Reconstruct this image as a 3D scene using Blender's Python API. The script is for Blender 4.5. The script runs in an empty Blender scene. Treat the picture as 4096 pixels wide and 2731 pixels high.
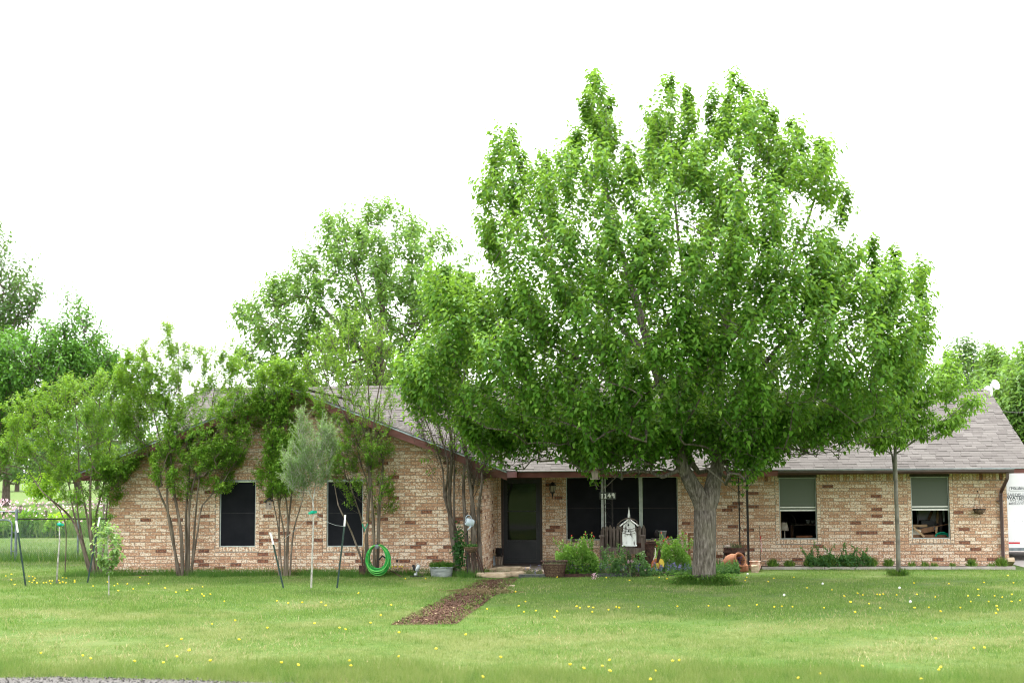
import bpy, math, random
import numpy as np
from mathutils import Vector, Matrix

rng = np.random.default_rng(11)
R = random.Random(5)
S = bpy.context.scene
COL = S.collection

# ------------------------------------------------------------------ camera
CAM_Y, CAM_Z = -35.04, 2.33
YAW, PITCH, ROLL = math.radians(5.3), math.radians(5.18), math.radians(-0.40)
cd = bpy.data.cameras.new('camera')
cam = bpy.data.objects.new('camera', cd); COL.objects.link(cam)
cd.lens = 50.0; cd.sensor_width = 36.0; cd.clip_start = 0.1; cd.clip_end = 9000
cd.dof.use_dof = True; cd.dof.focus_distance = 30.5; cd.dof.aperture_fstop = 1.8
CROT = (Matrix.Rotation(YAW, 3, 'Z') @ Matrix.Rotation(math.pi/2 + PITCH, 3, 'X') @ Matrix.Rotation(ROLL, 3, 'Z'))
cam.matrix_world = Matrix.Translation((0, CAM_Y, CAM_Z)) @ CROT.to_4x4()
S.camera = cam

# ------------------------------------------------------------------ sky, sun, exposure (bright overcast)
SUN_EL, SUN_AZ = math.radians(66), math.radians(25)      # azimuth from +Y (behind the house) towards -X
W = bpy.data.worlds.new('World'); S.world = W; W.use_nodes = True
nt = W.node_tree; nt.nodes.clear()
sky = nt.nodes.new('ShaderNodeTexSky'); sky.sky_type = 'NISHITA'; sky.sun_disc = False
sky.sun_elevation = SUN_EL; sky.sun_rotation = -SUN_AZ; sky.dust_density = 4.0
mixw = nt.nodes.new('ShaderNodeMix'); mixw.data_type = 'RGBA'
mixw.inputs[0].default_value = 0.90
mixw.inputs[7].default_value = (10.0, 10.1, 10.3, 1)
bgn = nt.nodes.new('ShaderNodeBackground'); bgn.inputs[1].default_value = 0.10
wo = nt.nodes.new('ShaderNodeOutputWorld')
nt.links.new(sky.outputs[0], mixw.inputs[6]); nt.links.new(mixw.outputs[2], bgn.inputs[0]); nt.links.new(bgn.outputs[0], wo.inputs[0])
sl = bpy.data.lights.new('sun', 'SUN'); sl.energy = 1.5; sl.angle = math.radians(14); sl.color = (1, .97, .91)
so = bpy.data.objects.new('sun', sl); COL.objects.link(so)
so.rotation_euler = (math.pi/2 - SUN_EL, 0, math.pi + SUN_AZ); so.location = (0, 0, 60)
S.view_settings.view_transform = 'Standard'; S.view_settings.look = 'None'
S.view_settings.exposure = 2.1; S.view_settings.gamma = 1.0; S.view_settings.use_curve_mapping = False
S.render.engine = 'CYCLES'
S.cycles.use_denoising = True; S.cycles.pixel_filter_type = 'BLACKMAN_HARRIS'; S.cycles.filter_width = 1.05
S.cycles.sampling_pattern = 'BLUE_NOISE'; S.cycles.sample_clamp_indirect = 3.0; S.cycles.max_bounces = 6; S.cycles.diffuse_bounces = 3; S.cycles.glossy_bounces = 2; S.cycles.transmission_bounces = 4
S.cycles.transparent_max_bounces = 6; S.cycles.caustics_reflective = False; S.cycles.caustics_refractive = False

# ------------------------------------------------------------------ survey helpers: photo measurement -> place on a known plane
F = 50.0/36.0*4096
def ray(px, py):
    return CROT @ Vector(((px-2048)/F, -(py-1365.5)/F, -1.0))
def P(px, py, Y):
    d = ray(px, py); t = (Y-CAM_Y)/d.y
    return Vector((d.x*t, Y, CAM_Z+d.z*t))
def G(px, py, z=0.0):
    d = ray(px, py); t = (z-CAM_Z)/d.z
    return Vector((d.x*t, CAM_Y+d.y*t, z))
K = 4096/2352.0
def P2(px, py, Y): return P(px*K, py*K, Y)
def G2(px, py, z=0.0): return G(px*K, py*K, z)
def project(co):
    v = (np.asarray(co, float)-np.array([0, CAM_Y, CAM_Z])) @ np.array(CROT)
    return 2048+F*v[..., 0]/-v[..., 2], 1365.5-F*v[..., 1]/-v[..., 2], -v[..., 2]

# ------------------------------------------------------------------ materials
def newmat(name):
    m = bpy.data.materials.new(name); m.use_nodes = True
    t = m.node_tree; t.nodes.clear()
    o = t.nodes.new('ShaderNodeOutputMaterial')
    return m, t, o
def N(t, typ, **kw):
    n = t.nodes.new(typ)
    for k, v in kw.items():
        if k.startswith('i_'): n.inputs[k[2:]].default_value = v
        elif k.startswith('n_'): n.inputs[int(k[2:])].default_value = v
        else: setattr(n, k, v)
    return n
def c4(c): return (c[0], c[1], c[2], 1.0)
def ramp(t, fac, stops):
    r = t.nodes.new('ShaderNodeValToRGB'); e = r.color_ramp.elements
    while len(e) < len(stops): e.new(0.5)
    for el, (p, c) in zip(e, stops):
        el.position = p; el.color = c4(c) if not isinstance(c, float) else (c, c, c, 1)
    t.links.new(fac, r.inputs[0]); return r.outputs[0]
def mixc(t, fac, a, b, blend='MIX'):
    m = t.nodes.new('ShaderNodeMix'); m.data_type = 'RGBA'; m.blend_type = blend
    for sock, val in ((m.inputs[0], fac), (m.inputs[6], a), (m.inputs[7], b)):
        if hasattr(val, 'is_linked'): t.links.new(val, sock)
        elif isinstance(val, (int, float)): sock.default_value = val
        else: sock.default_value = c4(val)
    return m.outputs[2]
def coords(t, mode='Object', scale=(1, 1, 1)):
    if mode == 'World':
        g = t.nodes.new('ShaderNodeNewGeometry'); src = g.outputs['Position']
    else:
        g = t.nodes.new('ShaderNodeTexCoord'); src = g.outputs[mode]
    mp = t.nodes.new('ShaderNodeMapping'); mp.inputs['Scale'].default_value = scale
    t.links.new(src, mp.inputs[0]); return mp.outputs[0]
def noise(t, vec, scale, detail=4, rough=.55):
    n = N(t, 'ShaderNodeTexNoise', i_Scale=scale, i_Detail=detail, i_Roughness=rough); t.links.new(vec, n.inputs['Vector']); return n.outputs[0]
def bump(t, h, strength=.4, dist=.01):
    b = N(t, 'ShaderNodeBump', i_Strength=strength, i_Distance=dist); t.links.new(h, b.inputs['Height']); return b.outputs[0]
def principled(t, o, color, rough=.7, normal=None, metal=0.0, spec=.4):
    b = N(t, 'ShaderNodeBsdfPrincipled', i_Roughness=rough, i_Metallic=metal)
    b.inputs['Specular IOR Level'].default_value = spec
    if hasattr(color, 'is_linked'): t.links.new(color, b.inputs['Base Color'])
    else: b.inputs['Base Color'].default_value = c4(color)
    if normal is not None: t.links.new(normal, b.inputs['Normal'])
    t.links.new(b.outputs[0], o.inputs[0]); return b
def attr(t, name='tint'):
    a = t.nodes.new('ShaderNodeAttribute'); a.attribute_name = name; return a.outputs['Fac']

def m_noise(name, c1, c2, scale=6, stretch=(1, 1, 1), rough=.75, bmp=.3, bd=.01, metal=0, lo=.35, hi=.65, mode='World', spec=.3, detail=5):
    m, t, o = newmat(name); v = coords(t, mode, stretch); n = noise(t, v, scale, detail)
    col = ramp(t, n, [(lo, c1), (hi, c2)])
    principled(t, o, col, rough, bump(t, n, bmp, bd) if bmp else None, metal, spec); return m
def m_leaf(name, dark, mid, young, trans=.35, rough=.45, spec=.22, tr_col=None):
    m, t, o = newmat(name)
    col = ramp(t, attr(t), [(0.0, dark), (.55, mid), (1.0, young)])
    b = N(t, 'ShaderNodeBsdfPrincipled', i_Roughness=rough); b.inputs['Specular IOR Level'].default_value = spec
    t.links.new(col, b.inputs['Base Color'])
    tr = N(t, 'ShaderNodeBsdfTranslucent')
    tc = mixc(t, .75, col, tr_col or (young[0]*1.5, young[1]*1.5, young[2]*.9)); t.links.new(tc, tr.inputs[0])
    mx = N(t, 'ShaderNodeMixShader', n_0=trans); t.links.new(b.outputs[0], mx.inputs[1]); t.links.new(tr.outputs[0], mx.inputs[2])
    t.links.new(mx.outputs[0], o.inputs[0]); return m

M = {}
# brick: cream body, tan and orange blotches, a few burnt ones (tint is set brick by brick)
def _brick():
    m, t, o = newmat('brick'); v = coords(t, 'World', (1, 1, 1.6)); tint = attr(t)
    big = noise(t, v, 25, 3, .58); fine = noise(t, v, 60, 4, .6)
    sh = N(t, 'ShaderNodeMath', operation='MULTIPLY_ADD', n_1=.24, n_2=-.12); t.links.new(tint, sh.inputs[0])
    ad = N(t, 'ShaderNodeMath', operation='ADD'); t.links.new(big, ad.inputs[0]); t.links.new(sh.outputs[0], ad.inputs[1])
    body = ramp(t, ad.outputs[0], [(.38, (.71, .60, .475)), (.45, (.58, .40, .255)), (.49, (.37, .165, .078)), (.56, (.43, .22, .112)), (.66, (.29, .110, .052))])
    body = mixc(t, ramp(t, fine, [(.40, 0.0), (.62, .40)]), body, (.71, .60, .465))
    burn = ramp(t, tint, [(.86, 0.0), (.885, 1.0)])
    bcol = ramp(t, ad.outputs[0], [(.45, (.36, .17, .09)), (.58, (.22, .095, .058)), (.70, (.11, .058, .045))])
    body = mixc(t, burn, body, bcol)
    spots = ramp(t, noise(t, v, 24, 2), [(.63, 0.0), (.69, .7)])
    body = mixc(t, spots, body, (.12, .065, .045))
    principled(t, o, body, .86, bump(t, fine, .5, .004), 0, .2); return m
M['brick'] = _brick()
M['mortar'] = m_noise('mortar', (.21, .18, .145), (.32, .28, .23), 9, rough=.95, bmp=.3)
def _shingle():
    m, t, o = newmat('shingle'); v = coords(t, 'World'); tint = attr(t)
    gr = noise(t, v, 220, 3, .7); bg = noise(t, v, 1.1, 4)
    col = ramp(t, tint, [(0, (.080, .071, .066)), (.5, (.107, .097, .090)), (1, (.132, .121, .112))])
    col = mixc(t, ramp(t, gr, [(.35, .0), (.7, .45)]), col, (.178, .164, .154))
    col = mixc(t, ramp(t, bg, [(.40, 0.0), (.75, .35)]), col, (.09, .08, .075))
    principled(t, o, col, .95, bump(t, gr, .6, .004), 0, .15); return m
M['shingle'] = _shingle()
M['deck'] = m_noise('roof_felt', (.045, .04, .04), (.07, .06, .06), 8)
M['trim'] = m_noise('brown_trim_paint', (.105, .036, .030), (.150, .056, .046), 3.5, (1, 1, 3), .55, .08)
M['gutter'] = m_noise('brown_gutter_metal', (.055, .032, .030), (.085, .05, .045), 3, rough=.35, bmp=.03, spec=.5)
M['drip'] = m_noise('drip_edge_metal', (.22, .27, .28), (.36, .41, .42), 5, rough=.4, bmp=.05, metal=.6)
M['soffit'] = m_noise('soffit_paint', (.20, .15, .10), (.27, .21, .14), 4, rough=.7, bmp=.05)
M['screen'] = m_noise('solar_screen', (.0065, .0075, .010), (.0115, .012, .015), 2.2, rough=.8, bmp=0, spec=.12)
M['alu'] = m_noise('window_aluminium', (.30, .34, .33), (.44, .47, .44), 9, rough=.45, bmp=.08, spec=.4)
M['white_vinyl'] = m_noise('white_sash', (.70, .69, .64), (.80, .79, .75), 12, rough=.5, bmp=.05)
M['door'] = m_noise('black_door_paint', (.0085, .0105, .014), (.014, .0165, .021), 4, rough=.45, bmp=.02, spec=.35)
M['bronze'] = m_noise('dark_bronze_trim', (.026, .018, .016), (.045, .03, .026), 6, rough=.5, bmp=.05)
def _glass(name, base, rough=.04, spec=.5):
    m, t, o = newmat(name); v = coords(t, 'World'); n = noise(t, v, 1.3, 2)
    principled(t, o, base, rough, bump(t, n, .05, .02), 0, spec); return m
M['door_glass'] = _glass('door_glass', (.006, .008, .008), .04, .28)
M['sash_glass'] = _glass('sash_glass_with_insect_screen', (.095, .105, .096), .12, .5)
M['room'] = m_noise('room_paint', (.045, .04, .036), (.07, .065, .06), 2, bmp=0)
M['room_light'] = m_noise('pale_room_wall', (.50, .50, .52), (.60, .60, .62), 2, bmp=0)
M['concrete'] = m_noise('concrete', (.30, .27, .235), (.42, .385, .34), 5, rough=.9, bmp=.3)
M['slab'] = m_noise('porch_concrete', (.19, .155, .12), (.28, .235, .19), 4, rough=.85, bmp=.2)
M['drive'] = m_noise('driveway_concrete', (.30, .27, .25), (.38, .35, .325), 1.5, rough=.9, bmp=.2)
M['flag'] = m_noise('flagstone', (.30, .215, .135), (.50, .40, .285), 5, (1, 1, 5), .85, .6, .02)
M['soil'] = m_noise('garden_soil', (.045, .028, .018), (.10, .065, .043), 14, rough=.95, bmp=.8, bd=.03)
M['mulch'] = m_noise('red_mulch', (.060, .031, .020), (.150, .080, .052), 30, rough=.95, bmp=.9, bd=.03)
M['chip'] = m_noise('mulch_chips', (.06, .033, .021), (.20, .118, .078), 20, rough=.9, bmp=0)
M['chip_pale'] = m_noise('dry_straw', (.34, .25, .12), (.52, .43, .26), 20, rough=.9, bmp=0)
M['wood_grey'] = m_noise('weathered_grey_wood', (.060, .046, .038), (.16, .128, .108), 14, (1.5, 1.5, .12), .85, .5, .006)
M['wood_brown'] = m_noise('brown_wood', (.13, .062, .03), (.22, .115, .06), 12, (1, 1, .2), .7, .3)
M['wood_pale'] = m_noise('pale_wood', (.30, .19, .10), (.42, .28, .16), 12, (.3, 1, 1), .7, .2)
M['paint_worn'] = m_noise('worn_white_paint', (.12, .11, .105), (.74, .74, .72), 13, (1.6, 1.6, .45), .8, .4, .005, lo=.36, hi=.50)
M['wood_feeder'] = m_noise('grey_feeder_wood', (.16, .125, .10), (.30, .25, .21), 18, (1, 1, .2), .85, .3)
M['rust'] = m_noise('rusty_iron', (.022, .012, .010), (.075, .034, .024), 22, rough=.8, bmp=.5)
M['iron'] = m_noise('black_iron', (.012, .010, .010), (.028, .022, .021), 16, rough=.6, bmp=.2)
M['terra'] = m_noise('terracotta', (.23, .085, .040), (.37, .17, .092), 6, rough=.85, bmp=.25)
M['terra_pale'] = m_noise('limed_terracotta', (.36, .16, .09), (.62, .47, .38), 9, rough=.88, bmp=.3)
M['hose'] = m_noise('green_hose_rubber', (.008, .20, .026), (.020, .33, .046), 8, rough=.4, bmp=.05, spec=.4)
M['hose_pale'] = m_noise('pale_hose_stripe', (.10, .42, .07), (.14, .48, .10), 8, rough=.4, bmp=0)
M['galv'] = m_noise('galvanised_steel', (.26, .29, .29), (.46, .49, .48), 7, (1, 1, 3), .45, .15, metal=.5)
M['enamel'] = m_noise('pale_blue_enamel', (.42, .50, .56), (.52, .60, .66), 4, rough=.3, bmp=.03, spec=.5)
M['black'] = m_noise('black_plastic', (.008, .008, .009), (.016, .016, .017), 8, rough=.5, bmp=0)
M['white'] = m_noise('white_paint', (.72, .73, .73), (.80, .80, .80), 2.5, rough=.35, bmp=.02, spec=.45)
M['trailer'] = m_noise('white_trailer_skin', (.66, .67, .68), (.73, .74, .75), 1.5, rough=.3, bmp=.02, spec=.5)
M['grey_metal'] = m_noise('grey_fence_metal', (.12, .145, .16), (.20, .235, .25), 9, rough=.45, bmp=.05, metal=.5)
M['tpost'] = m_noise('green_post_paint', (.010, .028, .022), (.026, .052, .040), 9, rough=.5, bmp=.15)
M['tpost_tip'] = m_noise('white_post_tip', (.55, .55, .53), (.72, .72, .70), 10, rough=.6, bmp=.1)
M['tape'] = m_noise('green_tie_tape', (.0, .22, .13), (.0, .33, .20), 8, rough=.4, bmp=.05)
M['red'] = m_noise('red_paint', (.42, .018, .03), (.52, .03, .045), 8, rough=.4, bmp=0)
M['ink'] = m_noise('dark_lettering', (.05, .055, .065), (.075, .08, .09), 8, rough=.6, bmp=0)
M['sign_paint'] = m_noise('sign_white_paint', (.55, .57, .52), (.74, .75, .70), 24, rough=.8, bmp=.1)
M['sign_board'] = m_noise('sign_grey_board', (.040, .045, .042), (.095, .10, .092), 15, (1, 1, 3), .85, .3)
M['lamp_glass'] = m_noise('lamp_glass', (.30, .27, .20), (.38, .35, .27), 3, rough=.2, bmp=0)
M['orange'] = m_noise('orange_paint', (.46, .13, .035), (.60, .21, .06), 10, rough=.6, bmp=.1)
M['yellow'] = m_noise('yellow_paint', (.62, .45, .05), (.72, .55, .10), 10, rough=.6, bmp=.1)
M['cream'] = m_noise('cream_paint', (.55, .48, .36), (.66, .60, .50), 10, rough=.6, bmp=.1)
M['yellow_petal'] = m_noise('dandelion_yellow', (.70, .50, .015), (.85, .66, .03), 60, rough=.7, bmp=0)
M['puff'] = m_noise('dandelion_clock_white', (.62, .62, .58), (.78, .78, .74), 60, rough=.9, bmp=0)
M['stalk'] = m_noise('flower_stalk', (.10, .17, .04), (.17, .24, .07), 30, rough=.7, bmp=0)
M['pink'] = m_noise('pink_petals', (.52, .30, .36), (.66, .48, .52), 30, rough=.8, bmp=0)
M['purple'] = m_noise('lavender_petals', (.16, .15, .33), (.27, .26, .46), 40, rough=.8, bmp=0)
M['redpetal'] = m_noise('red_petals', (.50, .03, .03), (.62, .06, .05), 40, rough=.8, bmp=0)
M['gravel'] = m_noise('gravel_road', (.065, .060, .056), (.135, .127, .12), 45, rough=.95, bmp=.8, bd=.02)
M['nest'] = m_noise('coir_liner', (.05, .032, .018), (.15, .10, .062), 40, rough=.95, bmp=.6)
M['ink_grey'] = m_noise('grey_lettering', (.20, .21, .22), (.26, .27, .28), 8, rough=.6, bmp=0)

# bark
def m_bark(name, c1, c2, c3, scale=18, stretch=(1, 1, .16), bs=.9, bd=.03):
    m, t, o = newmat(name); v = coords(t, 'World', stretch)
    n = noise(t, v, scale, 6, .62); big = noise(t, coords(t, 'World'), 2.4, 3)
    col = ramp(t, n, [(.34, c1), (.52, c2), (.68, c3)])
    col = mixc(t, ramp(t, big, [(.42, 0.0), (.7, .5)]), col, (c2[0]*1.15, c2[1]*1.25, c2[2]*1.05))
    principled(t, o, col, .92, bump(t, n, bs, bd), 0, .15); return m
M['bark'] = m_bark('furrowed_grey_bark', (.040, .034, .027), (.120, .104, .085), (.235, .21, .178), 30, (1, 1, .2), 1.0, .03)
M['bark_smooth'] = m_bark('smooth_grey_bark', (.085, .080, .066), (.145, .135, .112), (.20, .19, .165), 9, (1, 1, .5), .2, .01)
M['bark_crepe'] = m_bark('tan_peeling_bark', (.060, .048, .036), (.115, .092, .070), (.20, .165, .13), 12, (1, 1, .2), .4, .01)
M['bark_dead'] = m_bark('brown_dead_bark', (.038, .028, .022), (.105, .083, .068), (.22, .185, .155), 14, (1, 1, .2), .5, .01)
M['bark_white'] = m_bark('whitewashed_bark', (.13, .12, .105), (.33, .31, .28), (.52, .50, .47), 22, (1, 1, .6), .3, .005)
# foliage
M['leaf_hero'] = m_leaf('ash_leaves', (.026, .088, .009), (.074, .190, .016), (.205, .355, .058), .34, .5)
M['leaf_small'] = m_leaf('young_ash_leaves', (.055, .145, .012), (.105, .240, .022), (.205, .360, .052), .36, .45)
M['leaf_back'] = m_leaf('tree_leaves_behind_roof', (.050, .115, .020), (.100, .205, .036), (.185, .320, .070), .34, .5)
M['leaf_far'] = m_leaf('background_tree_leaves', (.050, .108, .032), (.085, .168, .044), (.135, .240, .060), .3, .6)
M['leaf_dark'] = m_leaf('dark_locust_leaves', (.022, .072, .012), (.050, .138, .018), (.125, .300, .034), .3, .5)
M['leaf_crepe'] = m_leaf('crepe_myrtle_leaves', (.040, .118, .012), (.105, .235, .022), (.215, .365, .042), .38, .5)
M['leaf_lime'] = m_leaf('lime_green_leaves', (.10, .25, .02), (.20, .40, .03), (.32, .50, .05), .4, .45)
M['leaf_olive'] = m_leaf('silvery_sapling_leaves', (.055, .125, .036), (.120, .220, .075), (.220, .330, .135), .28, .55)
M['leaf_sap'] = m_leaf('redbud_sapling_leaves', (.05, .13, .03), (.11, .22, .055), (.24, .36, .12), .35, .45)
M['leaf_bush'] = m_leaf('salvia_bush_leaves', (.038, .120, .016), (.085, .215, .028), (.180, .330, .060), .33, .5)
M['leaf_bed'] = m_leaf('bed_plant_leaves', (.034, .105, .030), (.070, .170, .050), (.140, .260, .080), .3, .5)
M['leaf_blade'] = m_leaf('strap_leaves', (.050, .130, .020), (.105, .220, .030), (.235, .330, .070), .33, .45)
M['leaf_grey'] = m_leaf('grey_green_ground_cover', (.065, .085, .045), (.125, .145, .080), (.200, .215, .120), .25, .6)
M['leaf_ivy'] = m_leaf('ivy_leaves', (.012, .050, .010), (.025, .085, .015), (.05, .14, .03), .25, .4)
def _grass(name, dark, mid, pale, straw):
    m, t, o = newmat(name); v = coords(t, 'World')
    n1 = noise(t, v, .55, 5, .6); n2 = noise(t, v, 3.4, 5, .68); tint = attr(t)
    col = ramp(t, tint, [(0, dark), (.40, mid), (.78, pale), (.90, straw)])
    sp = N(t, 'ShaderNodeSeparateXYZ'); gp = t.nodes.new('ShaderNodeNewGeometry'); t.links.new(gp.outputs['Position'], sp.inputs[0])
    mr = N(t, 'ShaderNodeMapRange', n_1=-9.0, n_2=-15.5, n_3=-.05, n_4=.13); t.links.new(sp.outputs[1], mr.inputs[0])   # the lawn is drier towards the road
    ad = N(t, 'ShaderNodeMath', operation='ADD'); t.links.new(n1, ad.inputs[0]); t.links.new(mr.outputs[0], ad.inputs[1])
    dry = ramp(t, ad.outputs[0], [(.48, 0.0), (.68, .70)])
    col = mixc(t, dry, col, mixc(t, tint, (.17, .205, .055), straw))
    col = mixc(t, ramp(t, n2, [(.50, 0.0), (.66, .70)]), col, dark)
    b = N(t, 'ShaderNodeBsdfPrincipled', i_Roughness=.6); b.inputs['Specular IOR Level'].default_value = .25
    t.links.new(col, b.inputs['Base Color'])
    tr = N(t, 'ShaderNodeBsdfTranslucent'); t.links.new(mixc(t, .5, col, (pale[0]*1.3, pale[1]*1.3, pale[2])), tr.inputs[0])
    mx = N(t, 'ShaderNodeMixShader', n_0=.3); t.links.new(b.outputs[0], mx.inputs[1]); t.links.new(tr.outputs[0], mx.inputs[2])
    t.links.new(mx.outputs[0], o.inputs[0]); return m
M['grass'] = _grass('lawn_grass', (.048, .115, .015), (.112, .205, .033), (.215, .300, .075), (.43, .39, .21))
M['grass_tall'] = _grass('tall_grass', (.034, .105, .012), (.075, .175, .022), (.140, .250, .040), (.26, .26, .10))
def _ground():
    m, t, o = newmat('ground_turf'); v = coords(t, 'World')
    n0 = noise(t, v, .05, 3); n1 = noise(t, v, .55, 5, .6); n2 = noise(t, v, 9, 5, .65); n3 = noise(t, v, 70, 3, .7)
    col = ramp(t, n2, [(.30, (.042, .085, .014)), (.50, (.070, .125, .022)), (.72, (.115, .165, .042))])
    col = mixc(t, ramp(t, n1, [(.46, 0.0), (.70, .6)]), col, (.20, .185, .085))
    col = mixc(t, ramp(t, n3, [(.50, 0.0), (.72, .5)]), col, (.060, .060, .024))
    col = mixc(t, ramp(t, n0, [(.40, 0.0), (.65, .45)]), col, (.070, .125, .034))
    principled(t, o, col, .95, bump(t, n3, .6, .02), 0, .1); return m
M['ground'] = _ground()

# ------------------------------------------------------------------ object helpers
ORG = {}
def origin(o): return ORG.get(o.name, Vector((0, 0, 0))) if o is not None else Vector((0, 0, 0))
def tag(o, label=None, cat=None, group=None, kind=None):
    if label: o['label'] = label
    if cat: o['category'] = cat
    if group: o['group'] = group
    if kind: o['kind'] = kind
    return o
def thing(name, label, cat, loc, group=None):
    o = bpy.data.objects.new(name, None); COL.objects.link(o); o.empty_display_size = .2
    o.location = loc; ORG[o.name] = Vector(loc)
    return tag(o, label, cat, group)
def link(name, me, parent=None, own=None):
    o = bpy.data.objects.new(name, me); COL.objects.link(o)
    if parent is not None: o.parent = parent
    ORG[o.name] = origin(parent) if own is None else Vector(own)
    return o
def copy_tree(o, parent=None):
    c = o.copy(); COL.objects.link(c); c.parent = parent
    for ch in o.children: copy_tree(ch, c)
    return c

class MB:
    def __init__(s): s.v = []; s.f = []; s.t = []
    def add(s, vs, fs, tint=.5):
        b = len(s.v); s.v += [tuple(q) for q in vs]; s.t += [tint]*len(vs)
        s.f += [tuple(b+i for i in q) for q in fs]; return s
    def box(s, c, d, rot=None, tint=.5, open_bottom=False):
        hx, hy, hz = d[0]/2, d[1]/2, d[2]/2; c = Vector(c)
        vs = [Vector((x, y, z)) for z in (-hz, hz) for y in (-hy, hy) for x in (-hx, hx)]
        if rot is not None: vs = [rot @ q for q in vs]
        fs = [(0, 2, 3, 1), (4, 5, 7, 6), (0, 1, 5, 4), (2, 6, 7, 3), (0, 4, 6, 2), (1, 3, 7, 5)]
        return s.add([q+c for q in vs], fs, tint)
    def bbox(s, a, b, tint=.5):
        a, b = Vector(a), Vector(b); d = b-a
        return s.box((a+b)/2, (abs(d.x), abs(d.y), abs(d.z)), None, tint)
    def beam(s, a, b, w, h, tint=.5, up=(0, 0, 1)):
        a, b = Vector(a), Vector(b); d = b-a; L = d.length; d.normalize(); u = Vector(up)
        x = d.cross(u)
        if x.length < 1e-4: x = d.cross(Vector((0, 1, 0)))
        x.normalize(); z = x.cross(d)
        return s.box((a+b)/2, (w, L, h), Matrix((x, d, z)).transposed(), tint)
    def tube(s, pts, r, n=8, caps=True, tint=.5):
        pts = [Vector(p) for p in pts]; m = len(pts)
        rs = list(r) if hasattr(r, '__len__') else [r]*m
        vs = []; fs = []; ref = None
        for i, p in enumerate(pts):
            d = pts[min(i+1, m-1)]-pts[max(i-1, 0)]
            if d.length < 1e-9: d = Vector((0, 0, 1))
            d.normalize()
            if ref is None: ref = d.orthogonal().normalized()
            else:
                ref = ref-d*ref.dot(d)
                ref = d.orthogonal().normalized() if ref.length < 1e-6 else ref.normalized()
            bn = d.cross(ref)
            for k in range(n):
                a = 2*math.pi*k/n
                vs.append(p+(ref*math.cos(a)+bn*math.sin(a))*rs[i])
        for i in range(m-1):
            for k in range(n):
                k2 = (k+1) % n
                fs.append((i*n+k, i*n+k2, (i+1)*n+k2, (i+1)*n+k))
        if caps:
            fs.append(tuple(range(n-1, -1, -1))); fs.append(tuple((m-1)*n+k for k in range(n)))
        return s.add(vs, fs, tint)
    def lathe(s, prof, n=16, c=(0, 0, 0), rot=None, tint=.5):
        c = Vector(c); vs = []; fs = []
        for (r, z) in prof:
            for k in range(n):
                a = 2*math.pi*k/n; q = Vector((r*math.cos(a), r*math.sin(a), z))
                if rot is not None: q = rot @ q
                vs.append(q+c)
        m = len(prof)
        for i in range(m-1):
            for k in range(n):
                k2 = (k+1) % n
                fs.append((i*n+k, i*n+k2, (i+1)*n+k2, (i+1)*n+k))
        fs.append(tuple(range(n-1, -1, -1))); fs.append(tuple((m-1)*n+k for k in range(n)))
        return s.add(vs, fs, tint)
    def prism(s, poly, axis_pt, y0, y1, tint=.5):
        """poly: (x, z) outline in world; extruded in y from y0 to y1"""
        n = len(poly)
        vs = [(x, y0, z) for x, z in poly]+[(x, y1, z) for x, z in poly]
        fs = [tuple(range(n)), tuple(range(2*n-1, n-1, -1))]+[(i, i+n, (i+1) % n+n, (i+1) % n) for i in range(n)]
        return s.add(vs, fs, tint)
    def mesh(s, name, mat, org=Vector((0, 0, 0)), smooth=False):
        me = bpy.data.meshes.new(name)
        me.from_pydata([(x-org[0], y-org[1], z-org[2]) for x, y, z in s.v], [], s.f)
        a = me.attributes.new('tint', 'FLOAT', 'POINT'); a.data.foreach_set('value', np.array(s.t, np.float32))
        if mat is not None: me.materials.append(mat)
        if smooth: me.polygons.foreach_set('use_smooth', np.ones(len(me.polygons), bool))
        me.update(); return me
    def build(s, name, mat, parent=None, smooth=False, kind=None):
        """verts are world coordinates; the object keeps its parent's origin"""
        org = origin(parent)
        o = link(name, s.mesh(name, M[mat] if isinstance(mat, str) else mat, org, smooth), parent)
        if kind: o['kind'] = kind
        return o
    def top(s, name, mat, base, label, cat, group=None, smooth=False):
        """a one-mesh thing standing at base"""
        o = link(name, s.mesh(name, M[mat], Vector(base), smooth), None, base); o.location = base
        return tag(o, label, cat, group)

def np_mesh(name, V, Fc, tint, mat, parent=None, smooth=False):
    """V (n,3) world, Fc (m,k) all faces alike"""
    org = np.array(origin(parent)); me = bpy.data.meshes.new(name)
    n, (m, k) = len(V), Fc.shape
    me.vertices.add(n); me.vertices.foreach_set('co', (V-org).astype(np.float32).ravel())
    me.loops.add(m*k); me.loops.foreach_set('vertex_index', Fc.astype(np.int32).ravel())
    me.polygons.add(m); me.polygons.foreach_set('loop_start', np.arange(0, m*k, k, dtype=np.int32))
    try: me.polygons.foreach_set('loop_total', np.full(m, k, np.int32))
    except Exception: pass
    a = me.attributes.new('tint', 'FLOAT', 'POINT'); a.data.foreach_set('value', np.asarray(tint, np.float32))
    me.materials.append(M[mat])
    if smooth: me.polygons.foreach_set('use_smooth', np.ones(m, bool))
    me.update(calc_edges=True); me.validate()
    return link(name, me, parent)
def unit(a): return a/np.maximum(np.linalg.norm(a, axis=-1, keepdims=True), 1e-9)
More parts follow.
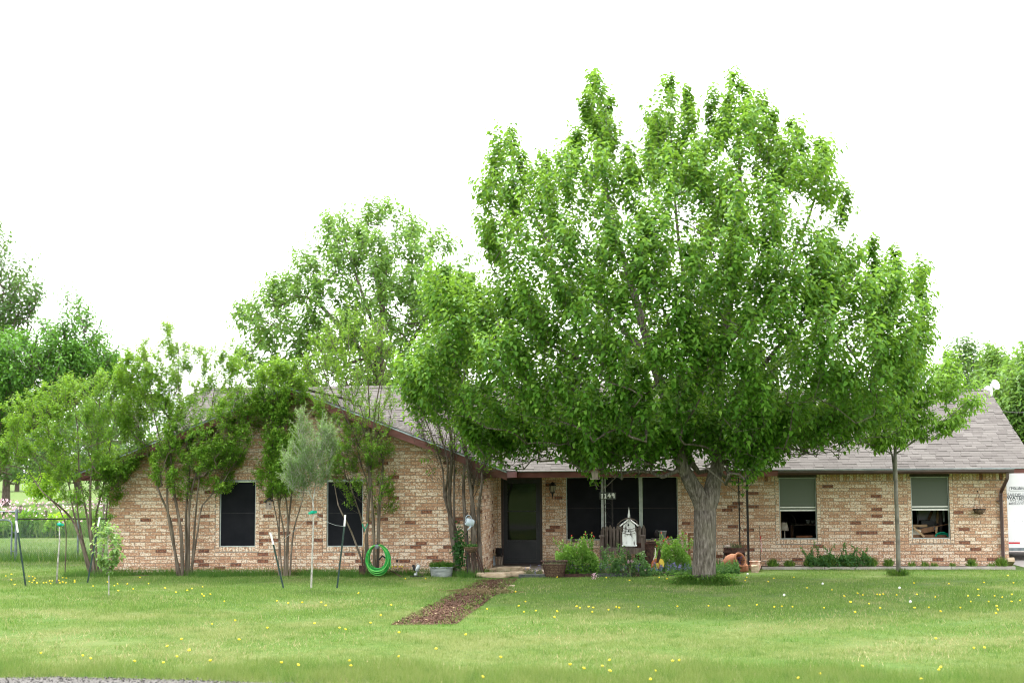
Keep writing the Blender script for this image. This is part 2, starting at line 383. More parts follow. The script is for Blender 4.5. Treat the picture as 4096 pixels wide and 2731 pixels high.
def leaf_geo(p, d, nrm, L, Wd, fold=.25, curl=.18, quads=True):
    """leaf blades folded along the midrib"""
    d = unit(d); s = unit(np.cross(d, nrm)); nn = np.cross(s, d); L = L[:, None]; Wd = Wd[:, None]
    b = p; t = p+d*L-nn*L*curl
    if quads:
        up = nn*Wd*fold
        r1 = p+d*L*.33+s*Wd*.5+up; l1 = p+d*L*.33-s*Wd*.5+up
        r2 = p+d*L*.70+s*Wd*.36+up*.7-nn*L*curl*.45; l2 = p+d*L*.70-s*Wd*.36+up*.7-nn*L*curl*.45
        V = np.stack([b, r1, r2, t, l2, l1], 1); n = len(p); i = np.arange(n)[:, None]*6
        Fc = np.concatenate([i+np.array([[0, 1, 2, 3]]), i+np.array([[0, 3, 4, 5]])], 0)
        return V.reshape(-1, 3), Fc, 6
    r1 = p+d*L*.45+s*Wd*.5+nn*Wd*fold; l1 = p+d*L*.45-s*Wd*.5+nn*Wd*fold
    V = np.stack([b, r1, t, l1], 1); n = len(p); i = np.arange(n)[:, None]*4
    Fc = np.concatenate([i+np.array([[0, 1, 2]]), i+np.array([[0, 2, 3]])], 0)
    return V.reshape(-1, 3), Fc, 4
def leaves(name, p, d, nrm, L, Wd, tint, mat, parent, quads=True, **kw):
    V, Fc, k = leaf_geo(p, d, nrm, L, Wd, quads=quads, **kw)
    o = np_mesh(name, V, Fc, np.repeat(tint, k), mat, parent); o['kind'] = 'stuff'; return o

# ================================================================== SETTING
def sheet(name, pts, mat, z=None, kind='structure'):
    me = bpy.data.meshes.new(name)
    me.from_pydata([tuple(p) if z is None else (p[0], p[1], z) for p in pts], [], [tuple(range(len(pts)))])
    me.materials.append(M[mat]); o = link(name, me); o['kind'] = kind; return o
sheet('ground', [(-4000, -300, 0), (4000, -300, 0), (4000, 6000, 0), (-4000, 6000, 0)], 'ground')
# gravel road at the near left edge of the lawn
edge = [G(x, y, 0) for x, y in ((-900, 2700), (-300, 2707), (0, 2711), (240, 2708), (480, 2713), (760, 2720), (960, 2728), (1250, 2736), (1600, 2744), (2100, 2752), (3000, 2755), (4400, 2790))]
sheet('road', [(p.x, p.y) for p in edge]+[(14, -27), (-16, -27)], 'gravel', .008)
# driveway at the right of the house
sheet('driveway', [(8.75, -1.15), (24, -1.5), (24, 30), (8.75, 30)], 'drive', .006)
# mulch path to the door
pl = [(1102, 1332), (1062, 1352), (1010, 1378), (965, 1400), (918, 1424), (893, 1434)]
pr = [(1052, 1432), (1075, 1412), (1106, 1386), (1140, 1362), (1165, 1345), (1192, 1330)]
path_pts = [G2(x+R.uniform(-5, 5), y, .006) for x, y in pl]+[G2(x+R.uniform(-5, 5), y, .006) for x, y in pr]
sheet('path', [(p.x, p.y) for p in path_pts], 'mulch', .006)

# ================================================================== HOUSE
WY = -2.65                                   # front wall of the gabled wing; the main front wall is y = 0
WXL, WXR = -12.49, -3.711                    # wing corners
MXR = 8.57                                   # right corner of the house
APX, APZ, GS = -8.1, 4.27, .39               # gable apex and slope
EZ, EY, MS = 2.32, -.65, .462                # main eave and slope
STEP, RYL, RYR = 1.5, 4.55, 3.86
MXL, MXRR = -12.6, 9.15
CH, BH, PIT, BL = .0794, .0695, .254, .2440
house = thing('brick_house', 'long single storey ranch house of mottled tan brick with grey shingle roof and brown trim', 'house', (0, 0, 0))

def hole(px0, py0, px1, py1, Y):
    a, b = P(px0, (py0+py1)/2, Y), P(px1, (py0+py1)/2, Y); c = (px0+px1)/2
    return [a.x, P(c, py1, Y).z, b.x, P(c, py0, Y).z]
H_W1 = hole(878, 1918, 1021.6, 2185, WY); H_W2 = hole(1307, 1918, 1451, 2186, WY)
H_M = hole(3117.4, 1899, 3266.6, 2157, 0); H_R = hole(3646, 1893, 3797.8, 2153, 0)
H_T = hole(2264.7, 1909, 2711.6, 2159, 0); H_D = hole(2005, 1907, 2168.5, 2256, 0)
for h in (H_W1, H_W2): h[1] = (H_W1[1]+H_W2[1])/2; h[3] = (H_W1[3]+H_W2[3])/2
for h in (H_M, H_R): h[1] = (H_M[1]+H_R[1])/2; h[3] = 2.165
H_T[3] = 2.165; H_D[3] = 2.165; H_D[1] = .03

def wall_cells(mb, x0, x1, z0, z1, holes, fn):
    xs = sorted({x0, x1}|{h[0] for h in holes}|{h[2] for h in holes}); zs = sorted({z0, z1}|{min(max(h[1], z0), z1) for h in holes}|{min(max(h[3], z0), z1) for h in holes})
    for a, b in zip(xs, xs[1:]):
        for c, d in zip(zs, zs[1:]):
            mx, mz = (a+b)/2, (c+d)/2
            if any(h[0] < mx < h[2] and h[1] < mz < h[3] for h in holes): continue
            mb.add([fn(a, 0, c), fn(b, 0, c), fn(b, 0, d), fn(a, 0, d)], [(0, 1, 2, 3)])
    for h in holes:                              # reveals
        q = [(h[0], h[1]), (h[2], h[1]), (h[2], h[3]), (h[0], h[3])]
        for (xa, za), (xb, zb) in zip(q, q[1:]+q[:1]):
            mb.add([fn(xa, 0, za), fn(xb, 0, zb), fn(xb, -.14, zb), fn(xa, -.14, za)], [(0, 1, 2, 3)])

def brick_box(w, h, tint, depth=.012):
    mb = MB(); a, c = w/2, h/2; e = .0022
    vs = [(-a, 0, -c), (a, 0, -c), (a, 0, c), (-a, 0, c), (-a+e, -depth, -c+e), (a-e, -depth, -c+e), (a-e, -depth, c-e), (-a+e, -depth, c-e)]
    return mb.add(vs, [(4, 5, 6, 7), (0, 1, 5, 4), (1, 2, 6, 5), (2, 3, 7, 6), (3, 0, 4, 7)], tint)
def tints():
    r = R.random()
    if r < .055: return R.choice((.90, .93, .97, 1.0))
    if r < .17: return R.choice((.74, .82))
    return R.choice((.06, .18, .30, .42, .52, .62))
def overlap(x0, x1, z0, z1, hs):
    """free intervals of [x0, x1] at the course z0..z1"""
    segs = [(x0, x1)]
    for h in hs:
        if h[1] < z1-.012 and h[3] > z0+.012:
            out = []
            for a, b in segs:
                if h[2] <= a or h[0] >= b: out.append((a, b)); continue
                if h[0] > a: out.append((a, h[0]))
                if h[2] < b: out.append((h[2], b))
            segs = out
    return segs
BRICKS = []                                     # (wall, x, z, w, h, tint)
def courses(wall, x0, x1, z0, z1, zones, off=0.0, top=None):
    i = 0; z = z0
    while z+BH <= z1+1e-6:
        a0, a1 = x0, x1
        if top is not None:
            half = (APZ-.16-(z+BH))/GS
            if half <= .12: break
            a0, a1 = max(x0, APX-half), min(x1, APX+half)
        ph = x0+off-PIT+(PIT/2 if i % 2 else 0)
        for a, b in overlap(a0, a1, z, z+BH, zones):
            k = math.floor((a-ph)/PIT)
            while ph+k*PIT < b:
                s, e = max(a, ph+k*PIT+.0095), min(b, ph+(k+1)*PIT)
                if e-s > .03: BRICKS.append((wall, (s+e)/2, z+BH/2, e-s, BH, tints()))
                k += 1
        i += 1; z += CH
def headers(wall, x, z0, z1):                     # a stack of brick ends beside an opening
    z = z0
    while z+BH <= z1+.01:
        BRICKS.append((wall, x, z+BH/2, .083, BH, R.choice((.05, .1, .18, .25, .3, .5)))); z += CH
def rowlock(wall, x0, x1, ztop, hh=.10):
    n = round((x1-x0)/.079); w = (x1-x0)/n
    for k in range(n): BRICKS.append((wall, x0+(k+.5)*w, ztop-hh/2, w-.010, hh, R.choice((.05, .1, .2, .3, .4))))
def soldiers(wall, x0, x1, z0, z1):
    n = round((x1-x0)/.0794); w = (x1-x0)/n
    for k in range(n): BRICKS.append((wall, x0+(k+.5)*w, (z0+z1)/2, w-.010, z1-z0-.006, tints()))

HC = .092                                       # width of a header stack
JW = [(H_W1[0]-HC, H_W1[1]-.11, H_W1[2]+HC, H_W1[3]), (H_W2[0]-HC, H_W2[1]-.11, H_W2[2]+HC, H_W2[3])]
JM = [(h[0]-HC, h[1]-.11, h[2]+HC, 3) for h in (H_M, H_R, H_T)]+[(H_D[0]-2*HC, -1, H_D[2]+HC, 3)]
z0w = -.06
courses('wing', WXL, WXR, z0w, 5, JW, 0, 'gable')
courses('main', WXR+.01, MXR, -.044, 2.021, JM, .07)
XS = P(2965, 1950, 0).x
for a, b in ((XS, JM[0][0]), (JM[0][2], JM[1][0]), (JM[1][2], MXR)): soldiers('main', a+.004, b-.004, 2.023, 2.203)
a, b = JM[3][2], JM[2][0]
for q0, q1 in ((JM[3][2], JM[2][0]), (JM[2][2], XS)):
    for r_ in range(2): 
        x = q0+.005
        while x < q1-.05:
            w = min(BL, q1-x-.005); BRICKS.append(('main', x+w/2, 2.025+r_*CH+BH/2, w, BH, tints())); x += PIT
for h in (H_W1, H_W2):
    for x in (h[0]-HC/2, h[2]+HC/2): headers('wing', x, h[1]-.11, h[3])
    rowlock('wing', h[0], h[2], h[1]-.006)
for h in (H_M, H_R, H_T):
    for x in (h[0]-HC/2, h[2]+HC/2): headers('main', x, h[1]-.11, 2.19)
    rowlock('main', h[0], h[2], h[1]-.006)
for x in (H_D[0]-HC*1.5, H_D[0]-HC/2, H_D[2]+HC/2): headers('main', x, -.044, 2.19)
courses('side', WY, 0, z0w, 2.2, [], .05)

FN = {'wing': lambda a, d, z: (a, WY-d+.012, z), 'main': lambda a, d, z: (a, -d+.012, z), 'side': lambda a, d, z: (WXR+d-.012, a, z)}
walls = {}
mb = MB(); wall_cells(mb, WXL, WXR, -.15, 2.3, [tuple(H_W1), tuple(H_W2)], FN['wing'])
zt = lambda x: APZ-.05-GS*abs(x-APX)
mb.add([FN['wing'](WXL, 0, 2.3), FN['wing'](WXR, 0, 2.3), FN['wing'](WXR, 0, zt(WXR)), FN['wing'](APX, 0, zt(APX)), FN['wing'](WXL, 0, zt(WXL))], [(0, 1, 2, 3, 4)])
walls['wing'] = mb.build('wing_wall', 'mortar', house)
mb = MB(); wall_cells(mb, WXR-.3, MXR, -.15, 2.29, [tuple(H_M), tuple(H_R), tuple(H_T), (H_D[0], -.2, H_D[2], H_D[3])], FN['main'])
walls['main'] = mb.build('front_wall', 'mortar', house)
mb = MB(); mb.add([(WXR-.012, WY+.012, -.15), (WXR-.012, .1, -.15), (WXR-.012, .1, 2.3), (WXR-.012, WY+.012, 2.3)], [(0, 1, 2, 3)])
walls['side'] = mb.build('return_wall', 'mortar', house)
MB().add([(MXR-.012, 0.012, -.15), (MXR-.012, 8, -.15), (MXR-.012, 8, 2.3), (MXR-.012, 0.012, 2.3)], [(0, 1, 2, 3)]).build('end_wall', 'mortar', house)
MB().add([(WXL+.012, WY+.012, -.15), (WXL+.012, 8, -.15), (WXL+.012, 8, 2.3), (WXL+.012, WY+.012, 2.3)], [(0, 1, 2, 3)]).build('end_wall', 'mortar', house)

# the 300 bricks that show best are objects, the rest one stuff part per wall
def brick_score(b):
    w, x, z, bw, bh, t = b
    if w == 'side' or abs(bw-BL) > .004 or bh != BH: return 9
    y = WY if w == 'wing' else 0
    px, py, _ = project((x, y, z))
    if w == 'wing' and 1495 < px < 1725 and 1925 < py < 2262: return 0
    if w == 'main' and 3290 < px < 3560 and 1950 < py < 2200: return 1
    if w == 'main' and 3830 < px < 3985 and 1950 < py < 2260: return 2
    if w == 'wing' and 460 < px < 610 and 2000 < py < 2262: return 3
    return 9
order = sorted(range(len(BRICKS)), key=lambda i: brick_score(BRICKS[i]))
single = set(i for i in order[:300] if brick_score(BRICKS[i]) < 9)
bmesh_cache = {}
rest = {k: MB() for k in walls}
for i, (w, x, z, bw, bh, t) in enumerate(BRICKS):
    j = R.uniform(-.0016, .0016)
    if i in single:
        if t not in bmesh_cache: bmesh_cache[t] = brick_box(BL, BH, t).mesh('brick', M['brick'])
        o = link('brick', bmesh_cache[t], walls[w]); o.location = FN[w](x, j, z)
    else:
        q = brick_box(bw, bh, t)
        if w == 'side': rest[w].add([(WXR-.012-b+j, x+a, z+c) for a, b, c in q.v], q.f, t)
        else:
            y = (WY if w == 'wing' else 0)+.012+j
            rest[w].add([(x+a, y+b, z+c) for a, b, c in q.v], q.f, t)
for w in walls: rest[w].build('brickwork', 'brick', walls[w], kind='stuff')

# ---- roof
def roof_prism(name, x0, x1, yr):
    zr = EZ+MS*(yr-EY); yb = 2*yr-EY
    vs = [(x, y, z) for x in (x0, x1) for y, z in ((EY, 2.215), (EY, EZ-.03), (yr, zr-.03), (yb, EZ-.03), (yb, 2.215))]
    return MB().add(vs, [(4, 3, 2, 1, 0), (5, 6, 7, 8, 9), (0, 1, 6, 5), (1, 2, 7, 6), (2, 3, 8, 7), (3, 4, 9, 8), (4, 0, 5, 9)])
q = roof_prism('a', MXL, STEP, RYL); q2 = roof_prism('b', STEP+.002, MXRR, RYR); q.add(q2.v, q2.f)
roof = q.build('roof', 'deck', house)
mb = MB(); TH = .05
for s in (-1, 1):
    xe = APX+s*5.0; ze = APZ-GS*5.0
    yv = lambda z: (z-EZ)/MS+EY
    vs = [(xe, -3.15, ze), (APX, -3.15, APZ), (APX, yv(APZ)+.15, APZ), (xe, yv(ze)+.15, ze)]
    vs += [(x, y, z-TH) for x, y, z in vs]
    mb.add(vs, [(0, 1, 2, 3), (7, 6, 5, 4), (0, 4, 5, 1), (1, 5, 6, 2), (2, 6, 7, 3), (3, 7, 4, 0)])
wroof = mb.build('wing_roof', 'deck', house)
WIDTHS = (.15, .20, .26, .33); STINTS = (.05, .25, .42, .58, .75, .95); EXPO = .143
def shingle_box(w, tint, thick):
    a = w/2-.002
    vs = [(-a, 0, 0), (a, 0, 0), (a, .19, 0), (-a, .19, 0), (-a, 0, thick), (a, 0, thick), (a, .19, .003), (-a, .19, .003)]
    return MB().add(vs, [(4, 5, 6, 7), (0, 1, 5, 4), (1, 2, 6, 5), (3, 0, 4, 7)], tint)
ang = math.atan(MS); ca, sa = math.cos(ang), math.sin(ang)
sh_cache = {}; SH = []
nrow = int((RYL-EY)/ca/EXPO)
for i in range(nrow):
    y, z = EY-.03+i*EXPO*ca, EZ-.028+i*EXPO*sa
    x = MXL-R.uniform(0, .3)
    while x < MXRR:
        w = R.choice(WIDTHS); xc = x+w/2; x += w
        if xc > STEP and y > RYR-.06: continue
        if xc < -3.2 and z+.03 < APZ-GS*abs(xc-APX): continue
        if xc+w/2 > MXRR:
            w2 = MXRR-(xc-w/2)
            if w2 < .05: continue
            xc, w = xc-(w-w2)/2, round(w2, 3)
        SH.append((xc, y, z, w, R.choice(STINTS), R.choice((.008, .008, .015))))
px_, py_, _ = project(np.array([s[:3] for s in SH])); cand = [i for i in range(len(SH)) if SH[i][3] in WIDTHS and 3215 < px_[i] < 4090 and py_[i] > 1720]
cand.sort(key=lambda i: -py_[i]); ssel = set(cand[:300])
rm = MB(); rot = Matrix.Rotation(ang, 3, 'X')
for i, (xc, y, z, w, t, th) in enumerate(SH):
    if i in ssel:
        k = (w, t, th)
        if k not in sh_cache: sh_cache[k] = shingle_box(*k).mesh('shingle', M['shingle'])
        o = link('shingle', sh_cache[k], roof); o.location = (xc, y, z+.002); o.rotation_euler = (ang, 0, 0)
    else:
        q = shingle_box(w, t, th); rm.add([rot @ Vector(v)+Vector((xc, y, z)) for v in q.v], q.f, t)
# ridge caps
for x0, x1, yr in ((MXL, STEP, RYL), (STEP, MXRR, RYR)):
    x = x0; zr = EZ+MS*(yr-EY)
    while x < x1-.1:
        t = R.choice(STINTS); w = .16
        rm.add([(x, yr-.13, zr-.045), (x+w, yr-.13, zr-.058), (x+w, yr, zr+.012), (x, yr, zr+.026), (x+w, yr+.13, zr-.058), (x, yr+.13, zr-.045)], [(0, 1, 2, 3), (3, 2, 4, 5)], t); x += .14
rm.build('shingles', 'shingle', roof, kind='stuff')
rm = MB(); wa = math.atan(GS)
for s in (-1, 1):
    n = int(5.0/math.cos(wa)/EXPO)
    for i in range(n+1):
        d = 5.02-i*EXPO*math.cos(wa); z = APZ-GS*d+.002; xx = APX+s*d; y = -3.17-R.uniform(0, .2); ymax = (z-EZ)/MS+EY+.1
        while y < ymax:
            w = R.choice(WIDTHS); t = R.choice(STINTS); q = shingle_box(w, t, R.choice((.008, .014)))
            rz = Matrix.Rotation(math.pi/2*s, 3, 'Z'); m3 = rz @ Matrix.Rotation(wa, 3, 'X')
            if y+w > -3.17 and d > .02: rm.add([m3 @ Vector(v)+Vector((xx, max(y, -3.17+w/2-.0)+(w/2 if y >= -3.17 else 0), z)) for v in q.v], q.f, t)
            y += w
rm.build('shingles', 'shingle', wroof, kind='stuff')

# ---- trim
for s in (-1, 1):
    a = Vector((APX+s*5.0, -3.16, APZ-5.0*GS-.13)); b = Vector((APX, -3.16, APZ-.13))
    d = (b-a).normalized(); up = d.cross(Vector((0, 1, 0))) if s < 0 else Vector((0, 1, 0)).cross(d)
    mb = MB(); vs = []
    for p in (a, b):
        for y in (-.014, .014):
            vs += [p+Vector((0, y, -.075)), p+Vector((0, y, .085))]
    mb.add(vs, [(0, 1, 5, 4), (2, 6, 7, 3), (0, 4, 6, 2), (1, 3, 7, 5), (0, 2, 3, 1), (4, 5, 7, 6)])
    mb.build('rake_board', 'trim', house)
    mb = MB(); vs = []
    for p in (a, b):
        for y in (-.026, .0):
            vs += [p+Vector((0, y, .088)), p+Vector((0, y, .122))]
    mb.add(vs, [(0, 1, 5, 4), (2, 6, 7, 3), (0, 4, 6, 2), (1, 3, 7, 5), (0, 2, 3, 1), (4, 5, 7, 6)])
    mb.build('drip_edge', 'drip', house)
    # boxed eave return
    xw, xe = (WXR if s > 0 else WXL), APX+s*5.0
    zb = 2.165
    o1 = [(xw-s*.26, zb), (xe-s*.02, zb), (xe-s*.005, APZ-5.0*GS-.06), (xw-s*.26, APZ-GS*abs(xw-s*.26-APX)-.06)]
    MB().prism(o1, None, -3.14, WY-.005).build('eave_return', 'trim', house)
    # sloping soffit under the rake and the eave board along the side
    MB().add([(APX, -3.14, APZ-.075), (xe, -3.14, APZ-5*GS-.075), (xe, WY, APZ-5*GS-.075), (APX, WY, APZ-.075)], [(0, 1, 2, 3)]).build('rake_soffit', 'soffit', house)
    MB().bbox((xe-.012, -3.13, 2.165), (xe+.012, -.68 if s > 0 else 3, 2.30)).build('side_fascia', 'trim', house)
    MB().bbox((xe-s*.014, WY, 2.168), (xw, -.63 if s > 0 else 3, 2.18)).build('side_soffit', 'soffit', house)
GX = P(3112, 1890, -.7).x
MB().bbox((APX+5.0, -.68, 2.155), (GX, -.655, 2.296)).build('porch_fascia', 'trim', house)
MB().bbox((GX, -.68, 2.185), (MXRR, -.655, 2.300)).build('fascia', 'trim', house)
MB().bbox((APX+5.0, -.70, 2.297), (MXRR, -.652, 2.313)).build('drip_edge', 'drip', house)
MB().bbox((WXR, -.652, 2.205), (MXR+.5, -.0, 2.213)).build('soffit', 'soffit', house)
g1 = P(4056, 1885, -.75).x
gp = [(-.685, 2.197), (-.74, 2.197), (-.785, 2.235), (-.785, 2.277), (-.80, 2.280), (-.80, 2.290), (-.775, 2.290), (-.735, 2.21), (-.685, 2.21)]
n = len(gp); vs = [(x, y, z) for x in (GX, g1) for y, z in gp]
gut = MB().add(vs, [tuple(range(n)), tuple(range(2*n-1, n-1, -1))]+[(i, (i+1) % n, (i+1) % n+n, i+n) for i in range(n)]).build('gutter', 'gutter', house)
MB().bbox((GX, -.803, 2.281), (g1, -.7985, 2.289)).build('gutter_lip_highlight', 'galv', gut)  # pale strip added along the dark gutter's lip as its painted highlight
# downspout
dx = P(4030, 1920, -.7).x; ex = P(4004, 2000, -.06).x
pts = [(dx, -.71, 2.2), (dx, -.71, 2.08), (ex, -.075, 1.74), (ex, -.075, 1.66), (ex, -.075, .10)]
MB().tube(pts, .048, 4).build('downspout', 'gutter', house)
MB().bbox((ex-.1, -.085, 1.52), (ex+.06, -.016, 1.545)).build('downspout_strap', 'gutter', house)

# ---- windows and door
def frame(h, Y, t, d, mat, parent, name='window', y0=.05):
    mb = MB()
    mb.bbox((h[0], Y+y0, h[1]), (h[0]+t, Y+y0+d, h[3])).bbox((h[2]-t, Y+y0, h[1]), (h[2], Y+y0+d, h[3]))
    mb.bbox((h[0]+t, Y+y0+.001, h[1]), (h[2]-t, Y+y0+d, h[1]+t)).bbox((h[0]+t, Y+y0+.001, h[3]-t), (h[2]-t, Y+y0+d, h[3]))
    return mb.build(name, mat, parent)
for h in (H_W1, H_W2):
    w = frame(h, WY, .022, .06, 'alu', house, 'window', .045)
    w['label'] = 'wing window behind a black solar screen'
    MB().bbox((h[0]+.0225, WY+.055, h[1]+.0225), (h[2]-.0225, WY+.062, h[3]-.05)).build('solar_screen', 'screen', w)
    MB().bbox((h[0]+.0225, WY+.050, (h[1]+h[3])/2-.006), (h[2]-.0225, WY+.0535, (h[1]+h[3])/2+.006)).build('screen_bar', 'black', w)
    MB().bbox((h[0]+.01, WY+.02, h[3]-.045), (h[2]-.01, WY+.044, h[3]-.002)).build('head_trim', 'alu', w)
w = frame(H_T, 0, .022, .06, 'alu', house, 'window', .035)
w['label'] = 'wide three part porch window with black solar screens'
m1, m2 = (P(2404, 2000, 0).x, P(2423, 2000, 0).x), (P(2556, 2000, 0).x, P(2570, 2000, 0).x)
for a, b in (m1, m2): MB().bbox((a, .022, H_T[1]+.022), (b, .10, H_T[3]-.0225)).build('mullion', 'alu', w)
for a, b in ((H_T[0]+.0225, m1[0]-.001), (m1[1]+.001, m2[0]-.001), (m2[1]+.001, H_T[2]-.0225)):
    MB().bbox((a, .048, H_T[1]+.0225), (b, .056, H_T[3]-.0225)).build('solar_screen', 'screen', w)
    MB().bbox((a, .044, (H_T[1]+H_T[3])/2-.004), (b, .047, (H_T[1]+H_T[3])/2+.003)).build('screen_bar', 'bronze', w)
for h, lab in ((H_M, 'half open sash window nearer the porch'), (H_R, 'half open sash window near the right corner')):
    w = frame(h, 0, .020, .08, 'alu', house, 'window', .05); w['label'] = lab
    zm = h[1]+(h[3]-h[1])*.44
    MB().bbox((h[0]+.021, .075, zm+.10), (h[2]-.021, .081, h[3]-.05)).build('upper_pane', 'sash_glass', w)
    MB().bbox((h[0]+.021, .058, zm+.075), (h[2]-.021, .085, zm+.102)).build('upper_sash_rail', 'white_vinyl', w)
    MB().bbox((h[0]+.021, .062, zm), (h[2]-.021, .10, zm+.034)).build('lower_sash_rail', 'white_vinyl', w)
    MB().bbox((h[0]+.021, .090, zm+.0345), (h[2]-.021, .096, zm+.0745)).build('lower_pane', 'sash_glass', w)
    MB().bbox((h[0]-.03, -.012, h[3]-.045), (h[2]+.02, .045, h[3]+.012)).build('screen_roll', 'bronze', w)
    MB().bbox((h[0]+.021, .055, h[3]-.072), (h[2]-.021, .072, h[3]-.050)).build('top_rail', 'alu', w)
MB().bbox((H_M[0]+.021, .085, H_M[1]+.021), (H_M[0]+.040, .11, H_M[1]+(H_M[3]-H_M[1])*.44-.002)).build('side_stop', 'wood_pale', house)
# rooms seen through the open sashes
def room(x0, x1, y0, y1, z0, z1):
    vs = [(x, y, z) for x in (x0, x1) for y in (y0, y1) for z in (z0, z1)]
    return MB().add(vs, [(2, 3, 7, 6), (0, 1, 3, 2), (4, 6, 7, 5), (0, 2, 6, 4), (1, 5, 7, 3)])
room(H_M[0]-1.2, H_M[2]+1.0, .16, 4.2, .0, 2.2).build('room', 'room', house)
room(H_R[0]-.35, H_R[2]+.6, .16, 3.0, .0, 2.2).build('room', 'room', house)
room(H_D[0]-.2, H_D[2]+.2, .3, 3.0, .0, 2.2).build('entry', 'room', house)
# storm door
d = frame([H_D[0], H_D[1]-.02, H_D[2], H_D[3]], 0, .055, .10, 'bronze', house, 'door_frame', .02)
D0, D1, Dz0, Dz1 = H_D[0]+.0555, H_D[2]-.0555, H_D[1]+.04, H_D[3]-.057
dr = frame([D0, Dz0, D1, Dz1], 0, .095, .035, 'door', house, 'door', .04); dr['label'] = 'black storm door with two glass panes'
zk, zmid = Dz0+(Dz1-Dz0)*.27, Dz0+(Dz1-Dz0)*.62
MB().bbox((D0+.096, .046, Dz0+.096), (D1-.096, .066, zk-.012)).build('kick_panel', 'door', dr)
MB().bbox((D0+.096, .040, zk-.011), (D1-.096, .07, zk+.012)).build('lower_rail', 'door', dr)
MB().bbox((D0+.096, .042, zmid-.012), (D1-.096, .07, zmid+.012)).build('middle_rail', 'door', dr)
MB().bbox((D0+.0955, .055, zk+.0125), (D1-.0955, .060, zmid-.0125)).build('pane', 'door_glass', dr)
MB().bbox((D0+.0955, .055, zmid+.0125), (D1-.0955, .060, Dz1-.0955)).build('pane', 'door_glass', dr)
MB().box((D1-.045, .005, .98), (.022, .03, .15)).box((D1-.045, .025, 1.03), (.014, .05, .014)).box((D1-.045, .025, .93), (.014, .05, .014)).build('handle', 'black', dr)
MB().bbox((H_D[0], -.06, -.02), (H_D[2], .10, H_D[1]-.021)).build('threshold', 'bronze', house)
porch = MB().bbox((WXR+.02, -2.05, -.10), (P(2745, 2200, 0).x, -.002, .02)).build('porch_slab', 'slab', house)
# iron porch posts with scrollwork
def scroll(mb, c, r, a0, a1, y):
    mb.tube([(c[0]+r*math.cos(a0+(a1-a0)*k/10), y, c[1]+r*math.sin(a0+(a1-a0)*k/10)) for k in range(11)], .006, 4)
def post_pair(xa, xb, wa_, wb_, y, zb):
    o = MB().bbox((xa-wa_/2, y-wa_/2, zb), (xa+wa_/2, y+wa_/2, 2.205)).build('porch_post', 'iron', house)
    MB().bbox((xb-wb_/2, y-wb_/2, zb), (xb+wb_/2, y+wb_/2, 2.205)).build('post_bar', 'iron', o)
    mb = MB(); wd = xb-xa; xm = (xa+xb)/2
    for zc in (.55, 1.0, 1.45, 1.85):
        scroll(mb, (xm, zc), wd*.44, 0, math.pi, y)
        mb.tube([(xa, y, zc), (xm, y, zc-.22), (xb, y, zc-.30)], .006, 4)
        scroll(mb, (xm-.03, zc-.08), .05, .5, 4.6, y)
    mb.build('scrollwork', 'iron', o); return o
post_pair(P(2417, 2050, -.55).x, P(2449.5, 2050, -.55).x, .028, .036, -.55, -.06)
post_pair(P(2957, 2050, -.55).x, P(2990, 2050, -.55).x, .030, .052, -.55, -.06)

# ---- things fixed to or standing at the house
x, _, z = P(2211, 1950, 0)
t = thing('wall_lantern', 'black carriage lantern on the brick beside the storm door', 'lantern', (x, -.01, z))
mb = MB().lathe([(.0, .145), (.015, .14), (.03, .11), (.075, .085), (.095, .06), (.098, .05)], 6, (x, -.12, z))
mb.lathe([(.055, -.13), (.06, -.12), (.055, -.10)], 6, (x, -.12, z)).lathe([(.006, -.27), (.012, -.20), (.025, -.15), (.03, -.13)], 8, (x, -.12, z))
for k in range(6):
    a = k*math.pi/3; mb.beam((x+.09*math.cos(a), -.12+.09*math.sin(a), z+.055), (x+.056*math.cos(a), -.12+.056*math.sin(a), z-.105), .008, .008)
mb.build('lamp_cage', 'iron', t)
MB().lathe([(.05, -.10), (.082, .045)], 6, (x, -.12, z)).build('lamp_glass', 'lamp_glass', t)
MB().box((x, -.008, z), (.09, .016, .26)).tube([(x, -.01, z-.08), (x, -.05, z-.14), (x, -.12, z-.12)], .010, 6).build('wall_bracket', 'iron', t)

c = P(2431, 1982, -.60); sw, shh = .395, .165
t = thing('house_number_sign', 'weathered board reading 1149 in white brush strokes, hung between iron porch posts', 'sign', c)
MB().box(c, (sw, .02, shh), Matrix.Rotation(math.radians(1.0), 3, 'Y')).build('board', 'sign_board', t)
def stroke(mb, pts, ox, s=1.0): mb.tube([(c.x+ox+px*s, c.y-.0115, c.z+pz*s) for px, pz in pts], .0155, 6)
digits = MB()
for ox in (-.135, -.055): stroke(digits, [(-.022, .030), (0, .052), (0, -.052)], ox); stroke(digits, [(-.022, -.053), (.024, -.053)], ox)
stroke(digits, [(.012, .055), (-.03, -.004), (.036, -.002)], .035); stroke(digits, [(.016, .02), (.014, -.052)], .035)
stroke(digits, [(.026, .03), (.010, .052), (-.016, .046), (-.022, .022), (-.006, .004), (.018, .014), (.027, .034), (.027, 0), (.024, -.055)], .125)
digits.build('number', 'sign_paint', t)

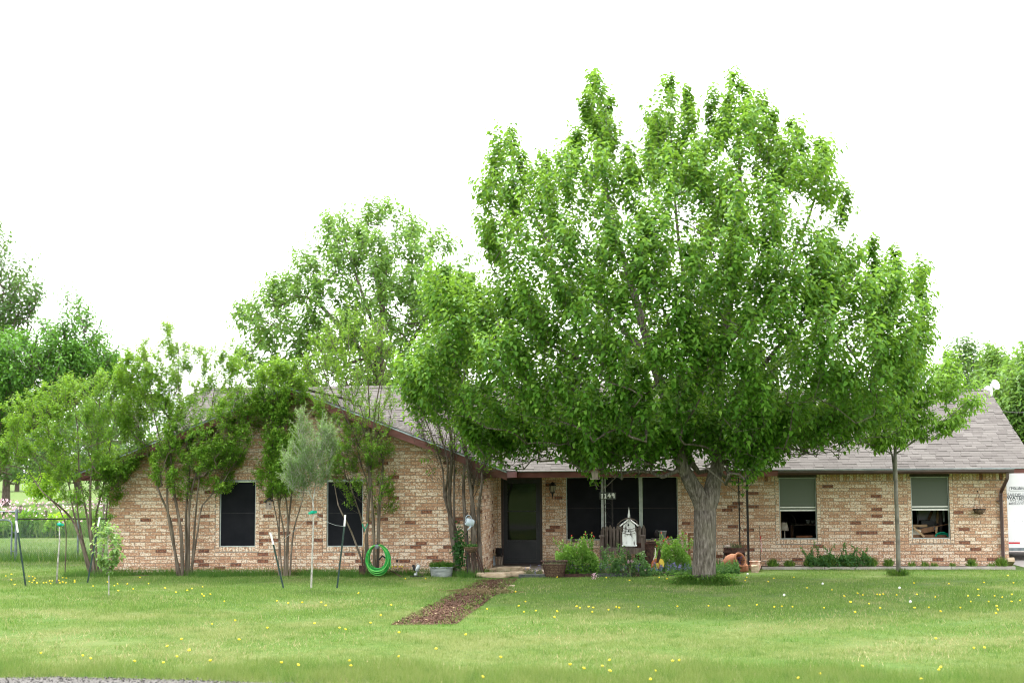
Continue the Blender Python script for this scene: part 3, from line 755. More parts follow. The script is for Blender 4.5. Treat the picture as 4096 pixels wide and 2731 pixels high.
# ================================================================== TREES AND SHRUBS
def poly_pts(poly, Y): return np.array([(p.x, p.z) for p in (P2(x, y, Y) for x, y in poly)])
def inside(poly, q):
    x, y = q[:, 0], q[:, 1]; r = np.zeros(len(q), bool); n = len(poly)
    for i in range(n):
        x1, y1 = poly[i]; x2, y2 = poly[(i+1) % n]
        c = ((y1 > y) != (y2 > y)) & (x < (x2-x1)*(y-y1)/(y2-y1+1e-12)+x1); r ^= c
    return r
def edge_dist(poly, q):
    d = np.full(len(q), 1e9); n = len(poly)
    for i in range(n):
        a, b = poly[i], poly[(i+1) % n]; ab = b-a
        t = np.clip(((q-a) @ ab)/(ab @ ab+1e-12), 0, 1)
        d = np.minimum(d, np.linalg.norm(q-(a+t[:, None]*ab), axis=1))
    return d
def fill(poly, n):
    lo, hi = poly.min(0), poly.max(0); out = []
    while sum(map(len, out)) < n:
        q = rng.uniform(lo, hi, (n*2, 2)); out.append(q[inside(poly, q)])
    return np.concatenate(out)[:n]

class Skeleton:
    """branch nodes with parents; radii follow from how much each carries"""
    def __init__(s): s.p = []; s.par = []; s.rmin = []; s.tipr = []
    def node(s, p, par, rmin=0.0): s.p.append(np.array(p, float)); s.par.append(par); s.rmin.append(rmin); return len(s.p)-1
    def stem(s, pts, r0, r1, par=-1, step=.22):
        pts = [np.array(p, float) for p in pts]; fine = []
        for i in range(len(pts)-1):
            p0, p1, p2, p3 = pts[max(i-1, 0)], pts[i], pts[i+1], pts[min(i+2, len(pts)-1)]
            m = max(2, int(np.linalg.norm(p2-p1)/step))
            for k in range(m):
                t = k/m
                fine.append(.5*((2*p1)+(p2-p0)*t+(2*p0-5*p1+4*p2-p3)*t*t+(3*p1-p0-3*p2+p3)*t**3))
        fine.append(pts[-1]); L = len(fine); last = par
        for i, q in enumerate(fine):
            last = s.node(q, last, r0+(r1-r0)*i/(L-1))
        return last
    def nearest(s, q, root, up=.35):
        A = np.array(s.p); d = np.linalg.norm(A-q, axis=1)
        d = d*1.0+up*np.maximum(A[:, 2]-q[2]+.1, 0)*2+.04*np.linalg.norm(A-root, axis=1)
        ok = np.array(s.allow); return int(np.argmin(np.where(ok[:len(d)], d, 1e9)))
    def attach(s, q, root, dirn=None, up=.35, step=.3, wob=.06):
        q = np.array(q, float)
        while len(s.allow) < len(s.p): s.allow.append(True)
        i = s.nearest(q, root, up); a = s.p[i]; L = np.linalg.norm(q-a); m = max(1, int(L/step))
        pd = unit(a-s.p[s.par[i]]) if s.par[i] >= 0 else np.array([0, 0, 1.])
        c = a+pd*L*.38; last = i
        if dirn is not None: c = .6*c+.4*(q-np.array(dirn)*min(L, .7)*.4-(q-a)*.15)
        for k in range(1, m+1):
            t = k/m; b = (1-t)**2*a+2*t*(1-t)*c+t*t*q
            if k < m: b = b+rng.normal(0, wob*step, 3)
            last = s.node(b, last); s.allow.append(True)
        return last
    def mesh(s, mb, tip=.004, e=2.3, maxr=9, sides=(3, 5, 8), flare=None):
        n = len(s.p); w = np.zeros(n); kids = [[] for _ in range(n)]
        for i in range(n):
            if s.par[i] >= 0: kids[s.par[i]].append(i)
        for i in range(n-1, -1, -1):
            if not kids[i]: w[i] = 1
            if s.par[i] >= 0: w[s.par[i]] += w[i]
        r = np.minimum(np.maximum(tip*w**(1/e), np.array(s.rmin)), maxr); s.r = r
        done = [False]*n
        starts = [i for i in range(n) if s.par[i] < 0]
        stack = list(starts)
        while stack:
            i = stack.pop(); ch = [] if s.par[i] < 0 else [s.par[i]]; j = i
            while True:
                ch.append(j)
                if not kids[j]: break
                ks = sorted(kids[j], key=lambda k: -r[k]-1e-6*w[k]); stack += ks[1:]; j = ks[0]
            if len(ch) < 2: continue
            rr = [r[k] for k in ch]
            if s.par[i] >= 0: rr[0] = min(rr[0], rr[1]*1.15)
            mx = max(rr); sd = sides[0] if mx < .012 else sides[1] if mx < .05 else sides[2]
            mb.tube([s.p[k] for k in ch], rr, sd, caps=False)

def plume_leaves(bases, axes, lens, nt, nl, L, Wd, droop, spread, rad=.45, young=.35, bare=0.0, Lvar=.36, tshift=0.0):
    """twigs fanned along each plume axis and leaves along each twig -> arrays"""
    n = len(bases); axes = unit(axes)
    ref = np.where(np.abs(axes[:, 2:3]) < .9, np.array([[0, 0, 1.]]), np.array([[1., 0, 0]]))
    u = unit(np.cross(axes, ref)); v = np.cross(axes, u)
    k = np.arange(nt)[None, :]; az = k*2.399+rng.uniform(0, 6.28, (n, 1))
    s0 = (k+.3)/nt*.72*np.ones((n, 1)); s0[:, -1] = .62
    b = bases[:, None]+axes[:, None]*(s0*lens[:, None])[..., None]
    rd = u[:, None]*np.cos(az)[..., None]+v[:, None]*np.sin(az)[..., None]
    sp = np.full((n, nt), spread); sp[:, -1] = .08
    td = unit(axes[:, None]+rd*sp[..., None]+rng.normal(0, .12, (n, nt, 3)))
    tl = lens[:, None]*(rad+.25*(1-s0))*rng.uniform(.75, 1.2, (n, nt)); tl[:, -1] = lens*.45
    tb, tdv, tlv = b.reshape(-1, 3), td.reshape(-1, 3), tl.reshape(-1)
    has = rng.random(len(tb)) >= bare; top = np.zeros((n, nt)); top[:, -1] = 1; top = top.reshape(-1)
    hl = np.where(has)[0]
    f = (np.arange(nl)[None, :]+rng.uniform(0, 1, (len(hl), nl)))/nl
    p = tb[hl][:, None]+tdv[hl][:, None]*(f*tlv[hl][:, None])[..., None]
    q = unit(np.cross(tdv[hl], rng.normal(0, 1, (len(hl), 3)))); q2 = np.cross(tdv[hl], q)
    az = np.arange(nl)[None, :]*2.4+rng.uniform(0, 6, (len(hl), 1))
    out = q[:, None]*np.cos(az)[..., None]+q2[:, None]*np.sin(az)[..., None]
    d = out+tdv[hl][:, None]*.55+np.array([0, 0, -droop])+rng.normal(0, .22, p.shape)
    nrm = np.array([0, 0, 1.])+tdv[hl][:, None]*.4+rng.normal(0, .35, p.shape)
    tip = f*.55+top[hl][:, None]*.35
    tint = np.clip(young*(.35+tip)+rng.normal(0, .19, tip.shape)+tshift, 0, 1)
    N_ = p.size//3
    size = rng.uniform(1-Lvar, 1+Lvar, N_)*(1-.30*np.clip((f.reshape(-1)-.75)*4, 0, 1))
    return (p.reshape(-1, 3), d.reshape(-1, 3), nrm.reshape(-1, 3), L*size, Wd*size, tint.reshape(-1)), (tb, tdv, tlv)
def twig_mesh(mb, tw, r=.004, every=1):
    tb, td, tl = tw
    for i in range(0, len(tb), every):
        mb.tube([tb[i], tb[i]+td[i]*tl[i]], [r, r*.45], 3, caps=False)

def crown_points(poly, Y, n, hd, tmax, shell=.65, front=.6, cy=0.0, zc=None, dens=None):
    pp = poly_pts(poly, Y); q = fill(pp, n*3 if dens else n)
    if dens: q = q[rng.random(len(q)) < dens(q)][:n]
    t = edge_dist(pp, q); h = hd*np.sqrt(np.clip(1-(1-np.minimum(t/tmax, 1))**2, .02, 1))
    sgn = np.where(rng.random(len(q)) < front, -1, 1.)
    y = np.where(rng.random(len(q)) < shell, sgn*h*rng.uniform(.72, 1.0, len(q)), h*rng.uniform(-.75, .75, len(q)))
    return np.stack([q[:, 0], Y+y, q[:, 1]], 1), t
def tree(name, label, cat, base, stems, polys, Y, plumes, barkmat, leafmat, L, Wd, nt, nl, hd, tmax, plen=(.7, 1.2), up=1.0, outw=.6, droop=.5, spread=.8,
         group=None, quads=True, young=.35, bare=0.0, tip=.005, e=2.3, shell=.65, front=.6, root_up=.35, rad=.45, twig_r=.004, twig_every=1, sides=(3, 5, 8), crown='crown', center=None, trunk='trunk', dens=None, drop=.45, allow_z=.9, spires=None):
    t = thing(name, label, cat, base, group); sk = Skeleton(); sk.allow = []
    base = np.array(base)
    for st in stems:
        if len(st) == 4 and st[3] is not None:
            A = np.array(sk.p); par = int(np.argmin(np.linalg.norm(A-np.array(st[0][0]), axis=1))); sk.stem(st[0], st[1], st[2], par)
        else: sk.stem(st[0], st[1], st[2])
        while len(sk.allow) < len(sk.p): sk.allow.append(sk.p[len(sk.allow)][2] > base[2]+allow_z)
    parts = []; B = []; A = []; LN = []
    for (poly, n) in zip(polys, plumes):
        c, tt = crown_points(poly, Y, n, hd, tmax, shell, front, dens=dens)
        ctr = np.array(center) if center is not None else np.array([c[:, 0].mean(), Y, c[:, 2].mean()-.15*np.ptp(c[:, 2])])
        o = unit(c-ctr); o[:, 2] *= .4
        ax = unit(o*outw+np.array([0, 0, up])+rng.normal(0, .16, c.shape)); ln = rng.uniform(plen[0], plen[1], len(c))
        B.append(c-ax*(ln*drop)[:, None]); A.append(ax); LN.append(ln)
    if spires:                                   # leaders that stand clear of the crown
        for (x, y, dy, hgt) in spires:
            tip_ = np.array(P2(x, y, Y+dy))
            for k in range(int(hgt/.27)):
                wdt = .05+.16*k*.27; q = tip_-np.array([0, 0, .22+k*.27])+np.array([rng.normal(0, wdt), rng.normal(0, wdt), 0])
                a_ = unit(np.array([rng.normal(0, .12+.05*k), rng.normal(0, .12+.05*k), 1.0])); l_ = rng.uniform(.45, .65)
                B.append((q-a_*l_*.6)[None]); A.append(a_[None]); LN.append(np.array([l_]))
    B, A, LN = np.concatenate(B), np.concatenate(A), np.concatenate(LN)
    rt = np.array(sk.p[-1]) if center is None else np.array(center)
    rt = base+np.array([0, 0, 2.0])
    for i in np.argsort(np.linalg.norm(B-rt, axis=1)):
        last = sk.attach(B[i], rt, A[i], root_up)
        sk.node(B[i]+A[i]*LN[i]*.75, last); sk.allow.append(False)
    mb = MB(); sk.mesh(mb, tip, e, sides=sides)
    lv, tw = plume_leaves(B, A, LN, nt, nl, L, Wd, droop, spread, rad, young, bare)
    if twig_r: twig_mesh(mb, tw, twig_r, twig_every)
    mb.build(trunk, barkmat, t, smooth=True)
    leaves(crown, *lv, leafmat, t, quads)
    return t, sk, lv

def W2(pts, Y, ys=None): return [P2(x, y, Y+(0 if ys is None else ys[i])) for i, (x, y) in enumerate(pts)]

# ---- the big ash in front of the house
TB = G2(1616, 1342); TY = TB.y
hero_poly = [(1183, 290), (1150, 325), (1125, 345), (1112, 400), (1096, 455), (1105, 490), (1092, 545), (1104, 590), (1128, 640), (1118, 690), (1075, 640), (1040, 600), (1005, 615), (985, 650), (990, 700), (1010, 750), (965, 800), (925, 850), (925, 905), (980, 925),
    (1040, 945), (1068, 976), (1075, 1016), (1110, 1008), (1180, 984), (1240, 994), (1295, 994), (1330, 1044), (1368, 1034), (1400, 1008), (1480, 1012), (1545, 996), (1600, 971), (1650, 996), (1700, 1016), (1740, 1038), (1785, 1048), (1795, 1011), (1790, 984), (1850, 974),
    (1920, 978), (1985, 958), (2040, 945), (2085, 905), (2110, 850), (2125, 790), (2118, 730), (2128, 670), (2108, 620), (2050, 575), (2025, 600), (1990, 550), (1955, 570), (1925, 550), (1900, 560), (1880, 530), (1920, 490), (1908, 450), (1930, 425), (1895, 385),
    (1900, 325), (1885, 315), (1866, 370), (1838, 350), (1826, 285), (1812, 295), (1795, 345), (1768, 310), (1752, 245), (1722, 235), (1690, 170), (1672, 210), (1642, 205), (1650, 270), (1625, 330), (1606, 345), (1590, 290), (1578, 210), (1560, 245), (1540, 178), (1520, 200),
    (1508, 250), (1482, 245), (1470, 305), (1452, 370), (1425, 345), (1405, 300), (1396, 230), (1370, 170), (1358, 215), (1335, 225), (1328, 310), (1300, 355), (1268, 345), (1245, 375), (1228, 405), (1208, 385), (1196, 330)]
tb = np.array(TB)
def trunk_pt(x, y, dy=0): return P2(x, y, TY+dy)
fork = trunk_pt(1619, 1172)
stems = [([TB-Vector((0, 0, .06)), TB+Vector((0, 0, .10))], .275, .25), ([TB+Vector((0, 0, .10)), trunk_pt(1617, 1300), trunk_pt(1619, 1240), fork], .245, .225, 1),
         ([fork, trunk_pt(1608, 1143, -.04), trunk_pt(1591, 1115, -.1), trunk_pt(1577, 1088, -.18)], .205, .140, 1),
         ([trunk_pt(1577, 1088, -.18), trunk_pt(1563, 1060, -.25), trunk_pt(1545, 960, -.3), trunk_pt(1500, 830, -.1), trunk_pt(1450, 650, .2), trunk_pt(1400, 480, .3), trunk_pt(1375, 260, .3)], .138, .012, 1),
         ([fork, trunk_pt(1632, 1143, .03), trunk_pt(1637, 1115, .06), trunk_pt(1642, 1088, .1)], .205, .145, 1),
         ([trunk_pt(1642, 1088, .1), trunk_pt(1650, 1055, .15), trunk_pt(1650, 940, .2), trunk_pt(1660, 800, .1), trunk_pt(1690, 600, 0), trunk_pt(1700, 420, 0), trunk_pt(1688, 240, 0)], .143, .012, 1),
         ([trunk_pt(1650, 1000, .15), trunk_pt(1690, 920, -.4), trunk_pt(1760, 830, -1.0), trunk_pt(1860, 720, -1.4), trunk_pt(1980, 620, -1.2)], .075, .012, 1),
         ([trunk_pt(1555, 1010, -.25), trunk_pt(1480, 930, -1.0), trunk_pt(1370, 850, -1.6), trunk_pt(1240, 780, -1.8), trunk_pt(1080, 730, -1.2)], .075, .012, 1),
         ([trunk_pt(1648, 1020, .15), trunk_pt(1740, 985, .7), trunk_pt(1880, 940, 1.0), trunk_pt(2020, 900, .8)], .055, .012, 1),
         ([trunk_pt(1556, 1015, -.25), trunk_pt(1460, 985, .4), trunk_pt(1320, 940, .9), trunk_pt(1180, 930, 1.0), trunk_pt(1000, 880, .6)], .055, .012, 1),
         ([trunk_pt(1650, 900, .2), trunk_pt(1600, 760, 1.2), trunk_pt(1560, 560, 1.5), trunk_pt(1540, 300, 1.2)], .07, .012, 1),
         ([trunk_pt(1545, 960, -.3), trunk_pt(1560, 820, -1.5), trunk_pt(1520, 700, -2.2), trunk_pt(1500, 600, -2.4)], .06, .012, 1),
         ([trunk_pt(1660, 800, .1), trunk_pt(1760, 690, 1.0), trunk_pt(1850, 520, 1.4), trunk_pt(1890, 380, 1.3)], .065, .012, 1),
         ([trunk_pt(1500, 830, -.1), trunk_pt(1370, 690, .8), trunk_pt(1250, 540, 1.0), trunk_pt(1180, 360, .8)], .065, .012, 1)]
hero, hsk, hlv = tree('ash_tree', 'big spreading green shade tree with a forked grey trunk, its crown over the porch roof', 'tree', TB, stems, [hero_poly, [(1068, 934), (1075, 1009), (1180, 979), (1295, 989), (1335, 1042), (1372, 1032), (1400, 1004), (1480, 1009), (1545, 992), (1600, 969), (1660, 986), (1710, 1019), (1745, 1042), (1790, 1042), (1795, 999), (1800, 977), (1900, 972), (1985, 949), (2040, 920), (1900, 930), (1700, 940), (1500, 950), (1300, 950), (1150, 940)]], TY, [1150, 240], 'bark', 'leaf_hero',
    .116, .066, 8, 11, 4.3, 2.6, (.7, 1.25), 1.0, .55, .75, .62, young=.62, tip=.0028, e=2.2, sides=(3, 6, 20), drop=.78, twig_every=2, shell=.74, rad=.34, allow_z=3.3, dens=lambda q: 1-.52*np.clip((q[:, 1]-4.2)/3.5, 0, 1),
    spires=[(1183, 283, .6, 2.0), (1135, 345, .4, 1.0), (1368, 155, .3, 2.6), (1342, 205, -.3, 1.4), (1404, 215, .5, 1.2), (1540, 165, 1.0, 2.4), (1578, 192, .6, 1.5), (1508, 240, .3, 1.2), (1690, 153, 0, 2.6), (1645, 195, -.5, 1.3), (1718, 218, .4, 1.2), (1754, 212, -.2, 1.4), (1772, 278, .6, 1.0), (1826, 264, .8, 1.6), (1892, 308, 1.0, 1.5), (1935, 415, .8, .9), (1325, 300, -.6, 1.2), (1250, 345, .3, 1.0), (1440, 325, -.8, 1.0), (1610, 330, -.9, 1.2), (1990, 535, -.9, 1.2), (2050, 562, -.6, 1.0), (1935, 540, -.4, 1.0), (2112, 605, 0, .9), (1885, 520, .6, .9), (1012, 600, -.6, 1.0), (1075, 640, .2, .8)])
# the nearest leaves, each an object
p_, d_, n_, L_, W_, t_ = hlv
near = np.argsort(p_[:, 1])[:300]; unit_leaf = {}
for i in near:
    k = min(3, int(t_[i]*4))
    if k not in unit_leaf:
        V, Fc, _ = leaf_geo(np.zeros((1, 3)), np.array([[0, 1., 0]]), np.array([[0, 0, 1.]]), np.array([.116]), np.array([.066]))
        m_ = MB(); m_.v = [tuple(v) for v in V]; m_.t = [(k+.5)/4]*6; m_.f = [tuple(f) for f in Fc]; unit_leaf[k] = m_.mesh('leaf', M['leaf_hero'])
    dd = Vector(d_[i]).normalized(); ss = dd.cross(Vector(n_[i])).normalized(); nn = ss.cross(dd)
    o = link('leaf', unit_leaf[k], hero); o.location = Vector(p_[i])-Vector(TB)+Vector((R.uniform(-.03, .03), -.01, R.uniform(-.03, .03))); o.rotation_euler = Matrix((ss, dd, nn)).transposed().to_euler()
# ---- small ash at the right
SB = G2(2064, 1322); SY = SB.y
sp = [(1990, 985), (1975, 940), (2000, 880), (2040, 830), (2090, 800), (2125, 830), (2150, 850), (2165, 880), (2140, 930), (2120, 985), (2095, 1010), (2080, 1035), (2040, 1035), (2010, 1015)]
sp2 = [(2100, 985), (2140, 975), (2180, 955), (2232, 905), (2242, 925), (2225, 960), (2180, 985), (2120, 1005)]
sp3 = [(2140, 900), (2160, 850), (2175, 800), (2190, 790), (2195, 830), (2215, 870), (2240, 900), (2200, 905), (2165, 930)]
sp4 = [(1955, 1015), (1975, 1000), (2020, 1005), (2050, 1030), (2010, 1035)]
stems = [([SB, P2(2062, 1230, SY), P2(2058, 1130, SY), P2(2056, 1045, SY)], .050, .040),
         ([P2(2056, 1045, SY), P2(2058, 980, SY), P2(2065, 900, SY)], .036, .010, 1),
         ([P2(2062, 1170, SY), P2(2053, 1090, SY+.05), P2(2049, 1045, SY+.05), P2(2030, 990, SY+.1), P2(2010, 920, SY)], .026, .010, 1),
         ([P2(2056, 1043, SY), P2(2110, 1005, SY-.2), P2(2170, 965, SY-.4), P2(2225, 920, SY-.4)], .022, .006, 1),
         ([P2(2058, 1000, SY), P2(2120, 920, SY-.2), P2(2170, 840, SY-.3)], .022, .006, 1),
         ([P2(2049, 1043, SY), P2(2015, 1025, SY-.3), P2(1965, 1012, SY-.4)], .018, .006, 1)]
tree('young_ash_tree', 'slender young tree with twin grey stems standing between the two open windows', 'tree', SB, stems, [sp, sp2, sp3, sp4], SY, [120, 22, 20, 14], 'bark_smooth', 'leaf_small',
    .115, .050, 5, 8, .85, .7, (.35, .65), .55, .9, .75, .8, young=.95, tip=.0032, sides=(3, 5, 12), drop=.5, twig_every=2)

# ---- tree behind the roof
MBs = P2(860, 1290, 10.5); MBs.z = 0; MY = 10.5
mp = [(560, 790), (575, 720), (612, 690), (628, 655), (690, 650), (704, 600), (722, 568), (765, 560), (768, 520), (805, 518), (850, 498), (880, 486), (910, 505), (945, 500), (965, 540), (1010, 565), (1055, 572), (1075, 620), (1085, 700), (1080, 800), (1040, 900), (900, 905), (700, 900), (590, 880)]
stems = [([MBs, P2(862, 1100, MY), P2(868, 900, MY), P2(870, 800, MY)], .24, .18), ([P2(870, 800, MY), P2(880, 700, MY), P2(890, 560, MY)], .12, .02, 1), ([P2(868, 860, MY), P2(790, 760, MY-.5), P2(700, 680, MY-.6), P2(620, 720, MY-.4)], .10, .02, 1),
         ([P2(868, 900, MY), P2(960, 760, MY-.5), P2(1030, 620, MY-.4)], .10, .02, 1), ([P2(870, 780, MY), P2(820, 640, MY+.3), P2(790, 540, MY+.3)], .08, .02, 1)]
tree('backyard_tree', 'airy round crowned green tree rising behind the brown gable roof', 'tree', MBs, stems, [mp], MY, [430], 'bark_dead', 'leaf_back', .165, .080, 6, 9, 3.6, 2.2, (.6, 1.1), .8, .9, .5, 1.0, young=.6, tip=.007, e=2.2, sides=(3, 5, 10), drop=.3, twig_every=2, twig_r=.006)

# ---- trees at the left edge
def bgtree(label, basepx, Y, polys, pl, leaf, L, Wd, nt, nl, hd, tmax, r0, name='tree', group=None, plen=(.8, 1.4), young=.4, up=.8, bark='bark_dead', stemtop=None, **kw):
    b = P2(basepx, 1290, Y); b.z = 0; c = np.concatenate([poly_pts(p, Y) for p in polys]); top = c[:, 1].max(); cx = c[:, 0].mean()
    stems = [([b, Vector((b.x, Y, top*.22)), Vector((.6*b.x+.4*cx, Y, top*.5)), Vector((.3*b.x+.7*cx, Y, top*.85))], r0, r0*.12)]
    return tree(name, label, 'tree', b, stems, polys, Y, pl, bark, leaf, L, Wd, nt, nl, hd, tmax, plen, up, .7, .5, .9, group=group, quads=False, young=young, tip=.012, sides=(3, 4, 8), twig_every=4, twig_r=.008, **kw)
la = [(-160, 620), (-120, 560), (-60, 530), (0, 550), (32, 582), (48, 640), (60, 690), (30, 735), (10, 790), (-60, 830), (-160, 830)]
bgtree('tall bluish green tree cut by the left edge of the photo, above the dark locust', -90, 9, [la, [(50, 680), (88, 668), (92, 690), (60, 730), (38, 770), (30, 740)]], [150, 14], 'leaf_far', .15, .085, 6, 8, 2.4, 1.8, .28, 'pecan_tree')
lb = [(-150, 800), (-60, 770), (0, 790), (60, 785), (130, 800), (200, 800), (255, 845), (270, 880), (210, 900), (140, 930), (60, 975), (0, 1000), (-80, 1020), (-150, 1000)]
lc = [(100, 800), (95, 730), (108, 735), (120, 790), (160, 760), (155, 690), (165, 680), (185, 730), (205, 745), (240, 742), (240, 765), (205, 790), (250, 830), (290, 790), (295, 810), (270, 860), (190, 830)]
bgtree('dark feathery leaved tree filling the left edge beside the crepe myrtles', -40, 3.5, [lb, lc], [430, 46], 'leaf_dark', .13, .055, 7, 10, 1.9, 1.2, .20, 'locust_tree', plen=(.6, 1.1), young=.8)
# pale far trees at the field's end and behind the left shrubs
for k, (x0, x1, ytop, Y, lab) in enumerate(((-60, 130, 960, 150, 'far bluish tree at the end of the left field, leftmost'), (110, 330, 930, 165, 'far bluish tree at the end of the left field, behind the leaning shrub'), (320, 560, 945, 180, 'far bluish tree beyond the left field, behind the gable'), (200, 420, 850, 60, 'pale tree beyond the fence, seen through the crepe myrtle tops'), (-90, 110, 905, 66, 'pale tree beyond the fence at the left edge, under the dark locust'), (80, 270, 910, 72, 'pale tree beyond the fence, behind the leftmost crepe myrtle'))):
    pg = [(x0, 1096), (x0+10, ytop+60), (x0+(x1-x0)*.3, ytop+12), (x0+(x1-x0)*.55, ytop), (x0+(x1-x0)*.8, ytop+25), (x1, ytop+80), (x1, 1096)]
    bgtree(lab, (x0+x1)/2, Y, [pg], [130 if Y > 100 else 130], 'leaf_far', .62 if Y > 100 else .34, .40 if Y > 100 else .19, 5, 6, 5, 4, .35, 'far_tree', 'pale trees beyond the left field', plen=(1.6, 2.8) if Y > 100 else (1.0, 1.7))
# ---- trees behind the right end
for x0, x1, yt, Y, lab, n_, lf in ((2158, 2262, 790, 30, 'grey green tree behind the roof, left of the two right background trees', 200, 'leaf_far'), (2245, 2330, 798, 27, 'bushy green tree behind the ridge end, next to the satellite dish', 250, 'leaf_back'), (2290, 2480, 806, 19, 'leafy green tree behind the white trailer at the right edge', 400, 'leaf_back')):
    pg = [(x0-10, 960), (x0, yt+70), (x0+(x1-x0)*.22, yt+30), (x0+(x1-x0)*.45, yt-8), (x0+(x1-x0)*.7, yt+22), (x1, yt+70), (x1+20, 960), (x1+10, 1120), (x0, 1120)]
    bgtree(lab, (x0+x1)/2, Y, [pg], [n_], lf, .22, .11, 6, 8, 2.6, 1.8, .3, 'background_tree', 'trees behind the right end of the house', young=.55)

# ---- crepe myrtles along the wing
CY = -3.25
CG = 'crepe myrtles along the brick wing'
def crepe(label, basex, stemlines, polys, pl, bare=.12, young=.5, leaf='leaf_crepe', bark='bark_crepe', dens=(6, 15), tw=1, r0=.032, hd=.75, L=.066, twr=.0026):
    b = P2(basex, 1300, CY); b.z = 0; stems = []
    for ln in stemlines:
        ys = [0]+[R.uniform(-.32, .32)*min(1, i*.5) for i in range(1, len(ln))]; q = [P2(x+(R.uniform(-9, 9) if 0 < i < len(ln)-1 else 0), y, CY+ys[i]) for i, (x, y) in enumerate(ln)]; q[0].z = -.05
        stems.append((q, r0*R.uniform(.55, 1.15), .006))
    return tree('crepe_myrtle', label, 'shrub', b, stems, polys, CY, pl, bark, leaf, L, L*.56, dens[0], dens[1], hd, .8, (.28, .58), .9, .5, .1, .75, CG, quads=False, young=young, bare=bare, tip=.0022, e=2.0, sides=(3, 5, 8), root_up=.8, twig_every=tw, twig_r=twr, trunk='stems', drop=.5, allow_z=.55)
crepe('leftmost crepe myrtle, its stems leaning left towards the chain link gate', 212,
      [[(215, 1300), (185, 1230), (160, 1190), (130, 1160), (95, 1130), (70, 1090)], [(212, 1300), (190, 1200), (165, 1110), (130, 1030), (90, 960)], [(222, 1300), (200, 1180), (185, 1080), (170, 980), (160, 900)], [(218, 1300), (205, 1220), (210, 1100), (220, 1000), (230, 900)],
       [(228, 1300), (222, 1200), (236, 1100), (250, 1020), (270, 930)], [(232, 1300), (240, 1180), (250, 1090), (262, 1050)], [(208, 1300), (170, 1180), (150, 1100), (110, 1060), (60, 1030)]],
      [[(25, 960), (70, 895), (180, 875), (260, 850), (315, 890), (330, 960), (320, 1060), (270, 1110), (215, 1090), (160, 1085), (80, 1080), (30, 1040), (0, 1030)], [(240, 1050), (300, 1040), (310, 1090), (270, 1120), (240, 1110)], [(130, 1080), (260, 1080), (270, 1190), (200, 1200), (150, 1150)], [(-20, 960), (60, 900), (60, 1060), (-10, 1070)]], [235, 40, 34, 30], .28, .65, r0=.042)
crepe('widest crepe myrtle, a dense green dome left of the first dark wing window', 430,
      [[(408, 1300), (385, 1200), (362, 1120), (350, 1060), (315, 960), (285, 860)], [(420, 1300), (416, 1220), (402, 1120), (392, 1000), (388, 860)], [(428, 1300), (428, 1180), (432, 1060), (420, 940), (410, 800)], [(438, 1300), (450, 1220), (470, 1160), (500, 1120), (520, 1085), (560, 1030), (590, 990)],
       [(440, 1300), (452, 1200), (462, 1100), (480, 960), (500, 840)], [(415, 1300), (395, 1180), (380, 1080), (350, 940), (340, 830)], [(434, 1300), (445, 1150), (470, 1040), (530, 930), (560, 850)]],
      [[(262, 870), (300, 800), (372, 770), (386, 745), (402, 800), (470, 795), (545, 790), (572, 850), (595, 930), (590, 1000), (560, 1050), (480, 1080), (420, 1050), (345, 1060), (292, 1015), (268, 950)], [(350, 1040), (560, 1040), (520, 1130), (470, 1120), (400, 1140), (360, 1110)]], [340, 62], .12, .78, r0=.045)
crepe('narrow crepe myrtle between the two dark wing windows, thin straight stems', 655,
      [[(640, 1300), (632, 1220), (626, 1130), (622, 1050), (610, 960)], [(648, 1300), (640, 1200), (645, 1100), (630, 1000), (625, 900)], [(655, 1300), (652, 1180), (650, 1080), (660, 980), (650, 880)], [(660, 1300), (664, 1200), (668, 1080), (672, 960), (660, 860)], [(666, 1300), (680, 1220), (690, 1130), (694, 1040)], [(652, 1300), (646, 1230), (638, 1150), (640, 1060)]],
      [[(578, 880), (602, 845), (645, 835), (690, 850), (705, 900), (690, 960), (640, 975), (598, 950)], [(590, 1110), (600, 1060), (630, 1030), (680, 1060), (690, 1100), (660, 1140), (610, 1140)], [(610, 980), (690, 970), (700, 1040), (640, 1050), (600, 1040)]], [90, 66, 44], .16, .7, r0=.026, hd=.5)
crepe('tall sparse crepe myrtle in front of the second dark wing window', 862,
      [[(850, 1300), (842, 1200), (838, 1120), (832, 1050), (822, 960), (805, 850), (800, 740)], [(846, 1290), (810, 1220), (784, 1160), (760, 1110), (748, 1060)], [(868, 1300), (878, 1180), (872, 1080), (866, 980), (880, 860)], [(858, 1300), (852, 1200), (850, 1080), (842, 980), (850, 860), (840, 720)],
       [(862, 1300), (858, 1180), (842, 1060), (800, 960), (750, 880), (725, 800)], [(848, 1300), (835, 1210), (815, 1130), (790, 1060)], [(866, 1300), (872, 1150), (890, 1040), (900, 940)], [(838, 1060), (860, 960), (890, 840), (895, 780)]],
      [[(705, 850), (725, 765), (782, 715), (822, 690), (862, 730), (898, 770), (905, 860), (905, 950), (890, 1010), (800, 1010), (745, 990), (722, 930)], [(720, 1060), (760, 1000), (860, 1000), (900, 1010), (895, 1060), (840, 1080), (780, 1090)], [(730, 1060), (900, 1050), (905, 1170), (840, 1180), (770, 1120)]], [205, 66, 44], .43, .72, tw=1, r0=.038, hd=.8, L=.056)
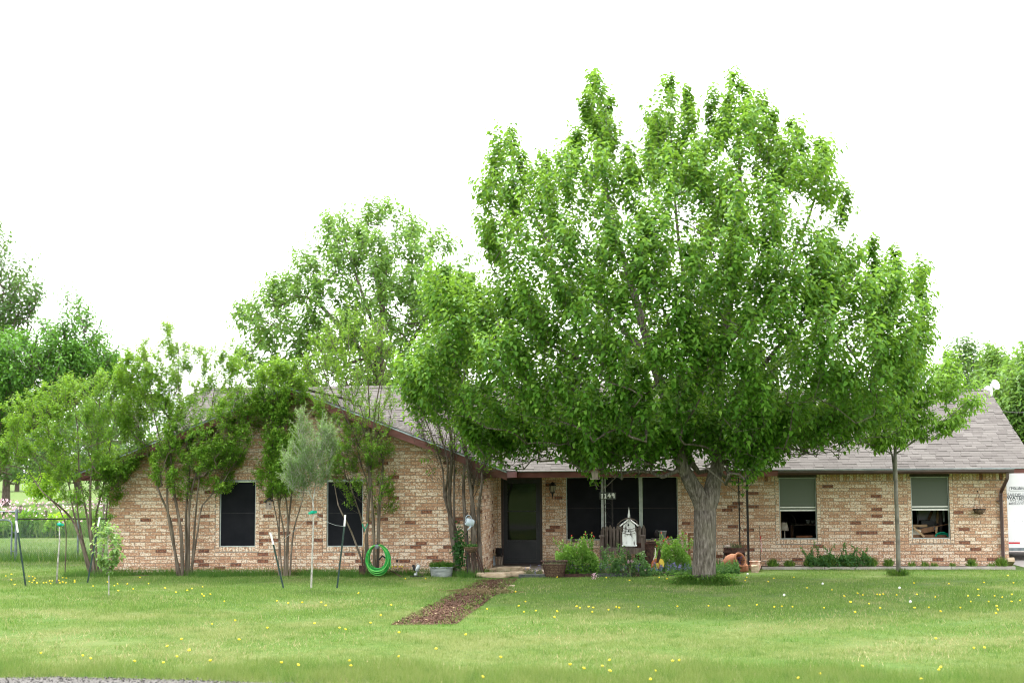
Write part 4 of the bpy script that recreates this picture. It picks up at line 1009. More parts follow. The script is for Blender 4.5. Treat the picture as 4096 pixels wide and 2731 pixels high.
t5, sk5, _ = crepe('nearly leafless crepe myrtle by the porch corner with the watering can hung on it', 1045,
      [[(1052, 1300), (1042, 1220), (1030, 1150), (1022, 1060), (1010, 960), (1005, 850)], [(1056, 1300), (1046, 1230), (1040, 1140), (1030, 1040), (1022, 940), (1030, 790)], [(1048, 1290), (1032, 1210), (1020, 1140), (1012, 1080), (985, 1000), (965, 930)], [(1085, 1300), (1082, 1200), (1078, 1100), (1074, 1000), (1070, 900), (1062, 800)], [(1092, 1300), (1092, 1200), (1090, 1120), (1096, 1040), (1092, 960)],
       [(1078, 1300), (1076, 1220), (1070, 1120), (1064, 1020), (1045, 920), (1050, 800)], [(1044, 1230), (1052, 1160), (1046, 1060), (1044, 950), (1040, 830)], [(1104, 1280), (1104, 1180), (1112, 1100), (1100, 1030)]],
      [[(960, 1010), (955, 900), (975, 800), (1015, 760), (1075, 770), (1085, 900), (1100, 1050), (1060, 1040), (1000, 1040)], [(1075, 1060), (1125, 1050), (1115, 1100), (1080, 1110)], [(930, 900), (1130, 900), (1130, 1090), (1000, 1130), (940, 1020)]], [230, 30, 60], .95, .4, bark='bark_dead', dens=(6, 10), r0=.062, hd=.5, twr=.0048)
# ivy on its foot
b = P2(1056, 1262, CY-.12); q = np.array(b)+rng.normal(0, 1, (420, 3))*np.array([.07, .05, .22])
leaves('ivy', q, rng.normal(0, 1, (420, 3))+np.array([0, -.6, -.4]), np.array([0, -1., .4])+rng.normal(0, .4, (420, 3)), np.full(420, .06), np.full(420, .05), rng.random(420), 'leaf_ivy', t5, False)
# lime branch of a young tree behind the leaning stems
b = P2(150, 1285, -2.9); b.z = 0
tree('mulberry_sapling', 'lime green leafy sapling branch poking out left of the leaning stems', 'sapling', b, [([b, P2(150, 1200, -2.9), P2(120, 1150, -2.9), P2(85, 1115, -2.9)], .016, .006)], [[(42, 1095), (80, 1088), (140, 1090), (145, 1110), (125, 1150), (90, 1148), (70, 1125)]], -2.9, [30], 'bark_crepe', 'leaf_lime', .085, .05, 4, 8, .3, .3, (.25, .4), .5, .8, .5, .9, quads=True, young=.9, tip=.003, drop=.5)

# ---- staked saplings in the lawn
b = G2(715, 1350); y = b.y
t, _, _ = tree('olive_sapling', 'grey green staked sapling with a whitewashed stem before the second wing window', 'sapling', b, [([b, P2(718, 1260, y), P2(720, 1200, y), P2(719, 1150, y)], .022, .017), ([P2(719, 1152, y), P2(705, 1110, y), P2(700, 1050, y)], .014, .005, 1), ([P2(719, 1150, y), P2(725, 1110, y), P2(728, 1060, y), P2(722, 980, y)], .016, .004, 1)],
     [[(652, 1080), (650, 1050), (672, 1030), (685, 990), (690, 950), (700, 945), (705, 985), (740, 975), (768, 985), (770, 1040), (762, 1090), (740, 1125), (715, 1100), (690, 1130), (665, 1120)]], y, [105], 'bark_white', 'leaf_olive', .062, .017, 6, 12, .42, .4, (.22, .62), 1.0, .35, .0, .55, quads=False, young=.7, tip=.002, drop=.5, sides=(3, 5, 10))
c = P2(718, 1176, y); MB().lathe([(.02, -.035), (.055, -.02), (.06, .0), (.035, .03), (.02, .035)], 8, c).beam(c+Vector((-.08, -.02, -.02)), c+Vector((.09, -.01, .01)), .03, .05).build('tie_tape', 'tape', t)
b = G2(250, 1368); y = b.y
tree('redbud_sapling', 'small leafy sapling on a thin pale stem near the left corner of the wing', 'sapling', b, [([b, P2(250, 1300, y), P2(248, 1260, y), P2(248, 1210, y)], .012, .004)], [[(222, 1265), (224, 1225), (240, 1198), (262, 1205), (274, 1240), (274, 1285), (255, 1310), (238, 1295)]], y, [24], 'bark_white', 'leaf_sap', .085, .06, 3, 6, .2, .2, (.15, .38), .7, .6, .6, .7, quads=True, young=.8, tip=.002, drop=.4)
b = G2(130, 1340); y = b.y
t = thing('bare_sapling', 'bare stick sapling with a green tie at its top, left of the leaning stems', 'sapling', b)
MB().tube([b, P2(133, 1290, y), P2(137, 1240, y), P2(136, 1196, y)], [.022, .018, .016, .013], 8).build('stem', 'bark_white', t, True)
c = P2(137, 1203, y); MB().lathe([(.012, -.05), (.045, -.03), (.05, .0), (.02, .03)], 8, c).beam(c+Vector((-.06, 0, 0)), c+Vector((.09, 0, -.02)), .02, .04).build('tie_tape', 'tape', t)

# ================================================================== GARDEN THINGS
def flat(px, py, Y): p = P(px, py, Y); return p
# ---- fence and gate at the left
FY = G(310, 2240).y
fl, fr = P(62, 2080, FY).x, WXL-.05
FT = P(310, 2074, FY).z
t = thing('chain_link_fence', 'chain link fence with a dark top rail joining the house corner to the gate', 'fence', (fr, FY, 0))
MB().tube([(fl, FY, FT), (fr, FY, FT)], .018, 8).build('top_rail', 'iron', t)
for px in (310,): MB().tube([P(px, 2240, FY)*1, (P(px, 2240, FY).x, FY, FT-.02)], .026, 8).build('post', 'grey_metal', t)
gp = P(62, 2240, FY).x
o = MB().tube([(gp, FY, -.05), (gp, FY, FT+.22)], .038, 10).build('gate_post', 'grey_metal', t)
MB().lathe([(.052, -.02), (.05, .02), (.02, .05)], 10, (gp, FY, FT+.23)).build('cap', 'grey_metal', o)
def links(x0, x1, z0, z1, y, name, parent, s=.055):
    mb = MB(); n = int((x1-x0)/s)
    for k in range(n):
        for sg in (1, -1):
            pts = []; m = int((z1-z0)/s)
            for j in range(m+1): pts.append((x0+(k+.5)*s+sg*(s/2 if j % 2 else -s/2)*1.0, y+sg*.003, z0+j*s))
            for a, b in zip(pts, pts[1:]):
                a, b = Vector(a), Vector(b); w = Vector((.0026, 0, .0)); mb.add([a-w, a+w, b+w, b-w], [(0, 1, 2, 3)])
    o = mb.build(name, 'grey_metal', parent); o['kind'] = 'stuff'; return o
links(gp, fr, .03, FT-.01, FY-.03, 'chain_link', t)
t = thing('fence_gate', 'chain link gate of bent grey tube cut off by the left edge of the photo', 'gate', (gp-.25, FY, 0))
gx = P(46, 2160, FY).x; gl = gx-2.6; zt_, zb_ = P(20, 2079, FY).z, P(20, 2255, FY).z
c_ = .14; pts = []
for (cx, cz, a0) in ((gx-c_, zt_-c_, 0), (gl+c_, zt_-c_, 90), (gl+c_, zb_+c_, 180), (gx-c_, zb_+c_, 270)):
    for k in range(5): a = math.radians(a0+k*22.5); pts.append((cx+c_*math.cos(a), FY, cz+c_*math.sin(a)))
pts.append(pts[0]); MB().tube(pts, .024, 8).build('gate_frame', 'grey_metal', t)
links(gl+.03, gx-.03, zb_+.03, zt_-.03, FY-.028, 'chain_link', t)
MB().tube([(gp-.02, FY, .75), (gx, FY, .75)], .012, 6).tube([(gp-.02, FY, .25), (gx, FY, .25)], .012, 6).build('hinge', 'grey_metal', t)
# second fence further back
F2 = 17.0; t = thing('field_fence', 'far wire fence with mixed posts along the wild flower strip', 'fence', (P(80, 2150, F2).x, F2, 0))
zr = P(80, 2046, F2).z; xa, xb = P(-160, 2046, F2).x, P(150, 2046, F2).x
MB().tube([(xa, F2, zr), (xb, F2, zr)], .03, 8).build('top_rail', 'grey_metal', t)
for px, ztop, m_ in ((-60, 2046, 'grey_metal'), (13, 2046, 'iron'), (81, 2020, 'wood_grey'), (147, 2044, 'grey_metal'), (183, 2042, 'wood_grey'), (300, 2050, 'wood_grey'), (415, 2016, 'wood_grey')):
    x = P(px, 2100, F2).x; MB().tube([(x, F2, -.1), (x, F2, P(px, ztop, F2).z)], .05, 7).build('post', m_, t)
for zz in (.35, .65, .95, 1.2): MB().tube([(xb, F2, zz), (P(430, 2100, F2).x, F2, zz)], .006, 4).build('wire', 'grey_metal', t)

# ---- metal T posts round the saplings
PG = 'green steel posts round the staked saplings'
def tpost(b2, t2, tip2, lab):
    b = G2(*b2); y = b.y; top = P2(*t2, y); mid = P2(*tip2, y)
    t = thing('steel_post', lab, 'post', b, PG)
    d = (top-b).normalized(); mb = MB()
    mb.beam(b-d*.1, mid, .034, .010, up=(0, 1, 0)).beam(b-d*.1+Vector((0, .016, 0)), mid+Vector((0, .016, 0)), .012, .034, up=(0, 1, 0))
    n = int((mid-b).length/.11)
    for k in range(n): mb.box(b+d*(k*.11+.05)+Vector((0, -.010, 0)), (.014, .012, .018))
    mb.build('shaft', 'tpost', t)
    MB().beam(mid+d*.001, top, .036, .012, up=(0, 1, 0)).beam(mid+d*.001+Vector((0, .017, 0)), top+Vector((0, .017, 0)), .014, .034, up=(0, 1, 0)).build('white_tip', 'tpost_tip', t)
    return t, mid
tpost((59, 1346), (37, 1195), (41, 1222), 'dark steel post leaning left by the gate, leftmost of the four posts')
tpost((201, 1338), (229, 1187), (225, 1208), 'dark steel post with white tip leaning right beside the leaning stems')
_, q1 = tpost((651, 1350), (621, 1222), (628, 1250), 'green steel post leaning left with a long white tip, left of the grey green sapling')
_, q2 = tpost((774, 1350), (793, 1182), (791, 1208), 'green steel post with white tip leaning right before the second wing window')
sp_ = P2(719, 1178, G2(715, 1350).y)
for a, lab in ((q1, 'thin tie wire from the left green post to the grey green sapling'), (q2, 'thin tie wire from the right green post to the grey green sapling')):
    m_ = (a+sp_)/2-Vector((0, 0, .06)); mb = MB().tube([a, (a*.75+sp_*.25)-Vector((0, 0, .05)), m_, (a*.25+sp_*.75)-Vector((0, 0, .03)), sp_], .0035, 4)
    mb.top('tie_wire', 'galv', a, lab, 'wire')

# ---- birdhouse on the narrow crepe myrtle
c = P2(617, 1160, -3.45); t = thing('birdhouse', 'small grey birdhouse with a black tilted roof nailed among the thin stems', 'birdhouse', c)
rz = Matrix.Rotation(math.radians(30), 3, 'Z')
def rel(v): return rz @ Vector(v)+c
b_ = MB().box(c, (.11, .11, .17), rz); b_.build('box', 'wood_feeder', t)
MB().box(rel((-.035, 0, .115)), (.16, .17, .015), rz @ Matrix.Rotation(math.radians(-38), 3, 'Y')).box(rel((.05, 0, .12)), (.10, .17, .015), rz @ Matrix.Rotation(math.radians(40), 3, 'Y')).build('lid', 'black', t)
MB().lathe([(.018, -.004), (.018, .004)], 10, rel((.01, -.056, .03)), rz @ Matrix.Rotation(math.pi/2, 3, 'X')).build('entrance_hole', 'black', t)

# ---- hose on its stand, spade, drip things
hc = P2(869, 1282, -3.55)
t = thing('garden_hose', 'bright green garden hose coiled in a big loop at the foot of the bare brick', 'hose', hc)
for k in range(17):
    pts = []; rx, rzz = R.uniform(.185, .27), R.uniform(.26, .34); ox, oz, ph = R.uniform(-.015, .015), .31-rzz+R.uniform(-.005, .0), R.uniform(0, 6)
    for j in range(33):
        a = 2*math.pi*j/32; pts.append((hc.x+ox+rx*math.cos(a)*(1-.12*math.sin(a)), hc.y-.09+.008*k-.05+.02*math.sin(a*2+ph), hc.z+oz+rzz*math.sin(a)))
    MB().tube(pts, .0125, 6, caps=False).build('coil', 'hose' if k % 4 else 'hose_pale', t, True)
MB().tube([hc+Vector((.24, -.1, .1)), hc+Vector((.29, -.12, -.02)), hc+Vector((.31, -.14, -.16)), hc+Vector((.30, -.14, -.22))], .012, 6).build('loose_end', 'hose', t, True)
t = thing('hose_stand', 'dark iron hose stand holding up the coiled green hose', 'stand', (hc.x, hc.y+.03, 0))
z_ = hc.z
MB().tube([(hc.x-.02, hc.y+.05, -.05), (hc.x-.02, hc.y+.05, z_+.36)], .012, 6).build('upright', 'iron', t)
MB().tube([(hc.x-.14, hc.y-.13, z_+.25), (hc.x-.07, hc.y-.12, z_+.30), (hc.x, hc.y-.12, z_+.325), (hc.x+.07, hc.y-.12, z_+.30), (hc.x+.14, hc.y-.13, z_+.25)], .010, 6).tube([(hc.x-.02, hc.y+.05, z_+.33), (hc.x, hc.y-.16, z_+.32)], .012, 6).build('hanger_arm', 'iron', t)
MB().lathe([(.0, -.012), (.048, -.010), (.048, .008), (.0, .014)], 8, (hc.x, hc.y-.19, z_+.275), Matrix.Rotation(math.pi/2, 3, 'X')).build('face_plate', 'grey_metal', t)
MB().tube([(hc.x+.02, hc.y-.02, z_-.02), (hc.x+.10, hc.y-.05, z_+.06), (hc.x+.17, hc.y-.05, z_+.01)], .02, 6).build('valve', 'black', t)
b = P2(831, 1316, -3.6); y = b.y; t = thing('garden_spade', 'short spade with a green D handle standing upright beside the coiled hose', 'spade', b)
MB().tube([P2(834, 1278, y), P2(837, 1222, y)], .015, 8).build('shaft', 'wood_pale', t, True)
MB().tube([P2(832, 1300, y), P2(834, 1262, y)], .018, 8).build('socket', 'rust', t)
q = P2(832, 1308, y); MB().box(q, (.14, .012, .20), Matrix.Rotation(.1, 3, 'X')).build('blade', 'rust', t)
q = P2(838, 1212, y); MB().tube([q+Vector((0, 0, -.07)), q+Vector((0, 0, -.02)), q+Vector((-.05, 0, .05)), q+Vector((-.058, 0, .11))], .010, 6).tube([q+Vector((0, 0, -.02)), q+Vector((.05, 0, .05)), q+Vector((.058, 0, .11))], .010, 6).build('yoke', 'tape', t)
MB().tube([q+Vector((-.062, 0, .115)), q+Vector((.062, 0, .115))], .016, 8).build('grip', 'wood_pale', t)
# spotlight, meter rod and stones by the wing
b = P2(957, 1316, -3.75); b.z = .02; t = thing('spotlight', 'small silver spotlight on a black spike between the two flat stones by the wing', 'spotlight', b)
rot_ = Matrix.Rotation(math.radians(18), 3, 'Y'); MB().lathe([(.035, 0), (.045, .02), (.045, .15), (.040, .155)], 12, b+Vector((0, 0, .12)), rot_).build('head', 'galv', t, True)
MB().lathe([(.03, 0), (.036, .03), (.02, .06)], 10, b+Vector((-.02, -.02, .05)), Matrix.Rotation(math.radians(80), 3, 'X')).tube([b+Vector((0, 0, -.05)), b+Vector((0, 0, .13))], .014, 6).build('bracket', 'galv', t)
MB().box(b+Vector((-.06, .03, .20)), (.05, .10, .13), Matrix.Rotation(-.35, 3, 'Y')).box(b+Vector((0, 0, .01)), (.30, .06, .03)).build('base', 'black', t)
def stone(px, py, w, d, h, lab, Y=None, rotz=0.0, name='flat_stone', cat='stone', group=None, zc=None, tilt=0.0, mat='flag'):
    c = G2(px, py) if Y is None else P2(px, py, Y)
    if zc is not None: c.z = zc
    n = R.randint(7, 10); mb = MB(); vs = []; prof = [R.uniform(.82, 1.08) for _ in range(n)]
    for z, s in ((0, .93), (h*.35, 1.0), (h*.85, .98), (h, .92)):
        for k in range(n):
            a = 2*math.pi*k/n; se = (abs(math.cos(a))**.6*math.copysign(1, math.cos(a)), abs(math.sin(a))**.6*math.copysign(1, math.sin(a)))
            vs.append((c.x+(se[0]*w/2*math.cos(rotz)-se[1]*d/2*math.sin(rotz))*prof[k]*s, c.y+(se[0]*w/2*math.sin(rotz)+se[1]*d/2*math.cos(rotz))*prof[k]*s, c.z+z+R.uniform(-.12, .12)*h+tilt*se[0]*w/2))
    fs = [tuple(range(n-1, -1, -1)), tuple(3*n+k for k in range(n))]+[(i*n+k, i*n+(k+1) % n, (i+1)*n+(k+1) % n, (i+1)*n+k) for i in range(3) for k in range(n)]
    return mb.add(vs, fs).top(name, mat, (c.x, c.y, c.z), lab, cat, group)
SG = 'flat stones by the wing and the door'
stone(908, 1318, .46, .32, .10, 'flat tan stone lying in the grass just right of the green hose', group=SG)
stone(970, 1320, .40, .26, .08, 'flat tan stone lying under the silver spotlight', group=SG)
stone(1134, 1325, .80, .44, .10, 'long pale flagstone lying foremost left where the mulch path begins', group=SG, rotz=-.12)
stone(1170, 1318, .62, .42, .11, 'broad tan flagstone in the middle of the step before the porch', group=SG, zc=.05)
stone(1188, 1323, .44, .30, .10, 'small tan flagstone at the right end of the step, next to the grey shrub', group=SG)
stone(1143, 1303, .50, .75, .08, 'pale flagstone slab lying tilted at the porch corner left of the door', Y=-2.35, group=SG, zc=.04, rotz=.25, tilt=.08)
stone(1168, 1308, .55, .36, .08, 'tan flagstone lying across the front edge of the porch slab', Y=-2.2, group=SG, zc=.035)
stone(1196, 1306, .44, .34, .08, 'brown flagstone at the right of the porch opening behind the grey shrub', Y=-2.2, group=SG, zc=.035)
stone(1172, 1346, .22, .10, .03, 'thin pale stone sunk in the mulch path near its top', group=SG)
stone(1734, 1302, .20, .16, .16, 'rounded tan stone in the bed right of the big trunk', Y=-2.2, zc=0, name='garden_stone', mat='flag')
mb = MB().tube([G2(893, 1309, .09), G2(905, 1313, .1), G2(915, 1320, .05), G2(925, 1326, .02)], .012, 6)
mb.top('hose_stub', 'rust', G2(908, 1316, .06), 'short brown hose end draped over the flat stone beside the green hose', 'hose')

# galvanised tub
b = P2(1014, 1321, -3.45); b.z = 0
t = thing('galvanised_tub', 'oval ribbed galvanised tub overgrown with grass left of the porch corner', 'tub', b)
def oval(mb, prof, c, sx, sy, n=28):
    vs = []; fs = []
    for r, z in prof:
        for k in range(n): a = 2*math.pi*k/n; vs.append((c.x+r*sx*math.cos(a), c.y+r*sy*math.sin(a), c.z+z))
    for i in range(len(prof)-1):
        for k in range(n): fs.append((i*n+k, i*n+(k+1) % n, (i+1)*n+(k+1) % n, (i+1)*n+k))
    return mb.add(vs, fs)
oval(MB(), [(.82, -.02), (.86, .04), (.885, .05), (.875, .08), (.90, .09), (.89, .12), (.93, .13), (.92, .16), (.97, .20), (1.0, .205), (1.0, .22), (.95, .22), (.93, .17)], b, .275, .17).build('tub', 'galv', t, True)
q = np.zeros((700, 3)); an = rng.uniform(0, 6.28, 700); rr = np.sqrt(rng.uniform(0, 1, 700))
q[:, 0] = b.x+.26*rr*np.cos(an); q[:, 1] = b.y+.155*rr*np.sin(an); q[:, 2] = .17
def blades(name, p, d, L, Wd, tint, mat, parent, curl=.25):
    return leaves(name, p, d, np.tile(np.array([0, -1., .3]), (len(p), 1))+rng.normal(0, .5, (len(p), 3)), L, Wd, tint, mat, parent, False, curl=curl)
blades('grass', q, np.array([0, 0, 1.])+rng.normal(0, .35, (700, 3)), rng.uniform(.09, .20, 700), np.full(700, .008), rng.uniform(.1, .7, 700), 'leaf_bush', t)
oval(MB(), [(.0, .15), (.9, .16)], b, .275, .17).build('soil', 'soil', t)
# rusty plant stand with a coir nest
b = P2(1088, 1310, -3.62); b.z = 0; y = b.y; c = P2(1082, 1258, y)
t = thing('plant_stand', 'rusty three legged stand holding a coir nest of succulents at the porch corner', 'plant stand', b)
oval(MB(), [(.1, -.10), (.55, -.085), (.9, -.03), (1.0, .01), (.95, .03), (.8, .0)], c, .155, .12, 16).build('nest', 'nest', t)
for dx, dy in ((-.05, -.08), (.06, .08), (.13, -.05)):
    MB().tube([c+Vector((dx, dy, -.06)), c+Vector((dx+.08, dy*1.2, -.25)), Vector((c.x+dx*1.2+.17, c.y+dy*1.5, .0))], .012, 6).build('leg', 'rust', t)
MB().tube([c+Vector((.02, -.09, -.25)), c+Vector((.22, -.05, -.30))], .008, 5).tube([c+Vector((.03, .09, -.12)), c+Vector((.24, -.05, -.40))], .008, 5).tube([c+Vector((.25, -.02, -.42)), c+Vector((.29, -.02, -.36)), c+Vector((.33, -.02, -.45))], .008, 5).build('brace', 'rust', t)
n = 130; q = np.array(c)+rng.normal(0, 1, (n, 3))*np.array([.07, .05, .018])+np.array([0, 0, .03])
leaves('succulents', q, rng.normal(0, 1, (n, 3))+np.array([0, -.2, .5]), np.tile([0, 0, 1.], (n, 1)), np.full(n, .065), np.full(n, .034), rng.uniform(.3, 1, n), 'leaf_bed', t, False)
# watering can on a hook
c = P2(1078, 1199, -3.6)
t = thing('watering_can', 'pale blue enamel watering can hanging tilted from an iron hook', 'watering can', c)
ry = Matrix.Rotation(math.radians(12), 3, 'Y') @ Matrix.Rotation(math.radians(-68), 3, 'Z') @ Matrix.Rotation(math.radians(86), 3, 'X')
MB().lathe([(.0, -.10), (.068, -.10), (.088, -.06), (.090, .02), (.078, .075), (.060, .085), (.035, .083), (.033, .06), (.0, .055)], 18, c, ry).build('body', 'enamel', t, True)
MB().lathe([(.0, 0), (.032, 0), (.032, .003), (.0, .003)], 14, c+ry @ Vector((0, 0, .084)), ry).build('mouth', 'black', t)
MB().tube([c+Vector((-.075, -.03, .02)), c+Vector((-.072, -.03, .12)), c+Vector((-.03, -.02, .165)), c+Vector((.03, -.01, .14)), c+Vector((.05, 0, .07))], .008, 6).build('handle', 'enamel', t)
MB().tube([c+Vector((.04, -.06, -.08)), c+Vector((.02, -.09, -.12)), c+Vector((-.03, -.12, -.165))], [.022, .014, .012], 8).build('spout', 'enamel', t, True)
b = P2(1074, 1310, -3.52); b.z = 0; y = b.y
t = thing('shepherd_hook', 'black iron hook pole in the bare shrub carrying the pale blue watering can', 'hook', b)
MB().tube([b, P2(1073, 1175, y)], .010, 6).build('pole', 'iron', t)
MB().tube([P2(1073, 1175, y), P2(1067, 1165, y), P2(1063, 1175, y), P2(1070, 1182, y), P2(1078, 1186, y-.03), P2(1080, 1180, y-.05)], .006, 6).build('hook', 'iron', t)
# lantern and boot scraper beside the door
c = P2(1146, 1262, -.35); b = P2(1146, 1295, -.35); b.z = .02
t = thing('owl_ornament', 'pale slatted garden ornament with a dark pot on top, left of the storm door', 'ornament', b)
mb = MB()
for k in range(5): mb.box((b.x-.08+.04*k, b.y+(.01 if k % 2 else 0), .15), (.026, .03, .24), Matrix.Rotation((k-2)*.06, 3, 'Y'))
mb.box((b.x, b.y+.02, .03), (.22, .05, .04)).build('slats', 'wood_feeder', t)
MB().lathe([(.06, 0), (.085, .06), (.085, .16), (.09, .17), (.075, .17), (.07, .14)], 12, (b.x, b.y, .29)).build('pot', 'black', t, True)
MB().box((b.x+.01, b.y, .275), (.17, .08, .03)).build('ledge', 'iron', t)
MB().lathe([(.05, 0), (.045, .2), (.02, .24)], 8, (b.x-.14, b.y+.05, .03)).build('bottle', 'enamel', t)
# yellow flower wire ornament at the wing base
b = P2(912, 1302, -2.95); b.z = .05
t = thing('wire_ornament', 'little black wire garden ornament with yellow tin flowers against the wing', 'ornament', b)
mb = MB()
for dx in (-.11, -.03, .06, .12): mb.tube([b, b+Vector((dx*.6, 0, .08)), b+Vector((dx, 0, .13))], .005, 4)
mb.tube([b+Vector((0, 0, -.05)), b+Vector((0, 0, .24))], .006, 4).lathe([(.0, .23), (.03, .24), (.02, .29), (.0, .30)], 8, b).build('wires', 'iron', t)
for dx in (-.11, -.03, .06, .12): MB().lathe([(.01, -.02), (.028, .01), (.03, .02)], 7, b+Vector((dx, -.01, .14))).build('flower', 'yellow', t)

# ---- hanging bird feeder under the ash
fy = -6.4; c = P(2380, 1898, fy)
t = thing('bird_feeder', 'weathered wooden bird feeder hanging from the tree before the porch roof', 'bird feeder', c)
zt_ = P(2380, 1873, fy).z; ze_ = P(2380, 1889, fy).z; zb_ = P(2380, 1912, fy).z; s_ = P(2410, 1890, fy).x-c.x
MB().add([(c.x-.075, fy-.07, ze_+.03), (c.x+.075, fy-.07, ze_+.03), (c.x+.052, fy-.052, zb_), (c.x-.052, fy-.052, zb_), (c.x-.075, fy+.07, ze_+.03), (c.x+.075, fy+.07, ze_+.03), (c.x+.052, fy+.052, zb_), (c.x-.052, fy+.052, zb_), (c.x, fy-.07, zt_-.02), (c.x, fy+.07, zt_-.02)],
         [(0, 3, 2, 1, 8), (4, 5, 6, 7), (0, 4, 7, 3), (1, 2, 6, 5), (0, 8, 9, 4), (1, 5, 9, 8), (4, 9, 5)]).build('box', 'wood_feeder', t)
for s in (-1, 1): MB().beam((c.x, fy, zt_), (c.x+s*.115, fy, ze_-.005), .20, .014, up=(0, 0, 1)).build('roof_board', 'wood_brown', t)
MB().box((c.x, fy, zb_-.012), (.18, .18, .02)).box((c.x-.085, fy, zb_+.005), (.012, .18, .03)).box((c.x+.085, fy, zb_+.005), (.012, .18, .03)).build('tray', 'wood_feeder', t)
MB().tube([(c.x, fy, zt_-.01), (c.x+.02, fy, zt_+.4), (c.x+.1, fy, zt_+.9)], .003, 4).build('wire', 'iron', t)

# ---- church birdhouse on its post
cy = -3.3
def CP(px, py): return P(2200+px/3.137, 1850+py/3.137, cy)
c = CP(995, 900); b = Vector((c.x, cy, 0))
t = thing('church_birdhouse', 'white flaking birdhouse shaped like a chapel with a tall spire, on a grey post', 'birdhouse', b)
zb_, zs, ze_, zr_, ztip = CP(0, 1045).z, CP(0, 868).z, CP(0, 790).z, CP(0, 708).z, CP(1007, 550).z
w1, w2 = (CP(1085, 0).x-CP(912, 0).x)/2, (CP(1075, 0).x-CP(928, 0).x)/2
MB().bbox((c.x-w1, cy-.11, zb_+.021), (c.x+w1, cy+.11, zs)).build('lower_box', 'paint_worn', t)
MB().prism([(c.x-w2, zs+.001), (c.x+w2, zs+.001), (c.x+w2, ze_), (c.x, zr_-.02), (c.x-w2, ze_)], None, cy-.10, cy+.10).build('upper_box', 'paint_worn', t)
for s in (-1, 1): MB().beam((c.x, cy, zr_), (c.x+s*(w2+.075), cy, ze_-.012), .27, .022, up=(0, 0, 1)).build('roof_board', 'paint_worn', t)
sw_ = .033; zz = zr_-.03
MB().add([(c.x-sw_, cy-.07-sw_, zz), (c.x+sw_, cy-.07-sw_, zz), (c.x+sw_, cy-.07+sw_, zz), (c.x-sw_, cy-.07+sw_, zz), (c.x-sw_*.8, cy-.07-sw_*.8, zz+.11), (c.x+sw_*.8, cy-.07-sw_*.8, zz+.11), (c.x+sw_*.8, cy-.07+sw_*.8, zz+.11), (c.x-sw_*.8, cy-.07+sw_*.8, zz+.11), (c.x, cy-.07, ztip)],
         [(0, 1, 5, 4), (1, 2, 6, 5), (2, 3, 7, 6), (3, 0, 4, 7), (4, 5, 8), (5, 6, 8), (6, 7, 8), (7, 4, 8)]).build('spire', 'paint_worn', t)
MB().bbox((c.x-w1-.012, cy-.125, zb_), (c.x+w1+.012, cy+.125, zb_+.020)).build('floor_board', 'white', t)
MB().bbox((c.x-.045, cy-.118, zb_+.022), (c.x+.035, cy-.1105, zs-.09)).build('chapel_door', 'white', t)
MB().box((c.x-.01, cy-.125, zs-.05), (.075, .03, .02)).build('perch', 'paint_worn', t)
for zz in (CP(0, 780).z, CP(0, 866).z+.02): MB().lathe([(.0, -.002), (.019, -.002), (.019, .002), (.0, .002)], 12, (c.x-.012, cy-.103, zz), Matrix.Rotation(math.pi/2, 3, 'X')).build('entrance_hole', 'black', t)
MB().bbox((c.x-.055, cy-.05, -.1), (c.x+.04, cy+.045, zb_)).build('post', 'wood_grey', t)
mb = MB()
for k in range(3):
    rr, a0 = .18+.03*k, .4*k
    mb.tube([(c.x-.01+rr*math.cos(a0+a*.4)*(1+.1*math.sin(a+k)), cy-.13-.02*k, zr_-.10+rr*.7*math.sin(a0+a*.4)-.03*k) for a in range(16)], .0055, 5)
mb.top('vine_wreath', 'bark_dead', (c.x, cy-.14, zr_-.1), 'loose wreath of brown vine hung round the chapel birdhouse gable', 'wreath')

# ---- picket bench under the window
by = -1.0
def BP(px, py): return P(2200+px/3.137, 1850+py/3.137, by)
x0, x1 = BP(612, 0).x, BP(1178, 0).x; zs_ = BP(0, 1060).z; zt_ = BP(0, 800).z; g0 = .02
t = thing('picket_bench', 'weathered grey bench with a pointed picket back under the porch window', 'bench', ((x0+x1)/2, by, g0))
xs_ = [620, 665, 711, 758, 804, 848, 892, 938, 985, 1032, 1084, 1130]
for i, px in enumerate(xs_):
    a = BP(px, 0).x; w = .128; hh = zt_+.02*((i*7) % 3-1)
    MB().prism([(a, zs_-.10), (a+w*.86, zs_-.10), (a+w*.86, hh-.10), (a+w*.55, hh), (a+w*.35, hh), (a, hh-.10)], None, by+.28, by+.30).build('picket', 'wood_grey', t)
MB().bbox((x0, by-.22, zs_-.05), (x1, by+.27, zs_-.015)).build('seat', 'wood_grey', t)
MB().bbox((x0, by-.245, zs_-.15), (x1, by-.221, zs_-.02)).build('front_board', 'wood_grey', t)
for xx in (x0+.05, x1-.05):
    MB().bbox((xx-.045, by-.20, g0), (xx+.045, by-.12, zs_-.051)).build('leg', 'wood_grey', t); MB().bbox((xx-.045, by+.19, g0), (xx+.045, by+.27, zs_-.051)).build('leg', 'wood_grey', t)
    MB().bbox((xx-.04, by-.20, zs_-.014), (xx+.04, by-.13, zs_+.24)).build('arm_support', 'wood_grey', t); MB().bbox((xx-.06, by-.25, zs_+.241), (xx+.06, by+.279, zs_+.275)).build('armrest', 'wood_grey', t)
MB().bbox((x0+.1, by-.19, g0+.12), (x1-.1, by-.15, g0+.19)).build('stretcher', 'wood_grey', t)

